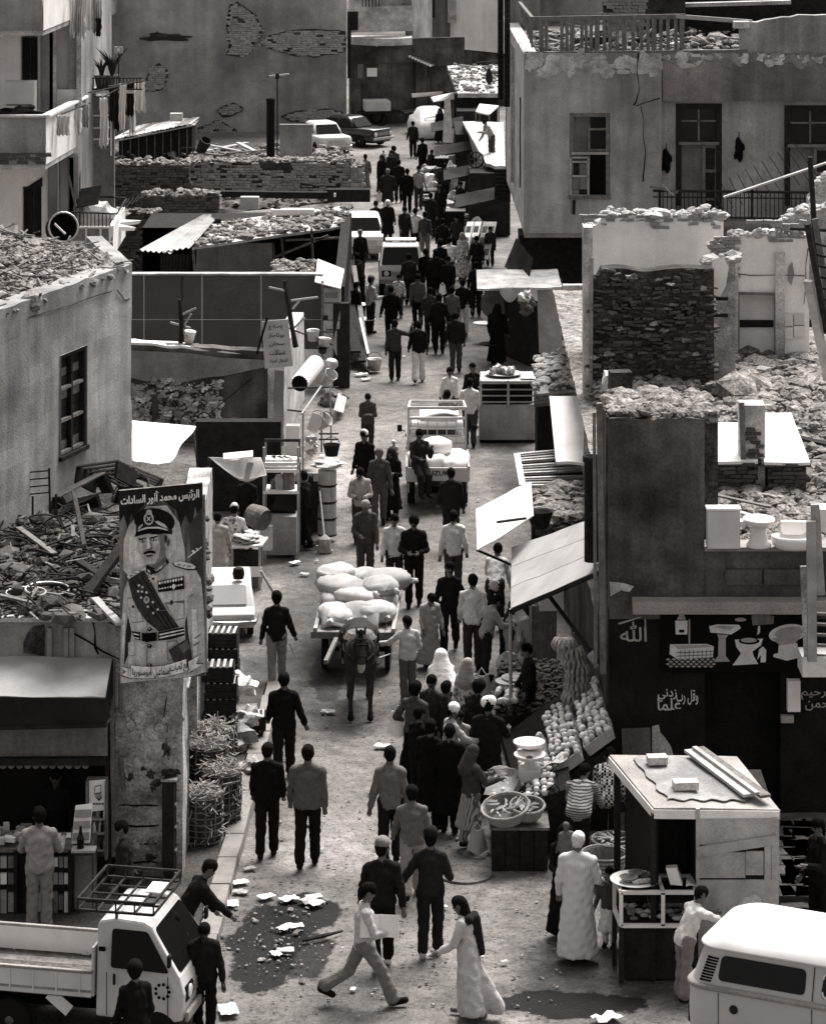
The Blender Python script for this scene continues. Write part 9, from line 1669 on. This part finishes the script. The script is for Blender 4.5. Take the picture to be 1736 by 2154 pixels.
p_('boy in a long pale robe bending his head towards the crowd',903,1402,200,1.42,.34,.2,kind='robe',nod=35,turn=25,afro=.4)
p_('boy in white top pointing at the horse with a thin stick',857,1472,18,1.50,.55,.10,aL=(35,40,40,0),aR=(10,20,50,10),turn=40,flare=.5)
p_('man in white shirt stooping under the board awning',1040,1326,-10,1.74,.60,.020,lean=38,stride=.35,aL=(30,10,40,10),aR=(-10,18,30,10),flare=.6)
p_('woman in a bright white veil seen from behind in the throng',927,1562,8,1.60,.55,.02,kind='skirt',hat='veil',hatg=.80,hem=.3)
p_('woman in patterned headscarf carrying a plastic bag',983,1580,-20,1.58,DOT,.05,kind='skirt',hat='scarf',hatg=.22,aR=(30,14,40,5),hem=.34)
p_('woman with thick dark hair, hand on hip, in a long black skirt',872,1648,-30,1.66,.055,.008,kind='skirt',afro=1.2,aL=(-20,30,75,40),hem=.36)
p_('dark-haired man turning his face to the stall crowd',908,1632,150,1.68,.030,.010,turn=20,mous=1)
p_('short man in dark jacket deep in the throng',938,1640,-60,1.62,.020,.010,turn=20)
p_('old man with white turban and scarf bargaining in the throng',948,1690,-70,1.60,.40,.010,kind='robe',hat='turban',hatg=.75,aR=(40,14,40,10),nod=10)
p_('child with grey face among the black coats',966,1668,170,1.34,.20,.02)
p_('woman with big dark hair leaning over the greens',992,1640,-40,1.62,.012,.010,kind='coat',afro=1.6,lean=15)
p_('man in white turban and dark gown with back turned at the produce',1026,1692,-12,1.70,.014,.012,kind='robe',hat='turban',hatg=.78,wide=1.15,aR=(30,16,60,20))
p_('woman in spotted headscarf and striped skirt paying for fruit',990,1782,-62,1.58,.040,SKS,kind='skirt',hat='scarf',hatg=.04,hem=.42,aR=(34,8,60,10),aL=(30,8,60,5))
p_('figure in a long black coat in the middle of the throng',905,1742,-25,1.70,.006,.008,kind='coat',hem=.40,wide=1.1)
p_('second figure in a long black coat near the spotted headscarf',945,1748,-10,1.66,.008,.008,kind='coat',hem=.38)
p_('slim youth in black at the edge of the throng',880,1700,-50,1.62,.010,.010)
p_('sweatered seller in profile crouched by the round trays',1022,1430,-75,1.60,.24,.02,nod=25,lean=15,aR=(30,8,60,15),aL=(30,8,60,15),afro=.6)
p_('broad man in dark coat stooping behind the round trays',1068,1425,-50,1.70,.030,.012,lean=35,wide=1.25)
p_('dark dressed seller among the greens under the awning',1112,1545,100,1.58,.010,.010,nod=10)
p_('person in patterned jumper bending over beside the wire crates',1215,1830,-14,1.66,PAT,.012,lean=48,aL=(30,10,20,5),aR=(30,10,20,5),wide=1.2)
p_('person in a black and white checked shirt stooping by the kiosk',1278,1800,-8,1.66,CHK,.012,lean=30,wide=1.1,nod=25)
p_('pale-faced woman in black robes holding a toddler',1188,1972,176,1.62,.008,.008,kind='robe',hat='scarf',hatg=.008,skin=.34,aL=(14,8,95,30),aR=(12,8,80,30))
p_('toddler with shaved head held against the woman in black',1190,1985,20,.78,.10,.2,kind='robe',hair=.10,z=.92,grp='children in the market street')
p_('grey-haired man in a long white striped robe standing at the display case',1214,2018,-10,1.76,STR,.5,kind='robe',hair=.45,wide=1.2,nod=12,aR=(10,16,55,10))
p_('small girl in white skirt half hidden by the display case',1280,1990,160,1.12,.05,.55,kind='skirt',hem=.4)
p_('boy in white shirt and baggy trousers pushing against the van',1438,2100,-62,1.52,.58,.17,lean=24,aL=(62,10,12,5),aR=(66,10,10,5),flare=1.0,nod=10,short=1)
p_('boy in pale shirt with head bowed behind the van roof',1556,2066,-40,1.46,.5,.1,lean=28,nod=15,afro=.4)
p_('man in black standing on the broken paving beyond the van',1722,1975,120,1.72,.012,.010,aL=(20,8,80,20))
p_('customer in a pale suit with back turned at the kiosk counter',84,1958,2,1.76,.24,.18,aL=(25,16,80,15),aR=(25,16,80,10),wide=1.1,flare=.6)
p_('seller in black jacket dim behind the kiosk counter',118,1850,180,1.66,.008,.008,nod=5,skin=.06)
p_('dark young man in profile leaning by the foot of the column',262,1965,95,1.62,.020,.012,nod=10)
p_('man in black bending down and reaching towards the kerb',385,2060,-72,1.70,.010,.010,lean=32,aR=(40,12,8,0),aL=(20,8,20,0))
p_('boy in black with pale collar peering at the pickup windscreen',366,2165,10,1.52,.010,.010,nod=20)
p_('girl in black tracksuit with white braid on the chest',430,2178,182,1.50,.010,.010,nod=18,skin=.04)
p_('dark figure with white sleeve passing in front of the pickup door',285,2300,30,1.64,.010,.012,afro=.8,turn=-30)
p_('bread seller in white skullcap and flowered robe with back turned',492,1228,-4,1.64,DOT,.3,kind='robe',hat='skullcap',hatg=.7,aR=(20,14,50,15))
p_('man in rumpled pale robe beside the flowered robe',458,1245,5,1.62,.26,.2,kind='robe',nod=25)
p_('man shading his head with a raised arm while walking away',830,800,2,1.70,.035,.014,stride=.4,aR=(30,70,130,60),aL=(0,10,14,5))
p_('man in black jumper and white bell-bottoms walking away',880,804,-2,1.72,.008,.55,stride=.6,flare=1.0)
p_('man in dark pullover with white shirt tail walking away',958,782,0,1.70,.014,.04,stride=.25,wide=1.12)
p_('broad man in black coat before the parked passenger pickup',822,722,3,1.72,.008,.010,wide=1.15)
p_('man in flat cap and pale shirt facing the street from the stalls',779,700,-60,1.72,.38,.014,hat='cap',hatg=.10,aR=(15,8,80,10))
p_('child in a bright checked shirt standing before the passenger pickup',838,668,180,1.36,pattern('bright check','check',.2,.65,22),.03)
p_('youth in grey patterned pullover walking down the street',878,690,178,1.66,.06,.010,afro=.7)
p_('man in brown jacket walking in the thick of the upper street',905,726,4,1.72,.030,.014,wide=1.1)
p_('man in black leather coat next to the brown jacket',923,742,-4,1.74,.010,.010,wide=1.08)
p_('man in black with white trousers by the butcher stall',972,706,-10,1.72,.010,.45,stride=.4)
p_('slim man in dark coat passing the stall roof',1000,664,-8,1.70,.010,.010)
p_('tall broad man in black crossing before the passenger pickup',917,640,20,1.76,.012,.010,wide=1.2)
p_('man with a white scarf over his shoulder in the upper crowd',942,652,160,1.72,.010,.012)
p_('woman in pale flowered robe by the leaning doors',972,588,150,1.60,DOT,.3,kind='robe',hat='scarf',hatg=.3)
p_('dark man under the leaning doors looking down',1002,600,170,1.68,.015,.012,nod=20)
p_('boy with pale face near the leaning doors',1030,560,180,1.40,.03,.03)
p_('huge dark shopper in black robe at the butcher stall',1045,765,-25,1.72,.006,.006,kind='robe',wide=1.35,hat='scarf',hatg=.008)
p_('butcher in patterned smock behind the stall',1080,745,120,1.64,DOT,.05,aL=(20,10,80,20))
p_('woman in white blouse facing us near the poultry counter',945,902,185,1.60,.66,.02,kind='skirt')
p_('man in dark leather jacket at the corner of the poultry counter',993,900,200,1.68,.010,.010,turn=-40)
p_('man in pale grey suit walking away behind the loaded pickup rack',940,962,2,1.66,.30,.2)
p_('man in white sweater leaning on the poultry counter',987,940,4,1.72,.60,.04,turn=-20)
p_('man in white sweater and black trousers walking away up the street',873,537,6,1.70,.50,.012,stride=.4)
p_('man in grey pullover and light trousers beside the white sweater',893,547,-6,1.72,.06,.14,stride=.4)
p_('man in black jacket farther along the upper crowd',930,560,-2,1.68,.012,.012)
p_('person in bright white shirt bent over in the upper crowd',942,600,-8,1.62,.62,.03,lean=25,wide=1.15)
p_('dark man in cap beside the bright white shirt',925,610,2,1.66,.012,.012,hat='cap',hatg=.02)
p_('woman with white headscarf standing in the pickup bed',812,540,182,1.60,.012,.02,hat='scarf',hatg=.7,at=(XX(815,560),DY(560),.72),kind='coat')
p_('youth seated in the pickup bed behind the cab',848,540,200,1.60,.02,.02,afro=.6,at=(XX(850,565),DY(565),.55))
p_('bald man in dark coat by the white car and stalls',757,588,200,1.70,.010,.010,hair=.16)
p_('man in dark coat leaning at the stall beneath the planks',757,640,40,1.66,.014,.010,lean=15)
p_('stout man in long brown overcoat walking away up the street',815,447,2,1.74,.022,.02,kind='coat',hem=.50,wide=1.25,hair=.12,stride=.2)
p_('thin man in black walking beside the overcoat',856,447,-2,1.74,.008,.008,stride=.3)
p_('woman in patterned jacket and long skirt by the ruined wall',768,405,8,1.60,.13,.18,kind='skirt',hem=.2)
p_('woman in black carrying a child at the far bend',803,408,150,1.64,.010,.010,kind='robe',hat='scarf',hatg=.02)
p_('small child on the shoulder of the woman in black',806,406,170,.75,.5,.2,kind='robe',z=1.02,grp='children in the market street')
p_('tall youth with big hair at the far bend of the street',828,395,170,1.76,.05,.02,afro=1.4)
p_('second youth in black next to the big-haired one',822,400,190,1.68,.015,.01)
p_('dark man seated among the goods at the far bend',888,372,20,1.70,.010,.010)
p_('woman in black crouched by the produce at the far bend',902,380,-40,1.35,.012,.012,kind='robe',lean=20)
p_('seller in a dark coat behind the heap of cloths',968,470,140,1.62,.012,.012)
p_('young man leaning out over the curved stall roof',1030,355,120,1.6,.25,.05,at=(XX(1033,470),DY(470),2.5),lean=30,aL=(40,10,60,20))
p_('man in white shirt in front of the ribbed awning shop',876,212,20,1.68,.6,.02)
p_('man sitting in the dark shop at the corner house',795,228,160,1.66,.10,.03);p_('second man before the dark shop of the corner house',812,232,200,1.66,.03,.02)
p_('distant figure in black beside the covered car',938,262,10,1.7,.01,.01);p_('distant figure in a dark robe near the handcart',848,250,-20,1.66,.03,.02,kind='robe')
for a in(('youth in black passing the white car',790,520,4,.012,.012),('man in dark grey coat close to the leaning doors',960,552,170,.03,.02),('man in black jumper crossing by the second passenger',905,500,-20,.010,.012),('woman in dark robe beside the dark stand of cloths',925,485,150,.012,.01),('man in pale jacket by the heap of goods',880,440,190,.22,.04),('dark youth among the shoppers at the stone post',935,432,10,.02,.01),('man in black walking ahead of the overcoat',838,425,0,.010,.01),('stooping seller by the hanging mat',945,330,120,.02,.02),('man in dark coat near the covered car',868,330,5,.015,.01),('dark woman at the awning boards',925,300,190,.01,.01),('man in grey shirt between the brown jacket and the white trousers',950,720,8,.10,.02),('dark shopper behind the tall broad man',895,630,-8,.01,.01),('man in dark pullover beside the bright check child',860,640,6,.02,.012),('boy in black near the white basin',748,705,-50,.012,.01),('dark man squeezing past the wicker drum',640,1150,60,.01,.01),('seller in dark coat under the canvas canopy',520,1150,170,.012,.01),('shopper in dark jacket near the slatted roof',1010,1000,-20,.02,.02)):
 if a[1]<1005:p_(a[0],a[1],a[2],a[3],rn.uniform(1.6,1.76),a[4],a[5],kind='robe' if 'robe' in a[0]or 'woman' in a[0]else 'trousers',hat='scarf' if 'woman' in a[0]else None,hatg=.02,stride=rn.uniform(0,.4))
q=lt.matrix_basis@Vc((-1.80,.42,1.03));p_('man in tracksuit riding on the tailgate of the loaded pickup, hand to his chin',880,1060,200,1.72,.030,.020,sit=62,at=tuple(q),aL=(30,12,110,20),aR=(28,10,60,30),turn=-30,afro=.3,mous=1)
bk=tg('open_paper','open white paper held by the striding man in the pale jumper','paper',PZ(800,1985,.98));w_=PZ(798,1955,1.05)
for s in(-1,1):MB().slab([w_+Vc((0,.02,-.10)),w_+Vc((s*.26,-.10,-.07)),w_+Vc((s*.25,-.02,.20)),w_+Vc((0,.10,.17))],.006).bd('page',M['paper'],bk)
def stick(a,b,lab,r_=.012):return tag(MB().tube([a,b],r_,5).bd('stick',M['wood_pale']),lab,'stick')
stick(PZ(820,1375,.85),PZ(770,1392,1.0),'thin stick in the hand of the boy beside the horse');stick(PZ(608,1352,.80),PZ(622,1385,.5),'pale stick carried by the man in black top and light trousers')
def bag(u,v,z,s,m,lab):t=tg('bag',lab,'bag',PZ(u,v,z));MB().sheet(lambda a,b:(.16*s*math.sin(math.pi*(a-.5))*(.6+.4*b),.07*s*math.cos(2*math.pi*a)*b,.34*s*(1-b)+.02*math.sin(9*a)),14,6,.01).bd('body',M[m],t,lc=1);MB().tube([(-.08*s,0,.32*s),(0,0,.44*s),(.08*s,0,.32*s)],.01,4).bd('handle',M[m],t,lc=1)
bag(836,1545,.75,1.1,'paper','white paper bag hanging beside the woman in the long black skirt');bag(1012,1470,.9,1.2,'canvas','crumpled plastic bag on the arm of the patterned headscarf');bag(797,425,.3,1.0,'paper','white carrier bag held by the brown overcoat');bag(1003,1790,.05,1.0,'canvas','open canvas bag standing by the striped skirt');bag(930,618,.8,.8,'paper','white parcel under an arm in the upper crowd')
def horse(u,v,h):
 loc=G(u,v);pr=[];add=lambda a,b,ra,rb,lb=2,k=.05,sx=1.:pr.append((V3(*a),V3(*b),ra,rb,lb,k,sx,None))
 add((0,-.35,1.10),(0,.45,1.14),.25,.27,2,.06,1.05);add((0,.45,1.14),(0,.95,1.16),.25,.26,2,.08,1.05);add((0,-.42,1.02),(0,-.35,1.22),.22,.20,2,.08)
 add((0,-.45,1.20),(0,-.80,1.46),.19,.125,2,.07);add((0,-.78,1.52),(0,-1.02,1.16),.095,.065,2,.04);add((0,-1.02,1.14),(0,-1.05,1.06),.066,.060,3,.03);add((0,-.80,1.44),(0,-.92,1.30),.10,.09,2,.04)
 for s in(-1,1):
  add((s*.06,-.74,1.60),(s*.085,-.76,1.72),.034,.010,2,.015);add((s*.17,-.36,1.0),(s*.17,-.38,.70),.115,.075,2,.05);add((s*.17,-.38,.70),(s*.17,-.36,.46),.068,.056,2,.02);add((s*.17,-.36,.46),(s*.17,-.38,.12),.044,.040,2,.02);add((s*.17,-.39,.12),(s*.17,-.43,.045),.045,.058,4,.02)
  add((s*.17,.90,1.12),(s*.18,.80,.78),.20,.12,2,.06);add((s*.18,.80,.78),(s*.17,1.02,.52),.10,.062,2,.04);add((s*.17,1.02,.52),(s*.17,.98,.14),.050,.042,2,.02);add((s*.17,.98,.13),(s*.17,.93,.045),.046,.058,4,.02)
 add((0,1.2,1.2),(0,1.32,.6),.05,.07,5,.03);add((0,-.50,1.42),(0,-.78,1.64),.04,.035,5,.02);add((0,-.80,1.62),(0,-.93,1.46),.035,.02,5,.01)
 V_,Q,L=grow(pr,.017,.002,3);mats=[cloth_mat(.035),cloth_mat(.30),cloth_mat(.012),cloth_mat(.006)];mi=np.select([L[Q[:,0]]==2,L[Q[:,0]]==3,L[Q[:,0]]==4],[0,1,2],3)
 o=bpy.data.objects.new('horse',np_mesh('horse',V_,Q,mats,mi));COL.objects.link(o);o.location=loc;o.rotation_euler=(0,0,R(h));tag(o,'dark harnessed horse with pale muzzle standing head-on between the cart shafts','horse')
 garments(o,V_,Q,L,[(5,'mane',cloth_mat(.006))]);k=MB()
 for r_,c,n in((.125,(0,-.86,1.40),(0,-.55,-.85)),(.10,(0,-.97,1.24),(0,-.55,-.85)),(.105,(0,-.80,1.51),(0,.3,1))):k.ring(c,r_,.014,n,18,5)
 for s in(-1,1):k.bar((s*.11,-.84,1.42),(s*.085,-.98,1.22),.02,.02);k.box((s*.115,-.86,1.44),(.02,.10,.10))
 k.bd('bridle',M['rubber'],o,lc=1);MB().ring((0,-.50,1.22),.215,.045,(0,.85,-.55),24,7).bd('collar',M['wood_dark'],o,lc=1);MB().box((0,-.885,1.50),(.06,.03,.06)).bd('brow_plate',M['tin'],o,lc=1)
 for s in(-1,1):MB().tube([(s*.10,-.95,1.2),(s*.3,-.3,1.2),(s*.3,1.0,1.25),(s*.1,1.9,1.15)],.012,4).bd('rein',M['rubber'],o,lc=1);MB().bar((s*.30,-.5,1.0),(s*.34,1.2,.92),.04,.02).bd('trace',M['rubber'],o,lc=1);MB().box((s*.315,.1,1.15),(.03,.12,.5)).bd('girth_strap',M['rubber'],o,lc=1)
 MB().la((0,.2,1.38),[(.3,-.1),(.22,0),(.05,.04)],14).bd('saddle_pad',M['wood'],o,lc=1)
horse(757,1500,2)
for i in range(62):
 u,v,s=((rn.uniform(540,1100),rn.uniform(700,2100),rn.uniform(.03,.11))if i>22 else((690,1500,.2),(620,1186,.2),(608,1895,.22),(655,1902,.3),(490,1905,.2),(440,1895,.25),(505,1880,.18),(620,1952,.2),(600,1955,.2),(600,2003,.2),(1275,2146,.3),(803,1572,.2),(660,1890,.2),(580,2010,.15),(505,1860,.2),(525,1830,.15),(560,1890,.2),(690,1160,.15),(640,1210,.16),(480,2130,.3),(760,790,.3),(770,800,.25),(1190,900,.2))[i])
 s*=.8;c=G(u,v);a=rn.uniform(0,6.3);o=MB().sheet(lambda p,q:(c.x+s*((p-.5)*math.cos(a)*1.5-(q-.5)*math.sin(a)),c.y+s*((p-.5)*math.sin(a)*1.5+(q-.5)*math.cos(a)),.03+s*.22*(mn.noise(Vc((p*3+i,q*3,i)))+.5)),4,4,.004).bd('paper_scrap',M['paper']if i%3 else M['canvas'])
 tag(o,'scrap of pale waste paper lying on the street','litter','paper scraps on the ground')
rb_l('litter',lambda r:(lambda p:Vc((p.x,p.y,.015)))(G(r.uniform(470,1180),500+1640*r.random()**.7)),2600,.006,.03,M['rubble'],91,flat=.4);rb_l('litter',lambda r:(lambda p:Vc((p.x,p.y,.02)))(G(r.gauss(590,60),r.gauss(1970,55))),240,.006,.03,M['rubble'],92,flat=.4)
tag(MB().tube([G(636,1982)+Vc((0,0,.03)),G(680,1975)+Vc((0,0,.05)),G(720,1962)+Vc((0,0,.03))],[.02,.03,.015],5).bd('branch',M['wood_dark']),'dark broken branch lying on the street by the muddy pit','branch')
